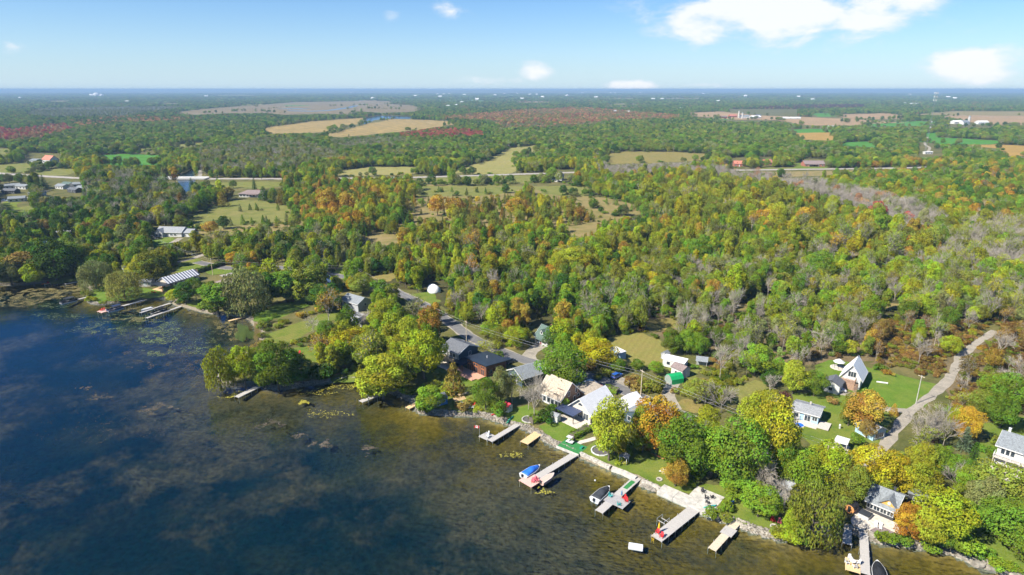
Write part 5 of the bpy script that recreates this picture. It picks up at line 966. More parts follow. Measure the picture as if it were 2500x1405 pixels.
# lawn chairs and fire pits
def pit(label, px, r_=.9, m_=STONE, name='fire_pit'):
    p = G(*px); o = thing(name, label, 'fire pit', p); k = 12
    for i in range(k): MB().cbox((r_ * math.cos(i * 6.283 / k), r_ * math.sin(i * 6.283 / k), .12), (r_ * .5, .28, .3), i * 6.283 / k + 1.571).build('stone', m_, o)
    MB().tube((0, 0, -.1), (0, 0, .05), r_ * .85, n=12).build('ash_bed', mat('ash', (.10, .09, .085), .95), o); return p
p = pit('stone fire pit with four chairs on the striped lawn', z3(565, 980))
for k, (a, m_, l_) in enumerate(((20, RED, 'red lawn chair at the fire pit, away from the water'), (75, RED, 'second red lawn chair at the fire pit'), (140, T_WHITE, 'white lawn chair at the fire pit by the boathouse side'), (-25, T_WHITE, 'white lawn chair at the fire pit by the tree side'))): chair(l_, p + Vector((2.0 * math.cos(R(a)), 2.0 * math.sin(R(a)), 0)), R(a - 90), m_, 'fire pit lawn chairs', 'lawn_chair')
p = G(*z2(790, 945))
for k, a in enumerate((0, 80, 160, 250)): chair(['red lawn chair on the shaded point lawn, shore side', 'red lawn chair on the shaded point lawn, wood side', 'red lawn chair on the shaded point lawn, willow side', 'red lawn chair on the shaded point lawn, water side'][k], p + Vector((1.8 * math.cos(R(a)), 1.8 * math.sin(R(a)), 0)), R(a - 90), RED, 'point lawn red chairs', 'lawn_chair')
p = G(*z1(1310, 580))
for k in range(2): chair(['red chair on lawn below the striped roof house, nearer it', 'red chair on lawn below the striped roof house, farther off'][k], p + Vector((k * 1.6, -.4 * k, 0)), R(150), RED, 'striped house red chairs', 'lawn_chair')
pit('small round stone fire ring on the broad lawn', z4(2018, 1193), .6); p = pit('stone fire pit near red lawn chairs at the rocky shore', z5(2085, 1010), .7)
chair('red lawn chair beside the shore fire pit', G(*z5(2075, 955)), R(10), RED, None, 'lawn_chair'); chair('faded pink lawn chair beside the shore fire pit', G(*z5(2140, 975)), R(-30), PINK, None, 'lawn_chair')
pit('large round pale stone fire pit by the bare grey tree', z3(1168, 1105), 1.9, CONCRETE); pit('white ringed round flower bed on the garden lawn', z4(1390, 885), 2.4, T_WHITE, 'flower_ring')
o = thing('picnic_table', 'white picnic table on the broad lawn by rust coloured tree', 'table', G(*z4(2065, 1120)), R(40)); MB().box(-.9, .9, -.4, .4, .70, .75).build('table_top', T_WHITE, o)
for y in (-.75, .75): MB().box(-.9, .9, y - .13, y + .13, .42, .46).build('bench', T_WHITE, o)
for x in (-.6, .6): MB().box(x - .05, x + .05, -.75, .75, .36, .415).box(x - .05, x + .05, -.1, .1, 0, .70).build('leg', T_WHITE, o)
o = thing('picnic_table', 'tan timber picnic bench beside the mown shore lawn', 'table', G(*z3(530, 868)), R(30)); MB().box(-1.8, 1.8, -.45, .45, .6, .68).build('table_top', TANP, o); [MB().box(x - .06, x + .06, -.4, .4, -.1, .6).build('leg', TANP, o) for x in (-1.4, 1.4)]
o = thing('timber_steps', 'tan timber landing steps below the picnic bench', 'steps', G(*z3(490, 905)), R(30))
for k in range(4): MB().box(-1.9, 1.9, -.9 + .45 * k, -.48 + .45 * k, -.2 + .06 * k, .1 + .1 * k).build('step', TANP, o)
def lounger(label, px, rz_): o = thing('sun_lounger', label, 'lounger', G(*px), rz_); MB().box(-.3, .3, -.9, .3, .28, .36).build('seat', T_WHITE, o); MB().cbox((0, .62, .55), (.6, .75, .08), 0, .6).build('backrest', T_WHITE, o); [MB().box(x - .03, x + .03, y - .03, y + .03, 0, .28).build('leg', T_WHITE, o) for x in (-.25, .25) for y in (-.8, .2)]
lounger('white sun lounger on the cottage terrace, nearer the dock', z6(745, 930), R(-30)); lounger('white sun lounger on the cottage terrace, farther from dock', z6(790, 945), R(-30))
o = thing('hot_tub', 'square hot tub with dark cover on the cottage terrace', 'hot tub', G(*z6(640, 838)), R(-50)); MB().box(-1.1, 1.1, -1.1, 1.1, 0, .85).build('tub', mat('grey_tub', (.40, .40, .40), .6), o, bevel=.05); MB().box(-1.15, 1.15, -1.15, 1.15, .853, .97).build('cover', NAVYC, o, bevel=.03)
o = thing('barrel_sauna', 'round cedar barrel sauna with black roof by the willow', 'sauna', (*G(*z6(505, 785))[:2], LAND), R(40)); MB().tube((-1.3, 0, 1.15), (1.3, 0, 1.15), 1.05, n=18).build('barrel', mat('cedar_barrel', (.48, .22, .075), .7, .2, 3), o); MB().loft([[(x, 1.12 * math.cos(t), 1.15 + 1.12 * math.sin(t)) for t in np.linspace(.1, math.pi - .1, 9)] + [(x, 1.06 * math.cos(t), 1.15 + 1.06 * math.sin(t)) for t in np.linspace(math.pi - .1, .1, 9)] for x in (-1.35, 1.35)]).build('roof', T_BLACK, o); MB().box(-1.36, -1.302, -.3, .3, .4, 1.9).build('door', T_BLACK, o); [MB().box(x - .1, x + .1, -.8, .8, -.1, .25).build('cradle', OLDP, o) for x in (-.9, .9)]
# cars
def car(label, px, rz_, col, kind='suv', name='parked_car'):
    o = thing(name, label, {'suv': 'car', 'van': 'van', 'pickup': 'pickup'}[kind], G(*px) + Vector((0, 0, .05)), rz_); L, W, Hh = {'suv': (4.7, 1.85, 1.68), 'van': (5.2, 1.95, 1.95), 'pickup': (5.7, 1.95, 1.85)}[kind]; m_ = mat('paint_' + col[0], col[1], .3, .03, 1, spec=.6)
    sect = [(-L / 2, .45, .85, .90), (-L / 2 + .12, .32, .98, 1.0), (-L * .2, .28, 1.0, 1.0), (L * .22, .28, 1.0, 1.0), (L / 2 - .35, .30, .88, .96), (L / 2, .42, .74, .84)]
    MB().loft([[(x, -W / 2 * q, a), (x, -W / 2 * q, b * .96), (x, -W / 2 * q * .92, b), (x, W / 2 * q * .92, b), (x, W / 2 * q, b * .96), (x, W / 2 * q, a)] for x, a, b, q in sect]).build('body', m_, o)
    x0, x1 = {'suv': (-L / 2 + .15, L * .20), 'van': (-L / 2 + .1, L * .30), 'pickup': (-L * .16, L * .20)}[kind]; w = W / 2 * .93
    g = MB().loft([[(a, -w * q, z_), (b, -w * q, z_), (b, w * q, z_), (a, w * q, z_)] for a, b, q, z_ in ((x0, x1, 1, 1.003), (x0 + .22, x1 - .62, .82, Hh - .06))]).build('cabin_glass', GLASS, o)
    MB().loft([[(a, -w * q, z_), (b, -w * q, z_), (b, w * q, z_), (a, w * q, z_)] for a, b, q, z_ in ((x0 + .2, x1 - .58, .84, Hh - .058), (x0 + .32, x1 - .72, .76, Hh))]).build('roof_panel', m_, o)
    for s in (-1, 1):
        for t in (0, .5, 1): a = x0 + .05 + (x1 - x0 - .45) * t; MB().add([(a, s * w * 1.003, 1.0), (a + .10, s * w * 1.003, 1.0), (a + .18 - .1 * t, s * w * .825, Hh - .06), (a + .08 - .1 * t, s * w * .825, Hh - .06)], [(0, 1, 2, 3)]).build('pillar', m_, o)
    if kind == 'pickup': MB().box(-L / 2 + .15, -L * .17, -W * .4, W * .4, .985, 1.01).build('bed_liner', BLACKC, o)
    for x in (-L * .30, L * .31):
        for s in (-1, 1): wh = MB().tube((x, s * (W / 2 - .22), .33), (x, s * (W / 2 + .01), .33), .35, n=14).build('wheel', RUB, o); MB().tube((x, s * (W / 2 + .012), .33), (x, s * (W / 2 + .025), .33), .21, n=10).build('rim', ALU, wh)
    for s in (-1, 1): MB().cbox((L / 2 - .05, s * W * .34, .70), (.16, .32, .14)).build('headlight', T_WHITE, o); MB().cbox((-L / 2 + .02, s * W * .38, .80), (.12, .18, .24)).build('taillight', RED, o)
    return o
car('blue sport utility car parked on the grass across the road', z3(2030, 690), R(44), ('blue', (.02, .09, .36))); car('white van parked at the cream garage', z3(1768, 772), R(38), ('white', (.74, .74, .73)), 'van', 'parked_van'); car('red pickup parked behind the white roofed house', z3(1815, 806), R(38), ('red', (.38, .015, .025)), 'pickup', 'parked_pickup'); car('dark blue car on the drive behind the modern house', z3(985, 548), R(40), ('navy', (.015, .025, .05)))
car('silver car parked in the shade of the chalet garage', z7(685, 618), R(-15), ('silver', (.52, .53, .54))); car('dark grey car in shade behind the silver one', z7(655, 600), R(-10), ('charcoal', (.05, .05, .055))); car('pale car at the camp loop road', (12, 492), R(10), ('paleblue', (.45, .52, .60)))
o = thing('boat_trailer', 'white covered boat on trailer beside the cream garage', 'trailer', G(*z3(1618, 800)), R(42)); MB().loft([[(x, y * q, z_) for y, z_ in ((-1, .5), (-.9, 1.3), (0, 1.6), (.9, 1.3), (1, .5))] for x, q in ((-2.4, .9), (0, 1), (1.6, .8), (2.6, .15))]).build('cover', T_WHITE, o); MB().box(-2.4, 2.6, -.06, .06, .35, .45).build('chassis', IRON, o); [MB().tube((-.4, s * .95, .32), (-.4, s * 1.1, .32), .32, n=12).build('wheel', RUB, o) for s in (-1, 1)]
# tractor and implements
o = thing('farm_tractor', 'red farm tractor beside the long white shed', 'tractor', G(*z8(905, 628)), R(20)); MB().box(-.3, 1.7, -.38, .38, .75, 1.35).build('hood', RED, o, bevel=.05); MB().box(-1.1, -.3, -.55, .55, .7, 1.1).build('rear_body', RED, o); MB().box(-1.0, -.35, -.5, .5, 2.1, 2.2).build('roll_roof', RED, o); MB().box(-.8, -.4, -.25, .25, 1.1, 1.5).build('seat', BLACKC, o)
for s in (-1, 1):
    MB().box(-1.0, -.92, s * .48 - .04, s * .48 + .04, 1.1, 2.1).build('roll_bar', RED, o); w_ = MB().tube((-.7, s * .6, .75), (-.7, s * .95, .75), .75, n=16).build('wheel', RUB, o); MB().tube((-.7, s * .952, .75), (-.7, s * .97, .75), .42, n=10).build('rim', ORANGE, w_); w_ = MB().tube((1.4, s * .55, .42), (1.4, s * .78, .42), .42, n=14).build('wheel', RUB, o); MB().tube((1.4, s * .782, .42), (1.4, s * .80, .42), .22, n=10).build('rim', ORANGE, w_)
MB().tube((1.2, .2, 1.35), (1.2, .2, 2.0), .05).build('exhaust', IRON, o)
for k, (a, b, m_, lb) in enumerate(((850, 545, ORANGE, 'orange mower deck in the machinery yard'), (885, 555, KGREEN, 'green implement beside the orange mower deck'), (955, 590, RED, 'small red garden tractor right of the farm tractor'), (760, 525, T_WHITE, 'white stacked crates near the grey hut'))):
    o = thing('farm_implement', lb, 'machine', G(*z8(a, b)), R(30 * k)); MB().box(-.9, .9, -.5, .5, .2, .7).build('body', m_, o, bevel=.06); MB().box(-.3, .5, -.3, .3, .7, 1.1).build('hood', m_, o, bevel=.05)
    for s in (-1, 1): MB().tube((-.5, s * .5, .28), (-.5, s * .68, .28), .28, n=10).build('wheel', RUB, o)
o = thing('golf_cart', 'white roofed golf cart on green mat at the sea wall', 'golf cart', G(*z4(1062, 800)), R(-35)); MB().box(-1.1, 1.0, -.55, .55, .3, .62).build('body', T_WHITE, o, bevel=.06); MB().box(-.75, -.1, -.5, .5, .62, .95).build('seat', T_WHITE, o); MB().box(-.95, .65, -.6, .6, 1.82, 1.92).build('roof', T_WHITE, o, bevel=.03); [MB().tube((x, y, .6), (x * .95, y, 1.82), .03).build('pole', IRON, o) for x in (-.9, .62) for y in (-.5, .5)]; [MB().tube((x, s * .42, .24), (x, s * .58, .24), .24, n=12).build('wheel', RUB, o) for x in (-.7, .7) for s in (-1, 1)]
o = thing('turf_pad', 'green turf covered pad under the golf cart', 'mat', G(*z4(1085, 838)), R(-38)); MB().box(-3.4, 3.4, -2.3, 2.3, -.5, .06).build('pad', TURF, o); MB().box(-3.5, 3.5, -2.45, -2.305, -.6, .16).build('kerb', CONCRETE, o); MB().box(2.2, 2.8, .2, 1.2, .065, .5).build('planter', KGREEN, o)
# cyclist on the road
cp = G(*z3(1988, 768)); o = thing('bicycle', 'dark bicycle ridden along the lakeside road', 'bicycle', cp + Vector((0, 0, .05)), R(-28))
for x in (-.52, .52):
    wv_ = MB()
    for k in range(16): a, b = k * math.pi / 8, (k + 1) * math.pi / 8; wv_.tube((x + .33 * math.cos(a), 0, .34 + .33 * math.sin(a)), (x + .33 * math.cos(b), 0, .34 + .33 * math.sin(b)), .025, n=5)
    wv_.build('wheel', RUB, o)
MB().tube((-.52, 0, .34), (-.05, 0, .34), .02).tube((-.05, 0, .34), (.38, 0, .82), .022).tube((-.05, 0, .34), (-.2, 0, .86), .022).tube((-.2, 0, .80), (.36, 0, .80), .022).tube((.36, 0, .84), (.52, 0, .34), .022).tube((-.52, 0, .34), (-.18, 0, .78), .015).build('frame', IRON, o); MB().box(-.34, -.08, -.07, .07, .86, .92).build('saddle', BLACKC, o); MB().tube((.36, -.26, 1.0), (.36, .26, 1.0), .018).tube((.36, 0, .82), (.36, 0, 1.0), .018).build('handlebar', IRON, o)
def person(label, p, rz_, joints, edges, radii, mats_):
    o = thing('person', label, 'person', p, rz_); me = bpy.data.meshes.new('body'); me.from_pydata(joints, edges, []); b = obj('body', me, o); me.materials.append(mats_[0])
    sk = b.modifiers.new('skin', 'SKIN'); me.skin_vertices[0] if me.skin_vertices else None
    bm = bmesh.new(); bm.from_mesh(me); ly = bm.verts.layers.skin.verify()
    for i, v in enumerate(bm.verts): v[ly].radius = (radii[i], radii[i]); v[ly].use_root = i == 0
    bm.to_mesh(me); bm.free(); sk.use_smooth_shade = True; s = b.modifiers.new('sub', 'SUBSURF'); s.levels = 1; s.render_levels = 1
    hd = Vector(joints[3]); MB().loft([[(hd.x + .09 * q * math.cos(k), hd.y + .085 * q * math.sin(k), hd.z + z_) for k in np.arange(0, 6.2, .7)] for q, z_ in ((.5, -.10), (1, -.03), (1.05, .06), (.7, .13), (.1, .155))]).build('hair', mats_[1], o); return o
J = [(-.22, 0, .95), (-.12, 0, 1.2), (.0, 0, 1.44), (.10, 0, 1.66), (-.02, -.17, 1.40), (.16, -.22, 1.18), (.36, -.22, 1.03), (-.02, .17, 1.40), (.16, .22, 1.18), (.36, .22, 1.03), (-.2, -.11, .90), (.12, -.12, .62), (-.05, -.12, .22), (.08, -.12, .16), (-.2, .11, .90), (.16, .12, .78), (-.02, .12, .42), (.11, .12, .36)]
Ed = [(0, 1), (1, 2), (2, 3), (2, 4), (4, 5), (5, 6), (2, 7), (7, 8), (8, 9), (0, 10), (10, 11), (11, 12), (12, 13), (0, 14), (14, 15), (15, 16), (16, 17)]
Rd = [.14, .14, .12, .10, .07, .05, .04, .07, .05, .04, .10, .075, .05, .045, .10, .075, .05, .045]
person('cyclist in dark clothes leaning over handlebars on the road', cp + Vector((0, 0, .05)), R(-28), J, Ed, Rd, (mat('dark_clothing', (.035, .04, .055), .9, .2, 6), mat('dark_hair', (.03, .02, .015), .8)))
# utility poles and wires
def upole(label, px, py, h=9.0, arm=True, m_=None):
    o = thing('utility_pole', label, 'pole', G(px, py), R(-62)); MB().tube((0, 0, -.5), (0, 0, h), .15, .10, n=8).build('pole', m_ or OLDP, o)
    if arm: MB().box(-1.0, 1.0, -.06, .06, h - .5, h - .36).build('crossarm', OLDP, o); [MB().tube((x, 0, h - .36), (x, 0, h - .2), .04).build('insulator', IRON, o) for x in (-.9, 0, .9)]
    return G(px, py)
PL = [('wooden utility pole beside the hedge near the striped roof house', 520, 672), ('wooden utility pole among poplars behind the blue roof house', 868, 690), ('wooden utility pole behind the slate blue house', 1139, 838), ('wooden utility pole beside the gravel drive of the green tent', 1564, 968), ('wooden utility pole hidden by the golden maple', 2012, 1152)]
pp = [upole(l, a, b) for l, a, b in PL]; pp = [pp[0] + Vector((-60, 55, 0))] + pp
q_ = upole('tall pale utility pole at the lane junction', 2236, 986, 9.5, True, GREYP)
WIRE = mat('overhead_cable', (.30, .30, .31), .6)
sp_names = ['west of the striped house', 'along the far shore road', 'beside the dome tent road', 'behind the modern house', 'over the golden maple yard']
for k in range(len(pp) - 1):
    for j, (hh_, off) in enumerate(((8.7, -.9), (7.2, .3))):
        a, b = pp[k] + Vector((0, off, hh_)), pp[k + 1] + Vector((0, off, hh_)); mb = MB(); prev = a
        for s in range(1, 13):
            t = s / 12; c = a.lerp(b, t) - Vector((0, 0, 1.6 * 4 * t * (1 - t) * .5)); mb.tube(prev, c, .028, n=4); prev = c
        tag(mb.build('overhead_wire', WIRE), f"{'upper' if j == 0 else 'lower'} overhead cable {sp_names[k]}", 'cable')
o = thing('globe_lamp', 'white globe lamp on post behind the brown house', 'lamp', G(*z3(1552, 800))); MB().tube((0, 0, 0), (0, 0, 5.6), .06, n=6).build('post', IRON, o); MB().loft([[(.28 * q * math.cos(k), .28 * q * math.sin(k), 5.75 + z_) for k in np.arange(0, 6.2, .7)] for q, z_ in ((.3, -.26), (.9, -.12), (1, .05), (.6, .24), (.1, .3))]).build('globe', T_WHITE, o, smooth=True)
o = thing('white_mailbox_post', 'white garden statue post on blue bungalow lawn', 'post', G(*z7(702, 938))); MB().box(-.15, .15, -.15, .15, 0, 1.0).build('post', T_WHITE, o); MB().prism([(-.25, 1.0), (.25, 1.0), (0, 1.4)], 'y', -.25, .25).build('cap', T_WHITE, o)
o = thing('white_culvert', 'white pipe lying on the chalet lawn', 'pipe', G(*z7(1065, 548)), R(-20)); MB().tube((-1.6, 0, .25), (1.6, 0, .25), .26, n=12).build('pipe', T_WHITE, o); MB().tube((1.6, 0, .25), (1.64, 0, .25), .29, n=12).build('collar', T_WHITE, o)
o = thing('wading_pool', 'round blue and white paddling pool on bungalow lawn', 'pool', G(*z7(358, 912))); MB().tube((0, 0, 0), (0, 0, .3), 1.3, n=18).build('rim', T_WHITE, o); MB().tube((0, 0, .2), (0, 0, .305), 1.1, n=18).build('liner', BLUE, o)
o = thing('lawn_slab', 'white slab lying on the lower right lawn', 'slab', G(*z6(1650, 1125)), R(-30)); MB().box(-1.6, 1.6, -.7, .7, 0, .12).build('board', T_WHITE, o, bevel=.02); MB().box(-1.5, -1.3, -.6, .6, -.1, 0).build('runner', OLDP, o)
o = thing('split_rail_fence', 'split rail fence along the bungalow drive', 'fence', G(*z7(950, 770))); p0 = o.location.copy(); e = G(*z7(1115, 800)) - p0
for k in range(7): q = e * (k / 6); MB().box(q.x - .07, q.x + .07, q.y - .07, q.y + .07, -.1, 1.1).build('post', OLDP, o)
for z_ in (.45, .9): MB().tube((0, 0, z_), (e.x, e.y, z_), .05).build('rail', OLDP, o)
# ------------------------------------------------------------------ sea walls, promenade, terraces, paths
def wall_line(name, label, px, w, z0, z1, m, seg=2.4, cat='wall', piece='block'):
    P = smooth_line([G(x, y, 0) for x, y in px], seg); o = thing(name, label, cat, P[0])
    for a, b in zip(P[:-1], P[1:]):
        d = b - a; c = (a + b) / 2 - P[0]; MB().cbox((c.x, c.y, (z0 + z1) / 2 + rnd.uniform(-.03, .03)), (d.length - .05, w + rnd.uniform(-.06, .06), z1 - z0), math.atan2(d.y, d.x)).build(piece, m, o, bevel=.03)
    return o
wall_line('stone_sea_wall', 'grey stone sea wall beside the golf cart pad', [(1416, 1112), (1450, 1128), (1490, 1147)], .9, -.5, .98, STONE, 1.1, piece='stone'); wall_line('block_sea_wall', 'pale concrete block sea wall along the broad lawn', [(1494, 1149), (1520, 1158), (1553, 1174)], 1.1, -.6, 1.0, CONCRETE, 2.2); wall_line('rough_sea_wall', 'rough stone wall between turf dock and promenade', [(1566, 1180), (1590, 1189), (1610, 1200)], .8, -.4, .95, STONE, 1.0, piece='stone')
prom = wall_line('promenade', 'long pale concrete promenade along the water', [(1612, 1199), (1650, 1216), (1700, 1238), (1748, 1262)], 3.6, -.7, .93, CONCRETE, 3.0, 'promenade', 'slab')
o = thing('concrete_patio', 'square pale concrete patio behind the promenade', 'patio', G(*z5(1365, 715)), R(-40))
for i in range(3):
    for j in range(3): MB().box(-3.4 + i * 2.28, -1.16 + i * 2.28, -3.4 + j * 2.28, -1.16 + j * 2.28, -.2, .1 + rnd.uniform(-.01, .01)).build('slab', CONCRETE, o)
for k, (a, b, lb) in enumerate(((1345, 655, 'dark patio chair at the back of the concrete patio'), (1385, 720, 'dark patio bench in the middle of the concrete patio'), (1395, 768, 'dark patio chair at the front of the concrete patio'), (1440, 712, 'dark patio chair at the outer corner of the concrete patio'))): chair(lb, G(*z5(a, b)) + Vector((0, 0, .1)), R(60 * k), IRON, 'dark patio chairs', 'patio_chair')
chair('blue chair at the end of the promenade', G(*z5(1455, 850)) + Vector((0, 0, .16)), R(20), BLUE, None, 'patio_chair')
sheet('terrace', [z6(500, 860), z6(600, 760), z6(720, 880), z6(960, 960), z6(900, 1010), z6(700, 985), z6(600, 975), z6(520, 930)], D_PAVE, .03, .8, .1)
sheet('mulch_terrace', [z6(700, 960), z6(800, 930), z6(960, 1010), z6(930, 1050), z6(690, 985)], mat('purple_mulch', (.20, .155, .15), .95, .25, 3, .3), .05, .8, .1)
sheet('mulch_bed', [z4(1900, 900), z4(1960, 920), z4(2160, 985), z4(2120, 1000), z4(2010, 950)], mat('orange_mulch', (.42, .15, .05), .95, .25, 3, .3), .03, .8, .2)
ribbon('garden_path', [z4(1130, 815), z4(1180, 790), z4(1260, 770), z4(1350, 742)], 1.5, D_PAVE, .03, .1, clear=False)
# rocks along the shore: nobody could count them
def rocks(name, label, i0, i1, n, lo, hi, spread, m, zlift=0.0):
    base = np.array([(1, 0, 0), (-1, 0, 0), (0, 1, 0), (0, -1, 0), (0, 0, 1), (0, 0, -1), (.6, .6, .5), (-.6, .6, .5), (.6, -.6, .5), (-.6, -.6, .5)]); F = np.array([(4, 6, 7), (4, 8, 6), (4, 9, 8), (4, 7, 9), (6, 0, 2), (7, 2, 1), (9, 1, 3), (8, 3, 0), (6, 2, 7), (7, 1, 9), (9, 3, 8), (8, 0, 6)])
    P = shore[i0:i1]; seg = np.linalg.norm(np.diff(P, axis=0), axis=1); cum = np.concatenate([[0], np.cumsum(seg)]); u = rng.random(n) * cum[-1]; k = np.searchsorted(cum, u).clip(1, len(seg)) - 1; t = (u - cum[k]) / seg[k]
    p = P[k] * (1 - t[:, None]) + P[k + 1] * t[:, None]; d = (P[k + 1] - P[k]) / seg[k][:, None]; nrm = np.stack([-d[:, 1], d[:, 0]], 1); off = rng.random(n) * spread - .35; p = p + nrm * off[:, None]
    z = np.clip(off * .6, -.15, .75) + zlift; s = lo + (hi - lo) * rng.random(n) ** 2.5; a = rng.random(n) * 6.283; S = rng.uniform(.65, 1.3, (n, 3)) * s[:, None]
    B = base[None] * S[:, None, :] * (1 + rng.normal(0, .12, (n, 10, 1))); x = B[..., 0] * np.cos(a)[:, None] - B[..., 1] * np.sin(a)[:, None]; y = B[..., 0] * np.sin(a)[:, None] + B[..., 1] * np.cos(a)[:, None]
    V = np.stack([x + p[:, 0:1], y + p[:, 1:2], B[..., 2] * .7 + z[:, None]], -1).reshape(-1, 3); Q = (F[None] + (np.arange(n) * 10)[:, None, None]).reshape(-1, 3)
    me = np_mesh(name, V, Q); me.materials.append(m); tag(obj(name, me), label, 'rocks', None, 'stuff')
ROCK = mat('limestone', (.235, .212, .175), .95, .38, .7, .4)
si = lambda px, py: int(np.argmin(((shore - np.array(G(px, py, 0)[:2])) ** 2).sum(1)))
rocks('shore_rocks', 'pale limestone rocks heaped along the waterline', si(634, 941), si(1412, 1118), 4200, .10, .42, 2.0, ROCK); rocks('promenade_rocks', 'small pale rocks below the lawns past the promenade', si(1564, 1186), si(1610, 1204), 420, .1, .4, 2.2, ROCK); rocks('cottage_rocks', 'rocks and slabs along the shore past the promenade', si(1745, 1268), si(2540, 1440), 3200, .10, .45, 2.3, ROCK); rocks('cove_rocks', 'pale stones edging the far lawn point', si(208, 732), si(353, 732), 700, .12, .4, 1.6, ROCK)
for k, (px, py, s_) in enumerate(((2352, 1355, 1.7), (2365, 1362, 1.2), (2388, 1376, 1.5), (2425, 1386, 1.4), (2452, 1392, 1.6), (2480, 1400, 1.7), (1948, 1305, 1.2))):
    c = G(px, py, .5); b_ = MB().loft([[(s_ * q * math.cos(a + k) * rnd.uniform(.85, 1.1), .7 * s_ * q * math.sin(a + k), z_ * s_) for a in np.arange(0, 6.2, .8)] for q, z_ in ((.9, -.5), (1, .0), (.9, .22), (.3, .30))]).build('boulder', ROCK); b_.location = c; b_.rotation_euler = (0, 0, R(-30 + 12 * k)); tag(b_, ['broad limestone boulder at the driftwood', 'smaller limestone boulder beside the driftwood', 'flat boulder below the white lawn slab', 'flat boulder on the right hand shore', 'squared boulder near the right frame edge', 'last squared boulder at the frame edge', 'boulder at the foot of the yellow bush'][k], 'boulder', 'shore boulders')
# ------------------------------------------------------------------ water plants
def flakes(name, label, cat, patches, size, m, z=.015, thr=.72):
    """Floating leaves: small round flakes crowded in patches (pixel centre, radii, count)."""
    P = []
    for (px, py, rx, ry, n) in patches:
        a = rng.random(n) * 6.283; q = np.sqrt(rng.random(n)) * (1 + .25 * np.sin(3 * a + px) + .18 * np.sin(7 * a + py)); xs, ys = px + rx * q * np.cos(a), py + ry * q * np.sin(a); g = np.array([G(x, y, z)[:2] for x, y in zip(xs, ys)])
        keep = (vnoise(g[:, 0], g[:, 1], 2.2, 91) + .6 * vnoise(g[:, 0], g[:, 1], .8, 95)) > thr ; P.append(g[keep])
    P = np.vstack(P); P = P[shore_dist(P[:, 0], P[:, 1]) < -.4]; n = len(P); k = 6; s = size * (.5 + rng.random(n)); a0 = rng.random(n) * 6.283; t = np.arange(k) * 6.283 / k
    V = np.stack([P[:, 0:1] + s[:, None] * np.cos(a0[:, None] + t), P[:, 1:2] + .85 * s[:, None] * np.sin(a0[:, None] + t), z + .02 * rng.random((n, 1)) + 0 * t[None]], -1).reshape(-1, 3); me = np_mesh(name, V, np.arange(n * k).reshape(n, k)); me.materials.append(m); tag(obj(name, me), label, cat, None, 'stuff')
flakes('lily_pads', 'green lily pads floating in loose rafts off the far lawns', 'water plants', [(300, 790, 120, 8, 500), (110, 770, 30, 6, 150), (250, 805, 70, 14, 800), (330, 775, 60, 10, 600), (400, 805, 60, 22, 1500), (370, 830, 45, 10, 600), (380, 862, 40, 8, 300), (480, 855, 40, 10, 260), (450, 830, 90, 30, 900), (170, 775, 60, 8, 300), (130, 745, 40, 8, 300)], .16, mat('lily_green', (.11, .145, .045), .6, .3, .5))
flakes('weed_mat', 'olive green weed mat covering the shallow cove', 'water plants', [(60, 720, 110, 18, 5200), (150, 712, 80, 16, 4200), (30, 742, 80, 8, 1500), (190, 700, 30, 10, 900), (330, 780, 70, 6, 700), (500, 765, 40, 8, 700), (570, 800, 40, 30, 2200), (330, 757, 60, 12, 700)], .20, mat('weed_olive', (.125, .105, .034), .85, .35, .3))
flakes('surface_weed', 'purplish brown weed beds breaking the lake surface', 'water plants', [(390, 1000, 52, 14, 2300), (205, 945, 25, 8, 500), (245, 970, 30, 9, 450), (300, 860, 30, 6, 420), (360, 890, 60, 10, 900), (420, 860, 50, 8, 700), (480, 890, 50, 14, 800), (440, 925, 90, 26, 1500), (660, 1038, 38, 12, 1100), (730, 1063, 18, 7, 420), (785, 1083, 27, 11, 950), (900, 1095, 18, 6, 320), (890, 1110, 12, 5, 160), (240, 1040, 160, 40, 700), (1050, 1150, 12, 6, 140), (1145, 1200, 14, 8, 160)], .10, mat('weed_brown', (.085, .068, .050), .85, .35, .4), thr=.86)
flakes('yellow_pads', 'yellowing lily pads scattered near the rocky point', 'water plants', [(742, 983, 12, 5, 420), (850, 940, 60, 10, 500), (760, 955, 60, 10, 300), (560, 965, 30, 8, 260), (600, 958, 20, 4, 120), (1250, 1110, 30, 8, 120), (800, 1010, 60, 10, 160), (1320,1200,25,8,90)], .15, mat('pad_yellow', (.30, .27, .035), .6, .3, .5))
def blades(name, label, px, py, rx, ry, n, h, tintc):
    a = rng.random(n) * 6.283; q = np.sqrt(rng.random(n)) * (.75 + .25 * np.sin(3 * a + 1) + .2 * np.sin(5 * a)); g = np.array([G(px + rx * x * math.cos(b), py + ry * x * math.sin(b), 0)[:2] for x, b in zip(q, a)]); l = rng.normal(0, .25, (n, 2)); hh_ = h * (.6 + .6 * rng.random(n)); w = .06; V = np.stack([np.column_stack([g[:, 0] - w, g[:, 1], 0 * a - .2]), np.column_stack([g[:, 0] + w, g[:, 1], 0 * a - .2]), np.column_stack([g[:, 0] + l[:, 0], g[:, 1] + l[:, 1], hh_])], 1).reshape(-1, 3)
    me = np_mesh(name, V, np.arange(3 * n).reshape(n, 3)); me.materials.append(mat(name + '_green', tintc, .8, .25, .5)); tag(obj(name, me), label, 'reeds', None, 'stuff')
blades('reed_bed', 'green reed bed in the marshy bay corner', 596, 818, 24, 20, 1500, 2.2, (.10, .15, .03)); blades('shore_reeds', 'pale reeds at the edge of the far lawn point', 206, 712, 10, 16, 1500, 1.6, (.16, .16, .05)); blades('reed_fringe', 'tan reeds along the bay shore', 628, 815, 10, 26, 1500, 1.5, (.22, .17, .06))
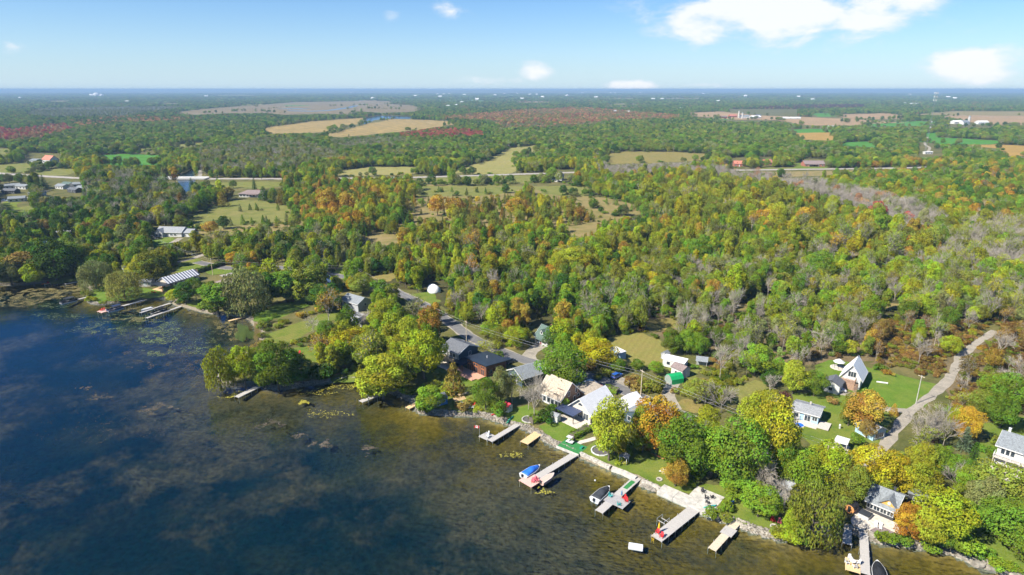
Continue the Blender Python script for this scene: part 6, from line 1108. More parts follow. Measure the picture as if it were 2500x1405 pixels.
# ------------------------------------------------------------------ trees: prototypes
def leaf_material():
    m = bpy.data.materials.new('foliage'); m.use_nodes = True; t = m.node_tree; t.nodes.clear()
    at = t.nodes.new('ShaderNodeAttribute'); at.attribute_type = 'INSTANCER'; at.attribute_name = 'tint'
    cl = t.nodes.new('ShaderNodeAttribute'); cl.attribute_type = 'GEOMETRY'; cl.attribute_name = 'clump'
    oi = t.nodes.new('ShaderNodeObjectInfo')
    def M(op, a, c):
        n = t.nodes.new('ShaderNodeMath'); n.operation = op
        for i, v in enumerate((a, c)):
            if isinstance(v, float): n.inputs[i].default_value = v
            else: t.links.new(v, n.inputs[i])
        return n.outputs[0]
    hsv = t.nodes.new('ShaderNodeHueSaturation'); t.links.new(at.outputs['Color'], hsv.inputs['Color'])
    t.links.new(M('ADD', M('MULTIPLY', M('SUBTRACT', cl.outputs['Fac'], .5), .075), .5), hsv.inputs['Hue'])
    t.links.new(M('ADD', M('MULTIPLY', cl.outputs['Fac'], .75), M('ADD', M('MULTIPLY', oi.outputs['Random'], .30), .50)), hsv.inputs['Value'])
    d = t.nodes.new('ShaderNodeBsdfDiffuse'); tr = t.nodes.new('ShaderNodeBsdfTranslucent'); mx = t.nodes.new('ShaderNodeMixShader'); mx.inputs[0].default_value = .22
    t.links.new(hsv.outputs[0], d.inputs[0]); t.links.new(hsv.outputs[0], tr.inputs[0]); t.links.new(d.outputs[0], mx.inputs[1]); t.links.new(tr.outputs[0], mx.inputs[2])
    o = t.nodes.new('ShaderNodeOutputMaterial'); t.links.new(mx.outputs[0], o.inputs['Surface']); return m
M_LEAF = leaf_material()
M_BARK = mat('bark', (.115, .095, .075), .95, .3, 3, .3); M_BARE = mat('grey_bare_wood', (.325, .29, .24), .9, .22, 1.2); M_BIRCH = mat('pale_trunk', (.42, .40, .36), .9, .3, 2)

def cards(P, N, size, r, up=0.0, asp=.75, spread=.55):
    n = len(P); N = N + r.normal(0, spread, (n, 3)); N /= np.linalg.norm(N, axis=1, keepdims=True) + 1e-9
    U = np.cross(N, r.normal(0, 1, (n, 3))); U[:, 2] += 0
    if up:
        A = np.tile([0, 0, 1.0], (n, 1)); A += r.normal(0, .25, (n, 3)); U = A - N * (A * N).sum(1, keepdims=True) * (1 - up)
    U /= np.linalg.norm(U, axis=1, keepdims=True) + 1e-9; W = np.cross(N, U)
    s = (size * (.65 + .7 * r.random(n)))[:, None] / 2
    V = np.stack([P - U * s, P + W * s * asp + N * s * .25, P + U * s, P - W * s * asp + N * s * .25], 1)
    return V
def lobe_leaves(lobes, total, size, r, cull=.74, down=.35, **kw):
    C = np.array([l[0] for l in lobes]); Rr = np.array([l[1] for l in lobes]); flat = np.array([l[2] if len(l) > 2 else .8 for l in lobes])
    k = r.choice(len(lobes), total * 2, p=Rr ** 2 / (Rr ** 2).sum())
    D = r.normal(0, 1, (len(k), 3)); D /= np.linalg.norm(D, axis=1, keepdims=True)
    keep = (D[:, 2] > -.25) | (r.random(len(k)) < down); k, D = k[keep], D[keep]
    rad = Rr[k] * (.68 + .38 * r.random(len(k)) + np.where(r.random(len(k)) < .10, .35 * r.random(len(k)), 0)); S = np.ones((len(k), 3)); S[:, 2] = flat[k]
    P = C[k] + D * rad[:, None] * S
    inside = np.zeros(len(k), bool)
    for c, q, fl in zip(C, Rr, flat):
        e = (P - c) / np.array([1, 1, fl]); inside |= (e ** 2).sum(1) < (q * cull) ** 2
    P, D, k = P[~inside][:total], D[~inside][:total], k[~inside][:total]
    lob = r.random(len(lobes))
    V = cards(P, D * .9 + np.array([0, 0, .35]), size, r, **kw)
    cl = np.clip(.15 + .7 * lob[k] + r.normal(0, .13, len(k)), 0, 1)
    return V, cl
def tubes_np(segs, n=5):
    """segs: (a, b, ra, rb)"""
    V = []; Q = []
    for a, b, ra, rb in segs:
        a = Vector(a); b = Vector(b); d = (b - a).normalized() if (b - a).length > 1e-6 else Vector((0, 0, 1)); u = d.orthogonal().normalized(); w = d.cross(u); o = len(V)
        for p, q in ((a, ra), (b, rb)):
            for i in range(n):
                t = 2 * math.pi * i / n; V.append(p + (u * math.cos(t) + w * math.sin(t)) * q)
        for i in range(n): Q.append((o + i, o + (i + 1) % n, o + n + (i + 1) % n, o + n + i))
    return np.array(V, float).reshape(-1, 3), np.array(Q, int).reshape(-1, 4)
def trunk_segs(h, top, r0, lobes, r, limbs=6, lean=.4):
    segs = []; p = Vector((0, 0, -.4)); pts = [p]
    for i in range(1, 5): pts.append(Vector((r.normal(0, lean * i / 5), r.normal(0, lean * i / 5), top * i / 4)))
    for i in range(4): segs.append((pts[i], pts[i + 1], r0 * (1 - i * .2), r0 * (1 - (i + 1) * .2)))
    for c in r.choice(len(lobes), min(limbs, len(lobes)), replace=False):
        q = Vector(lobes[c][0]); s = pts[int(r.integers(2, 4))]; mid = s.lerp(q, .5) + Vector((0, 0, -.3)); segs += [(s, mid, r0 * .42, r0 * .28), (mid, q, r0 * .28, r0 * .1)]
    return segs
def dome_lobes(r, n, Rx, Rz, zc, lr, bottom=-.35, core=True):
    out = []
    for i in range(n):
        t = (i + .5) / n; z = 1 - t * (1 - bottom); a = i * 2.39996 + r.normal(0, .35); q = math.sqrt(max(0, 1 - z * z)); k = .46 + .36 * r.random()
        out.append(((Rx * k * q * math.cos(a), Rx * k * q * math.sin(a), zc + Rz * (.54 + .30 * r.random()) * z), lr * (.55 + .80 * r.random())))
    if core: out.append(((0, 0, zc + Rz * .1), min(Rx, Rz) * .62))
    return out
def branch_tree(r, h, spread, levels=4, r0=.22, droop=0.0, kids=4):
    segs = []; tips = []
    def grow(p, d, L, rad, lev):
        q = p + d * L; segs.append((p, q, rad, rad * .68))
        if lev == 0: tips.append(q); return
        k = kids if lev > 1 else 3
        for i in range(k):
            a = r.random() * 6.283; tilt = (.35 + .45 * r.random()) * spread
            u = d.orthogonal().normalized(); w = d.cross(u)
            nd = (d * math.cos(tilt) + (u * math.cos(a) + w * math.sin(a)) * math.sin(tilt)).normalized(); nd.z -= droop * (levels - lev); nd.normalize()
            s = p.lerp(q, .55 + .45 * r.random()); grow(s, nd, L * (.60 + .22 * r.random()), max(rad * .5, .033), lev - 1)
    p = Vector((0, 0, -.3)); d = Vector((r.normal(0, .06), r.normal(0, .06), 1)).normalized(); L = h * .42
    grow(p, d, L, r0, levels)
    for i in range(3): grow(p + d * L * (.55 + .14 * i), (d + Vector((r.normal(0, .6), r.normal(0, .6), .3))).normalized(), L * .55, r0 * .5, levels - 1)
    return segs, tips
PROTO = {}
def finish(key, crown, trunk, trunk_mat=None):
    """crown: (V (n,4,3), clump (n)) or None; trunk: (V, Q)"""
    c_me = t_me = None
    if crown is not None:
        V, cl = crown; n = len(V); c_me = np_mesh('crown', V.reshape(-1, 3), np.arange(4 * n).reshape(n, 4)); c_me.materials.append(M_LEAF)
        a = c_me.attributes.new('clump', 'FLOAT', 'POINT'); a.data.foreach_set('value', np.repeat(cl, 4).astype(np.float32))
    if trunk is not None and len(trunk[0]):
        t_me = np_mesh('trunk', trunk[0], trunk[1]); t_me.materials.append(trunk_mat or M_BARK)
    # both together, for the woods that are one mass
    vs = []; qs = []; cls = []; mi = []; o = 0
    if crown is not None: vs.append(V.reshape(-1, 3)); qs.append(np.arange(4 * n).reshape(n, 4)); cls.append(np.repeat(cl, 4)); mi += [0] * n; o = 4 * n
    if t_me: vs.append(trunk[0]); qs.append(trunk[1] + o); cls.append(np.full(len(trunk[0]), .5)); mi += [1] * len(trunk[1])
    j = np_mesh('tree_' + key, np.vstack(vs), np.vstack(qs)); j.materials.append(M_LEAF); j.materials.append(trunk_mat or M_BARK)
    j.polygons.foreach_set('material_index', np.array(mi, np.int32)); a = j.attributes.new('clump', 'FLOAT', 'POINT'); a.data.foreach_set('value', np.concatenate(cls).astype(np.float32))
    PROTO.setdefault(key, []).append((c_me, t_me, j))
for s in range(8):            # broad maples and ashes: 12 m tall, 10 m wide
    r = np.random.default_rng(100 + s); lb = dome_lobes(r, 30 + 2 * s, 5.0, 5.6, 6.3, 1.65, -.86 + .03 * s)
    for c, q, *_ in lb: pass
    lb = [((c[0] * (1 + .10 * math.sin(3 * math.atan2(c[1], c[0]) + s)), c[1], c[2] + r.normal(0, .25)), q) for c, q in lb]
    tr_ = tubes_np(trunk_segs(12, 7.5, .30, lb, r), 5); finish('round', lobe_leaves(lb, 4200, .50, r, down=.5), tr_)
    if s < 5: finish('fine', lobe_leaves(lb, 9500, .34, r, down=.5), tr_)
for s in range(4):            # slimmer trees: 14 m tall, 6.5 m wide
    r = np.random.default_rng(200 + s); lb = dome_lobes(r, 28, 3.1, 6.6, 7.3, 1.2, -.92)
    lb = [((c[0] + r.normal(0, .35), c[1] + r.normal(0, .35), c[2]), q) for c, q in lb]
    finish('tall', lobe_leaves(lb, 4000, .44, r, down=.5), tubes_np(trunk_segs(14, 9.5, .24, lb, r), 5))
for s in range(3):            # willows: 11 m tall, 11 m wide, hanging curtains
    r = np.random.default_rng(300 + s); lb = dome_lobes(r, 26, 5.2, 4.6, 6.4, 1.6, -.3)
    A = lobe_leaves(lb, 4200, .50, r, up=.7, asp=.5)
    n = 2600; a = r.random(n) * 6.283; rr = 5.0 * np.sqrt(.35 + .65 * r.random(n)); strand = np.floor(a * 9) ; top = 6.2 + 2.2 * np.sin(strand * 2.1); z = 1.2 + r.random(n) * (top - 1.2) + .5 * np.sin(strand)
    P = np.stack([rr * np.cos(a), rr * np.sin(a), z], 1); B = cards(P, np.stack([np.cos(a), np.sin(a), 0 * a], 1), .6, r, up=1.0, asp=.35)
    finish('willow', (np.vstack([A[0], B]), np.concatenate([A[1], np.clip(.45 + .25 * np.sin(strand * 3.7) + r.normal(0, .1, n), 0, 1)])), tubes_np(trunk_segs(11, 6, .42, lb, r, 8), 5))
for s in range(4):            # cedars and junipers: 8 m tall, 3.6 m wide, pointed
    r = np.random.default_rng(400 + s); lb = []
    for i in range(30):
        t = (i + .5) / 30; z = .5 + 7.0 * t; q = 1.65 * (1 - t) ** .75; a = i * 2.4 + r.normal(0, .3); lb.append(((q * .72 * math.cos(a), q * .72 * math.sin(a), z), .36 + .55 * (1 - t), 1.25))
    lb.append(((0, 0, 3.0), 1.1, 2.2)); lb.append(((0, 0, 7.5), .28, 2.0))
    finish('cedar', lobe_leaves(lb, 2300, .34, r, up=.7, asp=.5), tubes_np([((0, 0, -.3), (0, 0, 6), .16, .04)], 5))
for s in range(2):            # spruces and pines: 13 m tall, 6 m wide, tiered
    r = np.random.default_rng(500 + s); V = []; C = []; segs = [((0, 0, -.4), (0, 0, 12.6), .24, .04)]
    for k in range(15):
        t = k / 15; z = 1.4 + 11.2 * t; L = 3.2 * (1 - t) ** .85 + .25; nb = 9 if k < 10 else 6
        for b in range(nb):
            a = b * 6.283 / nb + k * .7 + r.normal(0, .12); l = L * (.8 + .35 * r.random()); m = int(18 * l / 2 + 6); u = r.random(m); w = (1 - u) * .32 * l * r.normal(0, .55, m)
            P = np.stack([(u * l) * math.cos(a) - w * math.sin(a), (u * l) * math.sin(a) + w * math.cos(a), z - .28 * l * u ** 1.4 + r.normal(0, .08, m)], 1)
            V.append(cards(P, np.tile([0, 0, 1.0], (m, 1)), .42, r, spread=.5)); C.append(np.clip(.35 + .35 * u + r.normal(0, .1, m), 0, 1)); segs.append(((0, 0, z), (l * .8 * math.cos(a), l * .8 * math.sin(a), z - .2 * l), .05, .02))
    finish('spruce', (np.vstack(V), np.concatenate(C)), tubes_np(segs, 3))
for s in range(4):            # bare grey trees: 11 m tall
    r = np.random.default_rng(600 + s); sg, tp = branch_tree(r, 11, .75 + .12 * s, 4, .17, 0, 4)
    finish('bare', None, tubes_np(sg, 3), M_BARE)
for s in range(3):            # thin crowns: bare wood with few leaves, 11 m
    r = np.random.default_rng(700 + s); sg, tp = branch_tree(r, 11, .8, 4, .17, 0, 4); tp = np.array(tp); k = r.choice(len(tp), min(len(tp), 420), replace=False)
    P = np.repeat(tp[k], 3, 0) + r.normal(0, .35, (len(k) * 3, 3)); finish('sparse', (cards(P, r.normal(0, 1, P.shape) + [0, 0, .6], .42, r), np.clip(.5 + r.normal(0, .2, len(P)), 0, 1)), tubes_np(sg, 3), M_BARE)
for s in range(5):            # bushes: 3 m tall, 4 m wide
    r = np.random.default_rng(800 + s); lb = [((r.normal(0, .85), r.normal(0, .85), .7 + r.random() * 1.0), .6 + .5 * r.random()) for _ in range(11)]
    finish('bush', lobe_leaves(lb, 1300, .30, r, down=.6), tubes_np([((0, 0, -.2), (0, 0, 1.2), .08, .03)], 4))
for s in range(2):            # weeping half-bare willow
    r = np.random.default_rng(900 + s); sg, tp = branch_tree(r, 10, 1.0, 4, .2, .16, 5); finish('weeping_bare', None, tubes_np(sg, 3), M_BARE)
SIZE = {'round': (10.4, 12.4), 'fine': (10.4, 12.4), 'tall': (6.8, 14.2), 'willow': (11, 11.3), 'cedar': (3.7, 8), 'spruce': (6.4, 13), 'bare': (8, 11.5), 'sparse': (8, 11.5), 'bush': (3.8, 2.7), 'weeping_bare': (9, 9)}

# foliage colours (linear)
C = dict(dark=(.028, .058, .014), green=(.060, .100, .016), leaf=(.085, .132, .018), lime=(.130, .158, .016), olive=(.094, .111, .024), yolive=(.137, .150, .020), gold=(.172, .156, .015),
         yellow=(.160, .168, .018), orange=(.205, .122, .022), rust=(.165, .108, .028), brown=(.115, .078, .036), red=(.180, .058, .050), crimson=(.200, .034, .052), greygreen=(.095, .108, .058),
         willow=(.125, .125, .045), blue=(.085, .120, .100), cedar=(.080, .090, .022), cedarb=(.105, .082, .026), pink=(.205, .115, .080), purple=(.055, .022, .035))
C = {k: tuple(min(.55, q * f) for q, f in zip(v, (2.0, 1.95, 1.2))) for k, v in C.items()}
TRUNK_TREES = {'round': 'maple_tree', 'fine': 'maple_tree', 'tall': 'poplar_tree', 'willow': 'willow_tree', 'cedar': 'cedar_tree', 'spruce': 'spruce_tree', 'bare': 'bare_tree', 'sparse': 'thin_crowned_tree', 'bush': 'bush', 'weeping_bare': 'weeping_tree'}
CATS = {'round': 'tree', 'fine': 'tree', 'tall': 'tree', 'willow': 'willow', 'cedar': 'cedar', 'spruce': 'conifer', 'bare': 'bare tree', 'sparse': 'tree', 'bush': 'bush', 'weeping_bare': 'bare tree'}
def plant(kind, x, y, w, h, tint, label, group=None, variant=None, rz=None, z=LAND):
    c, t, _ = PROTO[kind][(variant if variant is not None else rnd.randrange(99)) % len(PROTO[kind])]
    o = thing(TRUNK_TREES[kind], label, CATS[kind], (x, y, z), rnd.random() * 6.283 if rz is None else rz, group, (w / SIZE[kind][0], w / SIZE[kind][0], h / SIZE[kind][1]))
    if c: cr = obj('crown', c, o); cr['tint'] = [float(q) for q in tint] + [1.0]
    if t: obj('crown' if c is None else 'trunk', t, o)
    return o
# ------------------------------------------------------------------ woodland: the zones of the survey, species and colours
def Zn(poly, cell, mix, pal, size=(.8, 1.15), dens=1.0): return dict(poly=poly, cell=cell, mix=mix, pal=pal, size=size, dens=dens)
MIXW = dict(round=.55, tall=.30, cedar=.10, sparse=.05)
GREENS = dict(green=3, leaf=3, dark=1.5, olive=2, lime=1)
AUT = dict(leaf=2.5, lime=2.2, olive=2.2, yolive=2.4, gold=.9, green=2, rust=.3, orange=.25)
zones = [
 Zn([(-500, 200), (3000, 200), (3000, 300), (-500, 300)], 1, dict(round=.8, tall=.2), dict(green=3, dark=2, leaf=1.5, olive=1.2, brown=.4)),
 Zn([(-500, 300), (3000, 300), (3000, 400), (-500, 400)], 1, dict(round=.72, tall=.2, sparse=.08), dict(green=3, dark=1.6, leaf=2, olive=2, greygreen=1, yolive=.4)),
 Zn([(60, 284), (90, 266), (250, 262), (400, 261), (470, 262), (390, 275), (300, 290), (120, 292)], 1, dict(cedar=1), dict(greygreen=2, dark=1, olive=1), (.5, .9), .9),
 Zn([(-60, 318), (60, 316), (130, 305), (168, 307), (190, 320), (130, 338), (60, 344), (-60, 348)], 1, dict(bush=.6, round=.4), dict(crimson=2, pink=1.5, red=1, brown=1), (.5, .8)),
 Zn([(0, 344), (130, 338), (100, 352), (0, 356)], 1, dict(bush=1), dict(brown=2, pink=.5), (.6, 1)),
 Zn([(170, 300), (330, 286), (480, 292), (480, 302), (300, 306), (200, 318)], 1, dict(round=1), dict(pink=1, green=1.5, brown=1, dark=1), (.7, 1)),
 Zn([(1085, 288), (1250, 272), (1400, 264), (1490, 270), (1660, 284), (1660, 296), (1500, 300), (1300, 308), (1200, 302), (1100, 296)], 1, dict(round=1), dict(pink=3, red=1, brown=1.6, olive=1.6, greygreen=1.2, rust=.8), (.55, .9)),
 Zn([(1200, 302), (1300, 308), (1500, 300), (1400, 318), (1230, 322)], 1, dict(round=.8, sparse=.2), dict(brown=1.5, greygreen=1.5, pink=.8, green=1), (.6, .9)),
 Zn([(970, 338), (1000, 325), (1070, 316), (1180, 328), (1185, 343), (1090, 348), (985, 346)], 1, dict(round=1), dict(crimson=1, red=1.6, brown=1.5, dark=.8, green=1), (.6, .95)),
 Zn([(1780, 268), (1950, 258), (2110, 256), (2110, 266), (1950, 272), (1800, 276)], 1, dict(round=1), dict(purple=3, brown=1, dark=1.5), (.6, .9)),
 Zn([(800, 345), (990, 340), (1000, 360), (820, 372)], 1, dict(sparse=.5, bare=.2, round=.3), dict(greygreen=2, green=1), (.6, .9)),
 Zn([(480, 370), (700, 345), (820, 372), (830, 400), (700, 430), (500, 432)], 1, dict(sparse=.35, bare=.15, tall=.25, round=.25), dict(greygreen=3, olive=1.5, green=1, willow=1), (.65, .95)),
 Zn([(-100, 440), (400, 440), (500, 470), (440, 560), (300, 590), (-100, 610)], 1, dict(round=.5, tall=.22, sparse=.14, bare=.08, willow=.06), dict(green=2.5, dark=2, greygreen=2, olive=1.5, yolive=.5, gold=.25, brown=.25), (.75, 1.15)),
 Zn([(-100, 590), (200, 560), (420, 600), (420, 650), (200, 700), (-100, 705)], 1, dict(round=.6, tall=.2, cedar=.1, willow=.1), dict(green=2, dark=1.5, lime=1, olive=1.5, yolive=1, greygreen=1, brown=.3), (.75, 1.1)),
 Zn([(500, 448), (760, 448), (700, 500), (560, 500)], 1, dict(cedar=.45, round=.35, spruce=.1, tall=.1), dict(cedar=2, dark=1.5, green=1.5, cedarb=1, olive=1), (.8, 1.2), .55),
 Zn([(440, 570), (760, 530), (770, 600), (600, 612), (470, 600)], 1, dict(bush=.62, cedar=.2, sparse=.1, round=.08), dict(olive=2, brown=1.2, green=1.2, yolive=1), (.7, 1.1), .30),
 Zn([(560, 600), (760, 590), (960, 612), (1100, 660), (900, 690), (700, 680), (500, 640)], 1, dict(round=.5, tall=.25, spruce=.06, sparse=.1, bush=.1), dict(green=2, lime=1.5, olive=2, dark=1.2, greygreen=1.2, yolive=1), (.7, 1.05)),
 Zn([(740, 530), (770, 450), (1000, 432), (1000, 520), (960, 600), (770, 596)], 1, dict(round=.52, cedar=.22, tall=.2, spruce=.06), dict(rust=1.9, yolive=2.4, gold=1.0, olive=2.2, leaf=1.5, orange=.5, green=1.4), (.72, 1.1), .85),
 Zn([(1000, 450), (1280, 460), (1560, 520), (1480, 580), (1150, 604), (960, 600)], 1, dict(round=.22, cedar=.60, bush=.12, tall=.06), dict(yolive=2, olive=2, cedar=2, cedarb=1.5, gold=.6, rust=.8, leaf=.8), (.7, 1.15), .50),
 Zn([(950, 600), (1160, 596), (1480, 570), (1640, 470), (1900, 470), (1960, 560), (1850, 640), (1600, 690), (1200, 720), (1040, 720)], 1, dict(round=.30, tall=.18, cedar=.47, sparse=.05), dict(leaf=1.6, lime=1.7, olive=2.4, yolive=2.6, green=1.5, cedar=2, gold=.9, rust=.7, dark=.5, orange=.15), (.68, 1.05), 1),
 Zn([(1560, 440), (1900, 440), (2160, 500), (2340, 640), (2160, 650), (1880, 640), (1650, 560)], 1, dict(round=.24, tall=.06, cedar=.67, sparse=.03), dict(yolive=2, cedar=2.4, lime=1.6, gold=1.2, leaf=1.2, olive=2.0, orange=.45, rust=.6), (.85, 1.3), 1),
 Zn([(2000, 425), (2600, 400), (2700, 600), (2420, 560), (2150, 470)], 1, dict(round=.72, tall=.18, cedar=.05, sparse=.05), dict(green=2.6, leaf=2.2, yolive=1.6, rust=.6, orange=.15, dark=1.4, olive=1.6, gold=.3), (.75, 1.1), 1),
 Zn([(1455, 432), (1480, 400), (1640, 388), (1720, 398), (1690, 420), (1600, 436), (1500, 446)], 1, dict(bare=.8, sparse=.2), dict(greygreen=1, olive=1), (.65, .95), 1.35),
 Zn([(1640, 424), (1960, 428), (2010, 460), (2240, 515), (2330, 560), (2230, 580), (2060, 525), (1930, 475), (1850, 462), (1700, 444)], 1, dict(bare=.80, sparse=.14, round=.06), dict(greygreen=1, olive=1, pink=.3), (.65, .95), 1.3),
 Zn([(2270, 600), (2400, 560), (2700, 545), (2700, 650), (2430, 690), (2310, 660)], 1, dict(bare=.5, sparse=.24, round=.26), dict(yolive=1, olive=1, leaf=.5), (.75, 1.05), 1.25),
 Zn([(1800, 640), (2160, 650), (2310, 655), (2430, 690), (2700, 650), (2700, 800), (2300, 790), (1850, 740), (1560, 720), (1600, 690)], 1, dict(round=.42, tall=.24, bush=.10, sparse=.13, bare=.11), dict(leaf=2, olive=2.4, lime=1.6, yolive=1.6, green=1.6, greygreen=.8, gold=.15), (.6, .95), .95),
 Zn([(1080, 700), (1560, 700), (1700, 760), (1680, 830), (1420, 820), (1100, 800), (1040, 740)], 1, dict(tall=.36, round=.26, cedar=.16, sparse=.12, bare=.10), dict(leaf=1.8, olive=2.2, green=1.8, yolive=1.6, lime=1.1, dark=.8, rust=.25), (.62, .98), 1),
 Zn([(1560, 730), (1850, 740), (2130, 790), (2130, 860), (1990, 890), (1850, 880), (1640, 850)], 1, dict(round=.34, tall=.20, bush=.16, sparse=.17, bare=.13), dict(leaf=2, olive=2, greygreen=1.5, lime=1, yolive=1, green=1), (.55, .85), .95),
 Zn([(1660, 850), (1990, 890), (1960, 960), (1700, 990), (1660, 930)], 1, dict(bush=.55, round=.15, sparse=.18, bare=.12), dict(olive=2, brown=1.6, leaf=1.5, green=1, yolive=1), (.6, .95), .75),
 Zn([(2130, 790), (2700, 790), (2700, 1010), (2330, 1010), (2290, 930), (2130, 890)], 1, dict(bush=.74, sparse=.10, bare=.08, round=.08), dict(brown=3.2, olive=1.4, rust=.4, lime=.5, green=.4), (.55, .95), .9),
 Zn([(1210, 1150), (1700, 1000), (2120, 1180), (2100, 1230), (1900, 1190), (1700, 1130), (1560, 1050)], 1, dict(round=.5, bush=.5), dict(leaf=2, green=2, lime=1), (.5, .7), .25),
]
NOWOOD = [  # yards and shores that hold only the trees placed one by one below
 [(1060, 800), (1140, 800), (1300, 860), (1430, 880), (1640, 870), (1760, 1000), (2100, 1180), (2000, 1320), (1640, 1230), (1380, 1110), (1180, 1030), (1000, 1010), (880, 950), (500, 960), (500, 850), (640, 800), (700, 850), (800, 920), (1000, 940), (1060, 860)],
 [(1880, 960), (2000, 870), (2130, 885), (2300, 930), (2330, 1000), (2560, 1000), (2560, 1460), (2000, 1460), (1880, 1150)],
 [(190, 745), (200, 700), (330, 690), (520, 716), (600, 735), (760, 716), (760, 760), (600, 800), (200, 760)]]
KEEP = [(1296, 772, 1345, 868), (1040, 685, 1085, 735), (825, 715, 900, 765), (378, 553, 462, 590), (575, 455, 640, 488), (1345, 415, 1400, 445), (1785, 385, 1820, 412), (1855, 385, 1885, 405), (1962, 388, 2016, 406), (68, 375, 145, 402),
        (1780, 268, 1945, 296), (2320, 290, 2420, 312), (100, 445, 200, 480), (0, 450, 70, 500), (2245, 330, 2275, 385), (2255, 365, 2300, 382), (2010, 875, 2125, 960), (1185, 830, 1310, 885), (2210, 920, 2245, 990), (2150, 1030, 2230, 1110),
        (380, 430, 510, 446), (985, 715, 1038, 752), (1125, 795, 1190, 845), (1600, 860, 1720, 945), (1480, 840, 1520, 885), (875, 675, 960, 700), (640, 645, 740, 665), (385, 662, 490, 715), (525, 672, 565, 705), (295, 650, 315, 672), (340, 680, 370, 705), (765, 680, 800, 700), (500, 640, 530, 672), (870, 770, 900, 800)]
def band(y0, y1, cell):
    n = int((y1 - y0) / cell); out = []
    ys = y0 + (np.arange(n) + .5) * cell
    for y in ys:
        half = y * .95 + 60; m = int(2 * half / cell); xs = -half + (np.arange(m) + rng.random()) * cell
        out.append(np.stack([xs + (rng.random(m) - .5) * cell * .85, np.full(m, y) + (rng.random(m) - .5) * cell * .85, np.full(m, cell)], 1))
    return np.vstack(out)
pts = np.vstack([band(120, 430, 4.1), band(430, 800, 4.5), band(800, 1500, 7.2), band(1500, 3000, 11.5), band(3000, 6000, 20), band(6000, 15000, 46)])
N_TREES = len(pts); pts = np.vstack([pts, band(120, 330, 2.5), band(330, 560, 4.5)]); under = np.arange(len(pts)) >= N_TREES   # the last are undergrowth
PX, PY = project(np.column_stack([pts[:, 0], pts[:, 1], np.full(len(pts), LAND)]))
zi = np.full(len(pts), -1)
for k, z_ in enumerate(zones):
    zi[inpoly(PX, PY, z_['poly'])] = k
ok = (PX > -330) & (PX < 2830)
near_default = zi < 0
kinds = np.full(len(pts), '', dtype=object); tint = np.zeros((len(pts), 3)); sz = np.ones(len(pts))
DEF = Zn([], 1, MIXW, AUT, (.75, 1.1), 1)
cl_noise = vnoise(pts[:, 0], pts[:, 1], 38, 41)                  # neighbours of one kind and colour stand together
for k in range(-1, len(zones)):
    z_ = DEF if k < 0 else zones[k]; s = np.where(zi == k)[0]
    if not len(s): continue
    kk = list(z_['mix']); p = np.array([z_['mix'][q] for q in kk]); kinds[s] = np.array(kk, dtype=object)[rng.choice(len(kk), len(s), p=p / p.sum())]
    cc = list(z_['pal']); p = np.array([z_['pal'][q] for q in cc]); cdf = np.cumsum(p / p.sum())
    u = np.clip(.5 + (vnoise(pts[s, 0], pts[s, 1], 30 + .015 * pts[s, 1], 50 + k) - .5) * 1.5, 0, .999)    # patches
    u = np.where(rng.random(len(s)) < .62, rng.random(len(s)), u)
    order = rng.permutation(len(cc)); cdf = np.cumsum((p / p.sum())[order]); ci = order[np.searchsorted(cdf, u).clip(0, len(cc) - 1)]
    base = np.array([C[q] for q in cc])[ci]; tint[s] = base * (1 + rng.normal(0, .13, (len(s), 1))) * (1 + rng.normal(0, .05, (len(s), 3)))
    sz[s] = z_['size'][0] * .88 + (z_['size'][1] - z_['size'][0] * .88) * rng.random(len(s)) ** 1.4
    nr = (pts[s, 1] < 760) & np.isin(kinds[s], ['round', 'tall']); sz[s] *= np.where(nr, rng.uniform(.62, .95, len(s)), 1.0)
    ok[s] &= rng.random(len(s)) < z_['dens'] * np.clip(.62 + .9 * vnoise(pts[s, 0], pts[s, 1], 24, 77), 0, 1)
us = np.where(under)[0]; kinds[us] = 'bush'; sz[us] = rng.uniform(.35, .85, len(us)); up_ = np.array([C[q] for q in ('olive', 'brown', 'leaf', 'green', 'yolive', 'olive', 'brown')])
u_ = (vnoise(pts[us, 0], pts[us, 1], 13, 61) * .7 + rng.random(len(us)) * .3); tint[us] = up_[(u_ * 6.99).astype(int).clip(0, 6)] * rng.uniform(.5, .85, (len(us), 1))
browny = inpoly(PX[us], PY[us], [(2100, 790), (2700, 780), (2700, 1010), (2330, 1010), (2290, 930), (2110, 890)]); nb = browny.sum(); tint[us[browny]] = np.array([C[q] for q in ('brown', 'rust', 'brown', 'olive')])[rng.integers(0, 4, nb)] * rng.uniform(.7, 1.15, (nb, 1)) * .85
ok[us] &= rng.random(len(us)) < np.where(browny, .95, .15 + .75 * vnoise(pts[us, 0], pts[us, 1], 17, 63))
tint = np.clip(tint, .004, .6)
W0 = np.array([SIZE[k][0] if k else 1 for k in kinds]); H0 = np.array([SIZE[k][1] if k else 1 for k in kinds])
big = np.where(pts[:, 2] > 40, 2.6, np.where(pts[:, 2] > 15, 1.35, 1.0)); hb = np.where(pts[:, 2] > 40, 1.15, 1.0)
cone = np.isin(kinds, ['cedar']); wsc = sz * big * np.where(cone, rng.uniform(.85, 1.25, len(pts)), rng.uniform(.85, 1.12, len(pts))); hsc = sz * hb * rng.uniform(.85, 1.12, len(pts)) * .92
wood = (pts[:, 1] < 760) & np.isin(kinds, ['round', 'tall', 'sparse', 'bare']) & ~under; hsc = np.where(wood, hsc * rng.uniform(1.15, 1.6, len(pts)), hsc); hsc = np.where(cone, hsc * rng.uniform(1.0, 1.45, len(pts)), hsc)
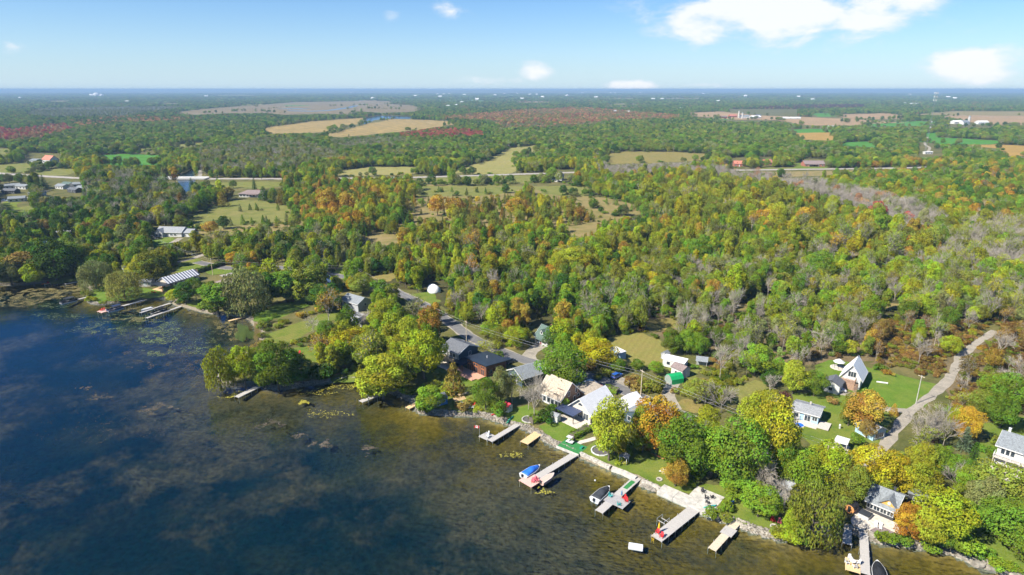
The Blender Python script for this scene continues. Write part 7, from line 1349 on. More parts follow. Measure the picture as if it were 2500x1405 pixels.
# clear of water, lawns, fields, roads, houses, and not standing in front of what the photograph shows
sdp = np.full(len(pts), 99.0); nearm = pts[:, 1] < 420; sdp[nearm] = shore_dist(pts[nearm, 0], pts[nearm, 1]); ok &= sdp > 2.5
H_ = H0 * hsc
tests = [project(np.column_stack([pts[:, 0], pts[:, 1], LAND + H_ * f])) for f in (0, .45, .85)]
for poly in OPEN:
    for (qx, qy) in tests: ok &= ~inpoly(qx, qy, poly)
for poly in NOWOOD: ok &= ~inpoly(PX, PY, poly)
wpx = W0 * wsc * .40 * FOCAL / np.maximum(pts[:, 1], 1)
for (x0, y0, x1, y1) in KEEP:
    for (qx, qy) in tests: ok &= ~((qx > x0 - wpx) & (qx < x1 + wpx) & (qy > y0) & (qy < y1))
for line, hw in ROADS:
    s = np.where(ok)[0]; L = line[::2] if len(line) > 40 else line
    lo, hi_ = L.min(0) - 30, L.max(0) + 30; s = s[(pts[s, 0] > lo[0]) & (pts[s, 0] < hi_[0]) & (pts[s, 1] > lo[1]) & (pts[s, 1] < hi_[1])]
    if not len(s): continue
    d = np.full(len(s), 1e9)
    for a, b in zip(L[:-1], L[1:]):
        e = b - a; t = np.clip(((pts[s, :2] - a) @ e) / (e @ e + 1e-9), 0, 1); d = np.minimum(d, np.linalg.norm(pts[s, :2] - a - t[:, None] * e, axis=1))
    ok[s] &= d > hw + .5 + .16 * (W0 * wsc)[s]
    # keep the carriageway in view where the photograph shows it
    if hw > 2.2:
        for f in (.5, .9):
            top = np.column_stack([pts[s, 0], pts[s, 1], LAND + H_[s] * f]); tx, ty = project(top); lx, ly = project(np.column_stack([L, np.full(len(L), LAND)]))
            o_ = np.argsort(lx); yl = np.interp(tx, lx[o_], ly[o_], left=-999, right=-999)
            vis = ((tx < 200) | ((tx > 385) & (tx < 690)) | ((tx > 985) & (tx < 1330)) | ((tx > 1800) & (tx < 2285)))
            if hw > 5: ok[s] &= ~((ty < yl + 2) & (PY[s] > yl) & vis & (rng.random(len(s)) < .88))
lx, ly = project(np.array([list(q[:2]) + [LAND] for q in smooth_line([G(*q) for q in LANE], 4)])); s = np.where(ok & (PX > 2050) & (PY > 700))[0]     # the lane stays in view
for (qx, qy), f in zip(tests, (0, .45, .85)):
    dd = np.sqrt(((qx[s, None] - lx[None]) ** 2 + ((qy[s, None] - ly[None]) * 1.6) ** 2).min(1)); ok[s] &= dd > 11 + wpx[s] * (.9 if f < .8 else .4)
# hedgerows and single trees out in the fields
N_LATE = len(pts)
for line, n, ks, sc in (([(1010, 451), (1120, 449), (1230, 447), (1340, 446)], 44, ('bush', 'round', 'cedar'), .7), ([(1100, 431), (1180, 427), (1250, 425)], 9, ('cedar', 'bush'), .9), ([(1860, 419), (1940, 418), (2040, 416)], 16, ('bush', 'round'), .6), ([(2140, 295), (2220, 288), (2290, 292), (2335, 298)], 30, ('round',), .95), ([(1900, 322), (1925, 332), (1962, 345)], 22, ('round',), .8), ([(2042, 346), (2046, 322)], 20, ('round',), .9),
        ([(2225, 352), (2255, 326), (2300, 319)], 26, ('round',), .8), ([(2340, 311), (2420, 309), (2490, 308)], 22, ('round',), .9), ([(655, 312), (760, 297), (885, 287)], 44, ('round', 'bush'), .7), ([(800, 330), (850, 316), (905, 300)], 36, ('bush', 'round'), .7), ([(960, 245), (1000, 256), (1018, 262)], 12, ('round',), .9), ([(2060, 300), (2130, 296)], 8, ('round',), 1.0), ([(70, 414), (160, 409), (250, 408)], 34, ('round', 'bush'), .8), ([(20, 434), (120, 440), (220, 444)], 22, ('bush', 'round'), .8), ([(250, 404), (330, 406), (400, 404)], 30, ('round', 'tall'), .8), ([(1300, 440), (1330, 446), (1400, 448), (1440, 444)], 20, ('round', 'bush'), .9), ([(560, 262), (600, 258), (640, 262)], 14, ('cedar',), 1.6), ([(480, 279), (600, 272), (700, 277)], 30, ('bush', 'round'), 1.0), ([(760, 262), (880, 258), (980, 262)], 34, ('bush', 'round'), 1.0), ([(560, 268), (650, 266), (740, 258)], 26, ('bush',), 1.6), ([(850, 268), (930, 266), (1010, 270)], 24, ('bush', 'round'), 1.1), ([(1780, 410), (1850, 408), (1930, 406)], 14, ('round', 'bush'), .8), ([(2030, 410), (2080, 408)], 8, ('round',), .9),
        ([(480, 556), (620, 550), (720, 545)], 26, ('bush', 'cedar'), .8), ([(560, 520), (660, 510), (740, 522)], 10, ('bush', 'cedar'), .7), ([(1030, 470), (1120, 468), (1200, 474)], 14, ('cedar', 'bush'), .7), ([(1420, 480), (1490, 500), (1550, 515)], 14, ('cedar', 'bush'), .7), ([(1000, 520), (1060, 522), (1100, 525)], 7, ('bush', 'cedar'), .6)):
    L = np.array([G(*q)[:2] for q in line]); u = np.sort(rng.random(n)) * (len(L) - 1); i = u.astype(int).clip(0, len(L) - 2); f = (u - i)[:, None]; q = L[i] * (1 - f) + L[i + 1] * f; q = q + rng.normal(0, 1, q.shape) * np.array([3.5, 3.5 + q[:, 1].mean() * .002])
    nk = np.array(ks, dtype=object)[rng.integers(0, len(ks), n)]; nt = np.array([C[c] for c in ('green', 'dark', 'leaf', 'olive', 'greygreen')])[rng.integers(0, 5, n)] * rng.uniform(.85, 1.15, (n, 1)); s_ = sc * rng.uniform(.8, 1.2, n)
    pts = np.vstack([pts, np.column_stack([q, np.full(n, 1.0)])]); kinds = np.concatenate([kinds, nk]); tint = np.vstack([tint, nt]); wsc = np.concatenate([wsc, s_]); hsc = np.concatenate([hsc, s_ * .95]); ok = np.concatenate([ok, np.ones(n, bool)]); under = np.concatenate([under, np.zeros(n, bool)])
for n_, p_, m_ in fields + [('f', q_, None) for q_ in OPEN if 220 < q_[0][1] < 265 and len(q_) == 4]:
    if n_ in ('clearing', 'bog', 'roadside_lawn'): continue
    P_ = [np.array(G(*q)[:2]) for q in p_]
    for a, b in zip(P_, P_[1:] + P_[:1]):
        d_ = np.linalg.norm(b - a); y_ = (a[1] + b[1]) / 2; stp = max(6.0, y_ * .007); n = int(d_ / stp)
        if n < 2: continue
        u = np.sort(rng.random(n)); q = a + (b - a) * u[:, None]; kp = vnoise(q[:, 0], q[:, 1], stp * 6, 33) > .38; q = q[kp] + rng.normal(0, .5 * stp, (kp.sum(), 2)); n = len(q)
        if not n: continue
        s_ = rng.uniform(.35, .95, n) * (1 + y_ / 9000); nk = np.where(rng.random(n) < .45, 'bush', 'round').astype(object); s_ = np.where(nk == 'bush', s_ * 1.5, s_)
        nt = np.array([C[c] for c in ('green', 'dark', 'leaf', 'olive', 'greygreen')])[rng.integers(0, 5, n)] * rng.uniform(.8, 1.1, (n, 1))
        pts = np.vstack([pts, np.column_stack([q, np.full(n, 1.0)])]); kinds = np.concatenate([kinds, nk]); tint = np.vstack([tint, nt]); wsc = np.concatenate([wsc, s_]); hsc = np.concatenate([hsc, s_ * .85]); ok = np.concatenate([ok, np.ones(n, bool)]); under = np.concatenate([under, np.ones(n, bool)])
W0 = np.array([SIZE[k][0] if k else 1 for k in kinds]); H0 = np.array([SIZE[k][1] if k else 1 for k in kinds])
PX, PY = project(np.column_stack([pts[:, 0], pts[:, 1], np.full(len(pts), LAND)]))
hx, hy = project(np.array([list(G(*q)[:2]) + [LAND] for q in HWY])); yl = np.interp(PX, hx, hy); vis = ((PX < 200) | ((PX > 385) & (PX < 690)) | ((PX > 985) & (PX < 1330)) | ((PX > 1800) & (PX < 2285)))
late = np.arange(len(pts)) >= N_LATE; ok &= ~(late & vis & (PY > yl - 2) & (PY < yl + 16))
sel = np.where(ok)[0]
CN2 = {k: n for k, n in zip(C, ['dark green', 'green', 'leaf green', 'lime green', 'olive', 'yellowish', 'golden', 'yellow', 'orange', 'rusty', 'brown', 'red', 'crimson', 'greyish', 'pale olive', 'bluish', 'olive green', 'bronze', 'pinkish', 'purple'])}
LM2 = [('the slate blue house', G(1115, 880)), ('the flag dock', G(1273, 1031)), ('the blue boathouse', G(1070, 990)), ('the white roof house', G(1430, 1030)), ('the well house', G(1524, 1130)), ('the concrete patio', G(1720, 1218)), ('the striped field', G(720, 805)), ('the rocky point', G(640, 930)), ('the green garage tent', G(1640, 930)), ('the blue bungalow', G(1950, 1020)), ('the gravel lane', G(2240, 1000)), ('the shore cottage', G(2165, 1260)), ('the balcony house', G(2440, 1130)), ('the tall poplar', G(535, 770)), ('the far lawn point', G(240, 730)), ('the striped roof house', G(440, 690)), ('the dome tent', G(1060, 715)), ('the cape cottage', G(1320, 840)), ('the blue car', G(1505, 925)), ('the massive willow', G(1988, 1312)), ('the driftwood shore', G(2350, 1360)), ('the blue roof house', G(780, 705)), ('the chalet', G(2085, 930))]
# ------------------------------------------------------------------ trees placed one by one (foot, top row, width, kind, colour, label)
HT = [(140, 684, 578, 112, 'round', 'dark', 'large dark green tree on the far cove shore'), (30, 698, 632, 70, 'round', 'greygreen', 'grey green tree at the left frame shore'), (84, 698, 642, 52, 'round', 'lime', 'lime green bushy tree at the cove edge'), (60, 690, 605, 70, 'tall', 'brown', 'brownish tree behind the cove bushes'),
 (-20, 705, 620, 80, 'round', 'yolive', 'yellow olive tree cut by the left frame edge'), (110, 680, 600, 60, 'round', 'olive', 'olive tree behind the cove dock'), (180, 668, 590, 60, 'round', 'green', 'green tree where the cove lawn ends'),
 (236, 706, 634, 76, 'willow', 'greygreen', 'grey willow behind the far lawn point'), (307, 732, 661, 84, 'willow', 'willow', 'olive willow with bare trunk on the far lawn point'), (322, 676, 632, 44, 'round', 'yolive', 'small yellow tree beside the white gable shed'), (376, 692, 612, 92, 'round', 'olive', 'broad olive tree behind the lawn shed'), (350, 690, 625, 60, 'round', 'gold', 'golden tree in front of the broad olive tree'),
 (455, 742, 688, 56, 'round', 'dark', 'dark round tree in front of the striped roof house'), (428, 738, 703, 40, 'round', 'lime', 'lime bush tree at the striped house dock'), (480, 735, 672, 40, 'round', 'green', 'green tree beside the striped house porch'), (535, 770, 680, 78, 'tall', 'green', 'tall green poplar at the water behind the pale dock'), (512, 745, 690, 40, 'round', 'leaf', 'small green tree beside the tall poplar'),
 (606, 764, 655, 120, 'willow', 'greygreen', 'huge grey willow beside the bay lawn'), (660, 744, 660, 44, 'tall', 'dark', 'dark tree right of the huge grey willow'), (700, 738, 648, 64, 'tall', 'green', 'green poplar between lawn and road'), (748, 742, 640, 64, 'tall', 'olive', 'olive poplar behind the bay lawn'), (800, 756, 690, 84, 'round', 'dark', 'dark broad tree left of the grey roof house'), (716, 738, 690, 60, 'round', 'dark', 'dark low tree at the back of the bay lawn'),
 (805, 665, 640, 18, 'spruce', 'blue', 'blue spruce beside the road bend'), (575, 648, 612, 40, 'round', 'orange', 'orange maple at the roadside hedge'), (615, 652, 612, 50, 'round', 'yolive', 'yellow tree right of the orange roadside maple'), (885, 720, 665, 60, 'round', 'olive', 'olive tree beside the road curve'), (930, 745, 672, 44, 'tall', 'green', 'slim green tree at the curve'), (960, 745, 685, 46, 'tall', 'olive', 'slim olive tree near the dome tent road'),
 (850, 805, 742, 64, 'cedar', 'green', 'dark green conical tree below the grey roof house'), (884, 800, 748, 56, 'bare', 'olive', 'pale bare tree below the grey roof house'), (765, 812, 768, 40, 'bare', 'olive', 'small bare shrub tree in the striped field'), (938, 812, 728, 76, 'round', 'yolive', 'yellow olive tree beside the lake road'), (972, 815, 732, 46, 'tall', 'green', 'slim green tree left of orange brown maple'), (1012, 800, 720, 40, 'sparse', 'greygreen', 'thin grey tree over the lake road'), (1043, 845, 748, 76, 'round', 'rust', 'orange brown maple beside the lake road'), (1036, 925, 800, 112, 'round', 'lime', 'tall pale lime tree left of the slate blue house'), (1000, 880, 770, 70, 'round', 'yolive', 'yellow olive tree behind the pale lime tree'),
 (542, 952, 848, 74, 'willow', 'yolive', 'yellow olive willow overhanging the point'), (600, 946, 832, 76, 'round', 'lime', 'lime green tree on the rocky point'), (680, 950, 828, 108, 'round', 'green', 'tall grey green tree in the middle of the point'), (740, 935, 875, 80, 'round', 'dark', 'dark green tree right of the point trees'), (790, 930, 880, 60, 'bush', 'dark', 'dark bush on the point shore'), (650, 945, 900, 60, 'bush', 'leaf', 'bright bush at the foot of the point trees'), (570, 940, 862, 60, 'round', 'yolive', 'yellowish tree between willow and lime tree on the point'), (635, 935, 850, 70, 'round', 'leaf', 'green tree behind the rocky point dock'), (715, 915, 850, 60, 'round', 'green', 'green tree behind the dark point tree'),
 (800, 862, 782, 62, 'round', 'green', 'green tree right of the striped field'), (868, 880, 792, 112, 'round', 'gold', 'broad golden tree behind the point lawn'), (815, 905, 838, 46, 'spruce', 'dark', 'dark spruce on the point lawn edge'), (845, 900, 842, 60, 'round', 'dark', 'dark tree beside the dark spruce'), (936, 972, 862, 134, 'round', 'yolive', 'dense yellow olive tree leaning over the water'), (905, 905, 806, 84, 'round', 'olive', 'brownish olive tree behind the shore tree'), (960, 900, 815, 80, 'round', 'yolive', 'gold olive tree left of the pale lime tree'), (895, 965, 900, 70, 'bush', 'yolive', 'yellow shrub mass at the waterline'),
 (1108, 962, 884, 56, 'cedar', 'cedarb', 'bronze cedar in front of the modern house'), (1048, 1006, 940, 76, 'round', 'leaf', 'leafy green tree shading the blue boathouse'), (1030, 1008, 965, 40, 'bush', 'leaf', 'green bush at the shoreline bend'), (1186, 1002, 914, 64, 'round', 'green', 'round green tree on the mown shore lawn'), (1212, 1014, 972, 44, 'bush', 'green', 'green bush left of the red roof shed'), (1222, 990, 895, 52, 'round', 'greygreen', 'grey green tree in front of grey cottage'), (1250, 985, 905, 60, 'sparse', 'olive', 'thin brown tree beside the grey cottage'), (1304, 1028, 902, 72, 'bare', 'olive', 'large bare grey tree before the brown house'), (1290, 1000, 930, 50, 'bare', 'olive', 'second bare grey tree behind the large one'), (1330, 1030, 1000, 40, 'bush', 'dark', 'dark shrub at the foot of the bare tree'), (1352, 1005, 985, 30, 'bush', 'green', 'green shrub by the grey roof shed'), (1380, 1008, 978, 24, 'cedar', 'green', 'small clipped cedar beside the brown house'),
 (1374, 945, 836, 126, 'round', 'green', 'big walnut tree over the lakeside road'), (1366, 852, 788, 84, 'round', 'dark', 'round dark tree in front of the cape cottage'), (1456, 898, 822, 96, 'round', 'gold', 'golden tree beside the dry clearing'), (1185, 868, 828, 50, 'sparse', 'yolive', 'pale small tree by the modern house drive'), (1205, 880, 855, 36, 'bush', 'green', 'green shrub at the modern house drive'), (1508, 910, 875, 40, 'round', 'green', 'small dark tree left of blue car'), (1555, 905, 875, 34, 'round', 'green', 'small round tree on the dry clearing'), (1600, 915, 880, 40, 'round', 'leaf', 'small tree behind the utility pole'), (1560, 950, 920, 50, 'bush', 'brown', 'brown shrub row beside the blue car'), (1590, 955, 918, 56, 'bush', 'olive', 'olive shrubs beside the gravel drive'), (1540, 945, 918, 44, 'bush', 'brown', 'brown shrub beside the road'), (1225, 835, 795, 60, 'round', 'olive', 'olive tree across the road from the modern house'), (1260, 848, 795, 60, 'round', 'lime', 'lime tree across the road near the cape cottage'), (1195, 825, 785, 50, 'round', 'leaf', 'leafy tree above the road bend'), (1280, 838, 800, 40, 'round', 'olive', 'small olive tree left of the cape cottage'),
 (1486, 1125, 968, 106, 'round', 'yolive', 'tall yellow olive tree before white roof house'), (1500, 1110, 1040, 70, 'round', 'gold', 'lower golden boughs of the white roof house tree'), (1602, 1108, 958, 118, 'round', 'orange', 'tall orange maple on the broad lawn'), (1568, 1105, 985, 70, 'round', 'leaf', 'green side tree left of the orange maple'), (1662, 1158, 1010, 138, 'round', 'green', 'big green maple right of the orange maple'), (1722, 1100, 985, 66, 'round', 'yellow', 'yellow maple standing behind green maples'), (1735, 1165, 1030, 110, 'round', 'leaf', 'leafy maple over the shaded lawn'), (1800, 1195, 1012, 140, 'round', 'green', 'tall green maple with visible pale trunk'), (1868, 1165, 965, 132, 'round', 'yellow', 'bright yellow maple above the shore houses'), (1840, 1080, 950, 90, 'round', 'yolive', 'yellow olive maple behind the bright yellow one'), (1648, 1188, 1118, 66, 'round', 'rust', 'small rust brown tree on the broad lawn'), (1855, 1215, 1105, 70, 'weeping_bare', 'olive', 'weeping bare grey tree before the white deck house'), (1850, 1262, 1178, 100, 'round', 'leaf', 'round green tree below the weeping bare tree'), (1785, 1222, 1150, 60, 'tall', 'leaf', 'green tree beside the promenade lawn'), (1890, 1255, 1180, 70, 'weeping_bare', 'olive', 'second weeping bare tree beside the round green tree'), (1772, 1246, 1218, 34, 'bush', 'leaf', 'round clipped bush at the blue kayak'),
 (1955, 1205, 1090, 100, 'round', 'leaf', 'leafy green tree above the olive willow'), (2010, 1200, 1072, 110, 'round', 'lime', 'lime tree with orange top over the yard canopy'), (1915, 1195, 1060, 80, 'round', 'green', 'green tree between yellow maple and lime tree'), (1980, 1312, 1182, 138, 'willow', 'olive', 'massive olive willow at the waterline'), (1936, 1312, 1238, 64, 'round', 'lime', 'yellow green bush tree beside massive willow'), (2112, 1195, 1082, 116, 'round', 'gold', 'golden tree below the gravel lane'), (2075, 1240, 1130, 80, 'round', 'olive', 'olive brown tree behind the barrel sauna'), (2180, 1200, 1105, 90, 'round', 'gold', 'golden tree right of the lane end'), (2235, 1215, 1120, 90, 'round', 'yolive', 'yellow olive tree behind the shore cottage'), (2140, 1215, 1150, 70, 'round', 'yolive', 'yellow tree close behind the shore cottage roof'), (2290, 1318, 1190, 140, 'round', 'lime', 'tall pale lime tree beside the shore cottage'), (2250, 1330, 1235, 90, 'round', 'yolive', 'yellow green tree at the waterline beside cottage'), (2212, 1318, 1228, 72, 'round', 'orange', 'orange maple at the cottage terrace'), (2330, 1300, 1215, 90, 'round', 'leaf', 'green tree right of the pale lime tree'), (2310, 1340, 1285, 80, 'round', 'green', 'dark green shrub tree on the cottage shore'), (2360, 1355, 1310, 70, 'bush', 'leaf', 'green bush at the driftwood shore'),
 (2440, 1240, 1130, 150, 'round', 'olive', 'olive tree below the balcony house'), (2400, 1260, 1165, 90, 'round', 'greygreen', 'grey green tree left of the lower olive tree'), (2460, 1330, 1225, 150, 'round', 'green', 'big dark green tree at the right lawn'), (2500, 1260, 1150, 90, 'round', 'olive', 'olive tree cut by the right frame edge'), (2520, 1380, 1290, 110, 'round', 'green', 'green tree at the lower right frame edge'), (2397, 1168, 1112, 34, 'spruce', 'blue', 'blue spruce left of the balcony house'), (2372, 1140, 1075, 36, 'spruce', 'dark', 'dark spruce beside the blue spruce'), (2352, 1100, 1038, 40, 'spruce', 'blue', 'tall blue grey spruce at the rubble path'), (2358, 1078, 992, 66, 'round', 'orange', 'orange and gold maple above the balcony house'), (2330, 1060, 985, 50, 'round', 'yolive', 'yellow tree left of the orange gold maple'), (2340, 1180, 1110, 80, 'round', 'green', 'green tree left of the dark spruce'), (2365, 1215, 1140, 80, 'round', 'leaf', 'leafy tree below the blue spruce'),
 (2232, 1092, 985, 74, 'bare', 'olive', 'pale bare tree right of the lane, nearest it'), (2268, 1095, 988, 70, 'bare', 'olive', 'pale bare tree in the middle of the lane group'), (2300, 1098, 990, 70, 'bare', 'olive', 'pale bare tree at the right of the lane group'), (2250, 1130, 1040, 60, 'sparse', 'olive', 'thin olive tree in front of the bare lane trees'), (2245, 1165, 1078, 80, 'round', 'yolive', 'yellow tree below the bare lane trees'), (2290, 1165, 1085, 70, 'round', 'leaf', 'green tree below the bare lane trees'), (2330, 1200, 1130, 60, 'bare', 'olive', 'leaning bare tree beside the green trees'), (2278, 1080, 1025, 22, 'cedar', 'purple', 'narrow purple tree among the bare lane trees'),
 (2462, 1002, 905, 90, 'round', 'green', 'green tree above the right hand lawn'), (2420, 985, 905, 70, 'round', 'leaf', 'leafy tree on the brown thicket edge'), (2440, 1045, 960, 84, 'round', 'green', 'round green tree behind the right lawn'), (2400, 1020, 955, 80, 'round', 'olive', 'olive tree above the orange gold maple'), (2482, 980, 945, 26, 'spruce', 'blue', 'small blue spruce at the right frame edge'), (2106, 1052, 948, 92, 'round', 'rust', 'brownish olive tree with bare trunks on the bungalow lawn'), (2070, 1040, 960, 50, 'round', 'olive', 'olive side tree by the bungalow'), (2180, 1015, 985, 22, 'cedar', 'rust', 'small rusty tree at the lane corner'), (2115, 1070, 1020, 44, 'round', 'brown', 'brownish tree before the greenhouse shed'), (2090, 1085, 1060, 36, 'bush', 'green', 'green shrub beside the yard canopy'),
 (2318, 866, 816, 46, 'round', 'lime', 'round lime tree beside the gravel lane'), (2238, 845, 798, 32, 'round', 'lime', 'small lime tree in the brown thicket'), (1842, 918, 836, 82, 'round', 'leaf', 'round bright green tree left of the chalet yard'), (1935, 962, 880, 70, 'round', 'yolive', 'yellow olive tree left of the chalet'), (1986, 968, 900, 60, 'round', 'green', 'green tree beside the chalet garage'), (1912, 1005, 952, 36, 'round', 'purple', 'dark purple tree left of the blue bungalow'), (1880, 1010, 950, 60, 'round', 'yolive', 'yellow tree behind the blue bungalow yard'), (1875, 945, 905, 40, 'round', 'dark', 'small dark tree right of the bright green tree'), (1760, 1010, 930, 70, 'bare', 'olive', 'pale bare tree in the brown scrub'), (1720, 1000, 930, 60, 'sparse', 'olive', 'thin crowned tree in the brown scrub'), (1700, 985, 920, 60, 'round', 'olive', 'olive tree right of the green garage tent'), (1745, 985, 925, 60, 'round', 'lime', 'lime tree in the brown scrub'), (1675, 865, 800, 50, 'round', 'leaf', 'leafy vine covered tree behind the tractor'), (1705, 870, 812, 50, 'round', 'leaf', 'second vine covered tree behind the tractor'), (1690, 850, 778, 40, 'tall', 'lime', 'tall vine covered tree behind the tractor'), (1745, 858, 800, 30, 'bare', 'olive', 'slim bare tree right of the vine trees'), (1638, 865, 800, 50, 'round', 'green', 'green tree left of the vine trees'),
 (2136, 548, 488, 42, 'round', 'crimson', 'crimson tree standing in the grey bare wood'), (2213, 556, 515, 28, 'round', 'crimson', 'smaller crimson tree right of the big crimson one'), (1580, 492, 428, 46, 'round', 'yellow', 'bright yellow maple at the wood top'), (1865, 558, 505, 60, 'round', 'orange', 'orange gold maple in the middle wood'), (1960, 560, 503, 40, 'round', 'orange', 'orange maple right of the gold one'), (2018, 578, 528, 44, 'round', 'orange', 'round orange maple in the cedar wood'), (2062, 572, 520, 46, 'round', 'yellow', 'yellow maple right of round orange maple'), (2100, 575, 523, 40, 'round', 'orange', 'orange maple at the bare wood edge'), (1815, 520, 462, 54, 'round', 'yellow', 'yellow maple left of the orange gold maple'), (1902, 615, 560, 50, 'round', 'yellow', 'yellow maple below the orange row'), (1705, 640, 580, 60, 'round', 'green', 'dark broad maple in the cedar wood'), (1995, 690, 610, 70, 'round', 'green', 'broad green tree in the right wood'), (1068, 528, 472, 42, 'round', 'orange', 'orange green maple on the savanna'), (1112, 530, 478, 50, 'round', 'rust', 'rusty maple right of the savanna maple'), (1105, 545, 495, 30, 'round', 'gold', 'golden tree under the rusty maple'), (805, 530, 458, 56, 'round', 'rust', 'orange brown maple at the meadow wood corner'), (850, 530, 468, 56, 'round', 'rust', 'second orange brown maple at the wood corner'), (720, 560, 522, 36, 'round', 'olive', 'lone dark tree on the meadow'), (515, 570, 538, 40, 'round', 'rust', 'brown round tree behind the ranch house'), (1260, 525, 478, 50, 'round', 'rust', 'rust maple in the middle savanna'), (1400, 670, 600, 90, 'round', 'yolive', 'broad yellow olive maple in the middle wood'), (1210, 650, 600, 60, 'round', 'dark', 'dark tree beyond the dome tent'), (985, 545, 500, 40, 'spruce', 'dark', 'dark pine at the savanna edge'), (1000, 570, 515, 40, 'spruce', 'dark', 'second dark pine at the savanna edge'), (860, 570, 525, 40, 'spruce', 'dark', 'dark pine left of the savanna pines'), (890, 575, 528, 38, 'spruce', 'dark', 'dark pine in the pair by the meadow wood'),
 (622, 465, 430, 14, 'spruce', 'dark', 'dark spruce left of the hip bungalow top'), (470, 468, 432, 20, 'spruce', 'dark', 'tall spruce beside the highway bridge'), (108, 462, 425, 24, 'spruce', 'dark', 'tall dark spruce at the camp'), (645, 490, 455, 26, 'cedar', 'dark', 'dark cedar right of the hip bungalow'), (690, 500, 462, 30, 'cedar', 'cedarb', 'bronze cedar on the meadow slope'), (545, 505, 470, 30, 'cedar', 'cedarb', 'bronze cedar left of the hip bungalow'), (330, 552, 512, 34, 'round', 'yellow', 'bright yellow tree in the left wood'), (232, 545, 510, 44, 'round', 'red', 'reddish tree in the left wood'), (300, 505, 470, 40, 'round', 'gold', 'golden tree in the left camp wood'), (400, 505, 465, 40, 'round', 'orange', 'orange tree beside the river wood'), (20, 560, 530, 40, 'round', 'orange', 'orange brown tree at the left frame')]
GR = [(1068, 945, 1106, 905), (1075, 795, 1170, 800)]
for k, (px, base, top, w, kind, col, lab) in enumerate(HT):
    g = G(px, base); hgt = height_from(px, base, top); wm = 1.03 * w / ppm(px, base)
    c_ = np.array(C[col]) * rng.uniform(.92, 1.12)
    plant('fine' if kind == 'round' and base > 600 else kind, g.x, g.y, max(wm, .5), max(hgt, 1.0), c_, lab, None, k)
# clipped hedges
def hedge(label, px, w, h, tintc):
    P = smooth_line([G(x, y) for x, y in px], .8); o = thing('hedge', label, 'hedge', P[0]); n = len(P); pts_ = []; nr = []
    tot = int(len(P) * 90 * max(1, h))
    k = rng.integers(0, n - 1, tot); t = rng.random(tot); A = np.array([p[:] for p in P]); c = A[k] * (1 - t[:, None]) + A[k + 1] * t[:, None]; d = A[k + 1] - A[k]; d /= np.linalg.norm(d, axis=1, keepdims=True); nn = np.stack([-d[:, 1], d[:, 0], 0 * t], 1)
    a = rng.random(tot) * math.pi; rr = 1 + .12 * np.sin(k * 1.3) + rng.normal(0, .06, tot); sx = np.cos(a); sx = np.sign(sx) * np.abs(sx) ** .5; sz_ = np.sin(a) ** .5
    p = c + nn * (sx * w / 2 * rr)[:, None]; p[:, 2] += sz_ * h * rr; N = nn * sx[:, None]; N[:, 2] += sz_
    V = cards(p - np.array(P[0]), N, .30, rng); me = np_mesh('foliage', V.reshape(-1, 3), np.arange(4 * tot).reshape(tot, 4)); me.materials.append(M_LEAF); at_ = me.attributes.new('clump', 'FLOAT', 'POINT'); at_.data.foreach_set('value', np.repeat(np.clip(.5 + rng.normal(0, .2, tot), 0, 1), 4).astype(np.float32)); e = obj('foliage', me, o); e['tint'] = [*tintc, 1.0]
    q = MB()
    for a_, b_ in zip(P[:-1], P[1:]): d_ = b_ - a_; m_ = (a_ + b_) / 2 - P[0]; q.cbox((m_.x, m_.y, h * .45), (d_.length + .1, w * .7, h * .85), math.atan2(d_.y, d_.x))
    q.build('branches', M_BARK, o)
hedge('rounded hedge beside the round pale fire pit', [z3(1190, 1140), z3(1260, 1115), z3(1345, 1080)], 3.0, 1.9, C['leaf']); hedge('clipped hedge along the vivid green lawn edge', [z3(1590, 1290), z3(1680, 1240), z3(1760, 1205)], 2.4, 1.5, C['leaf']); hedge('square bright hedge beside the lakeside road', [z3(1905, 820), z3(1980, 835), z3(2040, 850)], 3.2, 1.7, C['leaf']); hedge('low hedge in front of the brown house', [z3(1385, 1020), z3(1440, 1040)], 1.8, 1.5, C['green']); hedge('long dark hedge beside the striped roof house lawn', [z1(1690, 412), z1(1800, 378), z1(1930, 335)], 2.4, 2.2, C['green']); hedge('upright cedar hedge beside the white roof house', [z3(1500, 1030), z3(1540, 1000)], 1.8, 3.0, C['leaf']); hedge('short hedge right of the white roof garage', [z3(2150, 985), z3(2230, 925)], 2.4, 1.8, C['leaf']); hedge('low hedge in front of the striped roof porch', [z1(1400, 570), z1(1500, 545)], 1.6, 1.6, C['green'])
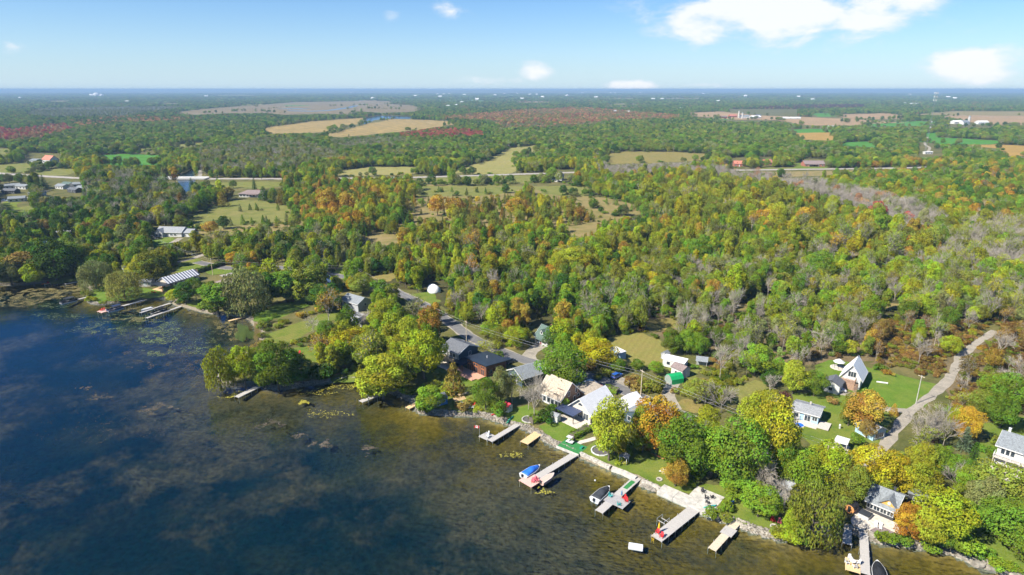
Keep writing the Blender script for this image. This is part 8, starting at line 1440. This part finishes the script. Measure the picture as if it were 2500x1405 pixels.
# shrubs of yards and verges
SH = [(1150, 985, 'olive'), (1130, 1000, 'brown'), (1165, 1003, 'yolive'), (1070, 925, 'olive'), (1040, 960, 'olive'), (1085, 965, 'yolive'), (1000, 960, 'olive'), (985, 960, 'leaf'), (1060, 945, 'olive'), (1480, 1062, 'yolive'), (1530, 1110, 'leaf'), (1515, 1130, 'yolive'), (1540, 1095, 'olive'), (1575, 1095, 'rust'), (1700, 1165, 'leaf'), (1680, 1185, 'leaf'), (1740, 1262, 'leaf'), (1770, 1270, 'olive'), (640, 800, 'olive'), (650, 790, 'green'), (680, 800, 'olive'), (700, 790, 'olive'), (735, 775, 'rust'), (760, 768, 'yolive'), (780, 760, 'rust'), (670, 775, 'green'), (640, 825, 'olive'), (630, 850, 'brown'), (655, 845, 'olive'), (690, 845, 'olive'), (720, 840, 'yolive'), (745, 835, 'olive'), (800, 870, 'olive'), (760, 905, 'dark'), (700, 910, 'dark'), (840, 915, 'dark'), (870, 905, 'olive'), (1560, 990, 'olive'), (1600, 985, 'green'), (1660, 1015, 'olive'), (1700, 1030, 'leaf'), (1690, 900, 'green'), (1720, 915, 'olive'), (1730, 940, 'brown'), (1800, 940, 'olive'), (1780, 900, 'olive'), (1650, 960, 'brown'), (1670, 965, 'olive'), (2150, 905, 'green'), (2165, 915, 'rust'), (2030, 985, 'brown'), (2300, 1000, 'olive'), (2320, 1010, 'leaf'), (2190, 1120, 'olive'), (2150, 1150, 'yolive'), (2380, 1190, 'leaf'), (2420, 1110, 'green'), (2440, 1085, 'olive'), (2405, 1240, 'olive'), (2380, 1345, 'leaf'), (2410, 1365, 'green'), (2440, 1385, 'leaf'), (2470, 1395, 'leaf'), (2270, 1340, 'leaf'), (2200, 1330, 'green'), (2160, 1325, 'leaf'), (1920, 1318, 'lime'), (1900, 1305, 'olive'), (1955, 1320, 'green'), (520, 765, 'olive'), (495, 755, 'olive'), (560, 762, 'green'), (590, 768, 'olive'), (215, 722, 'olive'), (225, 735, 'yolive'), (255, 742, 'olive'), (410, 735, 'yolive'), (445, 740, 'olive'), (580, 655, 'olive'), (640, 665, 'green'), (680, 672, 'olive'), (730, 690, 'dark'), (760, 700, 'green'), (850, 705, 'olive'), (905, 695, 'olive'), (1060, 750, 'olive'), (1080, 770, 'green'), (1010, 705, 'yolive'), (1025, 745, 'gold'), (1215, 850, 'olive'), (1240, 845, 'leaf'), (1440, 905, 'brown'), (1460, 925, 'olive'), (1480, 915, 'olive'), (1420, 880, 'green')]
ORDS = {}
for k, (px, py, col) in enumerate(SH):
    g = G(px, py); s = rnd.uniform(.7, 1.25); d = [(np.linalg.norm(np.array(g[:2]) - np.array(v[:2])), n) for n, v in [(n_, v_) for n_, v_ in LM2]]; nm = min(d)[1]; key = (col, nm); ORDS[key] = ORDS.get(key, 0) + 1
    plant('bush', g.x, g.y, 3.6 * s, 2.3 * s * rnd.uniform(.8, 1.2), C[col], f"low {CN2[col]} yard shrub near {nm}" + ('' if ORDS[key] == 1 else f", {['', 'second', 'third', 'fourth', 'fifth', 'sixth', 'seventh', 'eighth', 'ninth', 'tenth'][ORDS[key] - 1]} of its colour there"), 'yard and verge shrubs')
# ------------------------------------------------------------------ woodland as masses, the largest trees one by one
app = (H0 * hsc * np.sqrt(W0 * wsc)) / np.maximum(pts[:, 1], 1)
inframe = (PX > 0) & (PX < 2500) & (PY < 1405)
CAP = dict(round=165, tall=170, cedar=170, bare=110, sparse=100, bush=110, spruce=40, willow=40)
single = np.zeros(len(pts), bool)
for k, n in CAP.items():
    s = sel[(kinds[sel] == k) & inframe[sel] & ~under[sel]]; s = s[np.argsort(-app[s])][:n]; single[s] = True
CNAMES = {k: n for k, n in zip(C, ['dark green', 'green', 'leaf green', 'lime green', 'olive', 'yellowish olive', 'golden', 'yellow', 'orange', 'rust coloured', 'brown', 'red', 'crimson', 'greyish green', 'pale olive', 'bluish', 'olive green', 'bronze', 'pinkish', 'purple'])}
CK = list(C); CV = np.array([C[k] for k in CK])
def colour_name(t):
    a = np.array(t); a = a / a.sum(); b = CV / CV.sum(1, keepdims=True)
    return CNAMES[CK[int(np.argmin(((b - a) ** 2).sum(1) * 6 + (np.log(CV.sum(1)) - math.log(sum(t))) ** 2 * .05))]]
LMARK = [('the white chalet', G(2085, 915)), ('the green garage tent', G(1640, 920)), ('the white dome tent', G(1060, 705)), ('the green roofed cottage', G(1320, 820)), ('the small white trailer', G(1503, 862)),
         ('the gravel lane bend', G(2345, 880)), ('the white farmhouse', G(1370, 428)), ('the highway bridge', G(440, 440)), ('the hip roofed bungalow', G(610, 475)), ('the grey ranch house', G(420, 570)), ('the striped roof house', G(440, 690)),
         ('the red barn', G(115, 388)), ('the grey roofed lakeside house', G(860, 740)), ('the guyed radio mast', G(2258, 375)), ('the brown roofed roadside house', G(1990, 400)), ('the crimson tree', G(2137, 535)), ('the hay field', G(1180, 415)), ('the meadow below the bungalow', G(600, 530)), ('the dry clearing', G(1560, 850))]
LM = np.array([[v.x, v.y] for _, v in LMARK])
KN = dict(round='broad tree', tall='slim tree', cedar='pointed cedar', bare='bare grey tree', sparse='thin crowned tree', bush='bush', spruce='dark conifer', willow='drooping willow')
sidx = np.where(single)[0]; dl = np.linalg.norm(pts[sidx, None, :2] - LM[None], axis=2); who = dl.argmin(1); dist = dl.min(1)
rank = {}
for j in np.argsort(dist):
    i = sidx[j]; k = kinds[i]; cn = '' if k == 'bare' else colour_name(tint[i]) + ' '
    side = 'behind' if pts[i, 1] > LM[who[j], 1] else 'in front of'
    key = (k, cn, who[j], side); rank[key] = rank.get(key, 0) + 1; n = rank[key]
    nm = LMARK[who[j]][0]
    lab = f"{cn}{KN[k]} {side} {nm}, {(nth(n) + ' ') if n > 1 else ''}nearest it"
    plant(k, pts[i, 0], pts[i, 1], W0[i] * wsc[i], H0[i] * hsc[i], tint[i], lab, f'{KN[k]}s of the wood {side} {nm}')
def mass(name, label, cat, mask, keys):
    s = sel[mask[sel] & ~single[sel]]
    if not len(s): return
    me = bpy.data.meshes.new(name); me.vertices.add(len(s)); me.vertices.foreach_set('co', np.column_stack([pts[s, 0], pts[s, 1], np.full(len(s), LAND - .05)]).astype(np.float32).ravel())
    a = me.attributes.new('scl', 'FLOAT_VECTOR', 'POINT'); a.data.foreach_set('vector', np.column_stack([wsc[s] * rng.uniform(.82, 1.18, len(s)), wsc[s] * rng.uniform(.82, 1.18, len(s)), hsc[s]]).astype(np.float32).ravel())
    a = me.attributes.new('rot', 'FLOAT_VECTOR', 'POINT'); a.data.foreach_set('vector', np.column_stack([0 * s, 0 * s, rng.random(len(s)) * 6.283]).astype(np.float32).ravel())
    off = {}; tot = 0
    for k in keys: off[k] = tot; tot += len(PROTO[k])
    pid = np.array([off[k] for k in kinds[s]]) + np.array([rng.integers(len(PROTO[k])) for k in kinds[s]])
    a = me.attributes.new('pid', 'INT', 'POINT'); a.data.foreach_set('value', pid.astype(np.int32))
    a = me.attributes.new('tint', 'FLOAT_COLOR', 'POINT'); a.data.foreach_set('color', np.column_stack([tint[s], np.ones(len(s))]).astype(np.float32).ravel())
    o = tag(obj(name, me), label, cat, None, 'stuff')
    ng = bpy.data.node_groups.new(name, 'GeometryNodeTree'); ng.interface.new_socket('Geometry', in_out='INPUT', socket_type='NodeSocketGeometry'); ng.interface.new_socket('Geometry', in_out='OUTPUT', socket_type='NodeSocketGeometry')
    N = ng.nodes; gi = N.new('NodeGroupInput'); go = N.new('NodeGroupOutput'); ip = N.new('GeometryNodeInstanceOnPoints')
    g2i = N.new('GeometryNodeGeometryToInstance'); ip.inputs['Pick Instance'].default_value = True
    infos = []
    for k in keys:
        for (_, _, j) in PROTO[k]:
            po = bpy.data.objects.get('proto_' + j.name) or bpy.data.objects.new('proto_' + j.name, j)
            oi = N.new('GeometryNodeObjectInfo'); oi.inputs['Object'].default_value = po; oi.inputs['As Instance'].default_value = False; infos.append(oi)
    for oi in reversed(infos): ng.links.new(oi.outputs['Geometry'], g2i.inputs[0])
    def att(nm, ty):
        n = N.new('GeometryNodeInputNamedAttribute'); n.data_type = ty; n.inputs['Name'].default_value = nm
        return n.outputs['Attribute']
    ng.links.new(gi.outputs[0], ip.inputs['Points']); ng.links.new(g2i.outputs[0], ip.inputs['Instance']); ng.links.new(att('pid', 'INT'), ip.inputs['Instance Index'])
    e2r = N.new('FunctionNodeEulerToRotation'); ng.links.new(att('rot', 'FLOAT_VECTOR'), e2r.inputs[0]); ng.links.new(e2r.outputs[0], ip.inputs['Rotation']); ng.links.new(att('scl', 'FLOAT_VECTOR'), ip.inputs['Scale'])
    ng.links.new(ip.outputs[0], go.inputs[0])
    o.modifiers.new('scatter', 'NODES').node_group = ng
    return o
far = pts[:, 1] > 1500
isk = lambda *ks: np.isin(kinds, ks)
mass('woodland', 'mixed autumn woodland of broad and slim trees behind the lakeshore', 'woodland', ~far & isk('round', 'tall', 'willow'), ['round', 'tall', 'willow'])
mass('cedar_wood', 'olive green cedars and junipers standing among the broadleaf woods', 'woodland', ~far & isk('cedar', 'spruce'), ['cedar', 'spruce'])
mass('bare_wood', 'grey leafless dead stands of trees in the middle distance', 'woodland', ~far & isk('bare', 'sparse'), ['bare', 'sparse'])
mass('thicket', 'low brown and green thicket of shrubs between the trees', 'undergrowth', ~far & isk('bush'), ['bush'])
mass('distant_forest', 'far forest running to the horizon with red maple patches', 'forest', far, ['round', 'tall', 'cedar', 'bush', 'sparse', 'bare'])
print('trees', len(sel), 'single', len(sidx))
# ------------------------------------------------------------------ the air
hz = MB().box(-62000, 62000, -480, 71500, -6, 101)
hzo = hz.build('haze', None); tag(hzo, 'thin blue summer haze over the whole plain', 'haze', None, 'stuff')
hm = bpy.data.materials.new('haze_air'); hm.use_nodes = True; ht = hm.node_tree; ht.nodes.clear()
pv = ht.nodes.new('ShaderNodeVolumePrincipled'); pv.inputs['Color'].default_value = (.34, .52, .73, 1); pv.inputs['Density'].default_value = 1.1e-4; pv.inputs['Anisotropy'].default_value = .0
ho = ht.nodes.new('ShaderNodeOutputMaterial'); ht.links.new(pv.outputs[0], ho.inputs['Volume']); hzo.data.materials.append(hm)
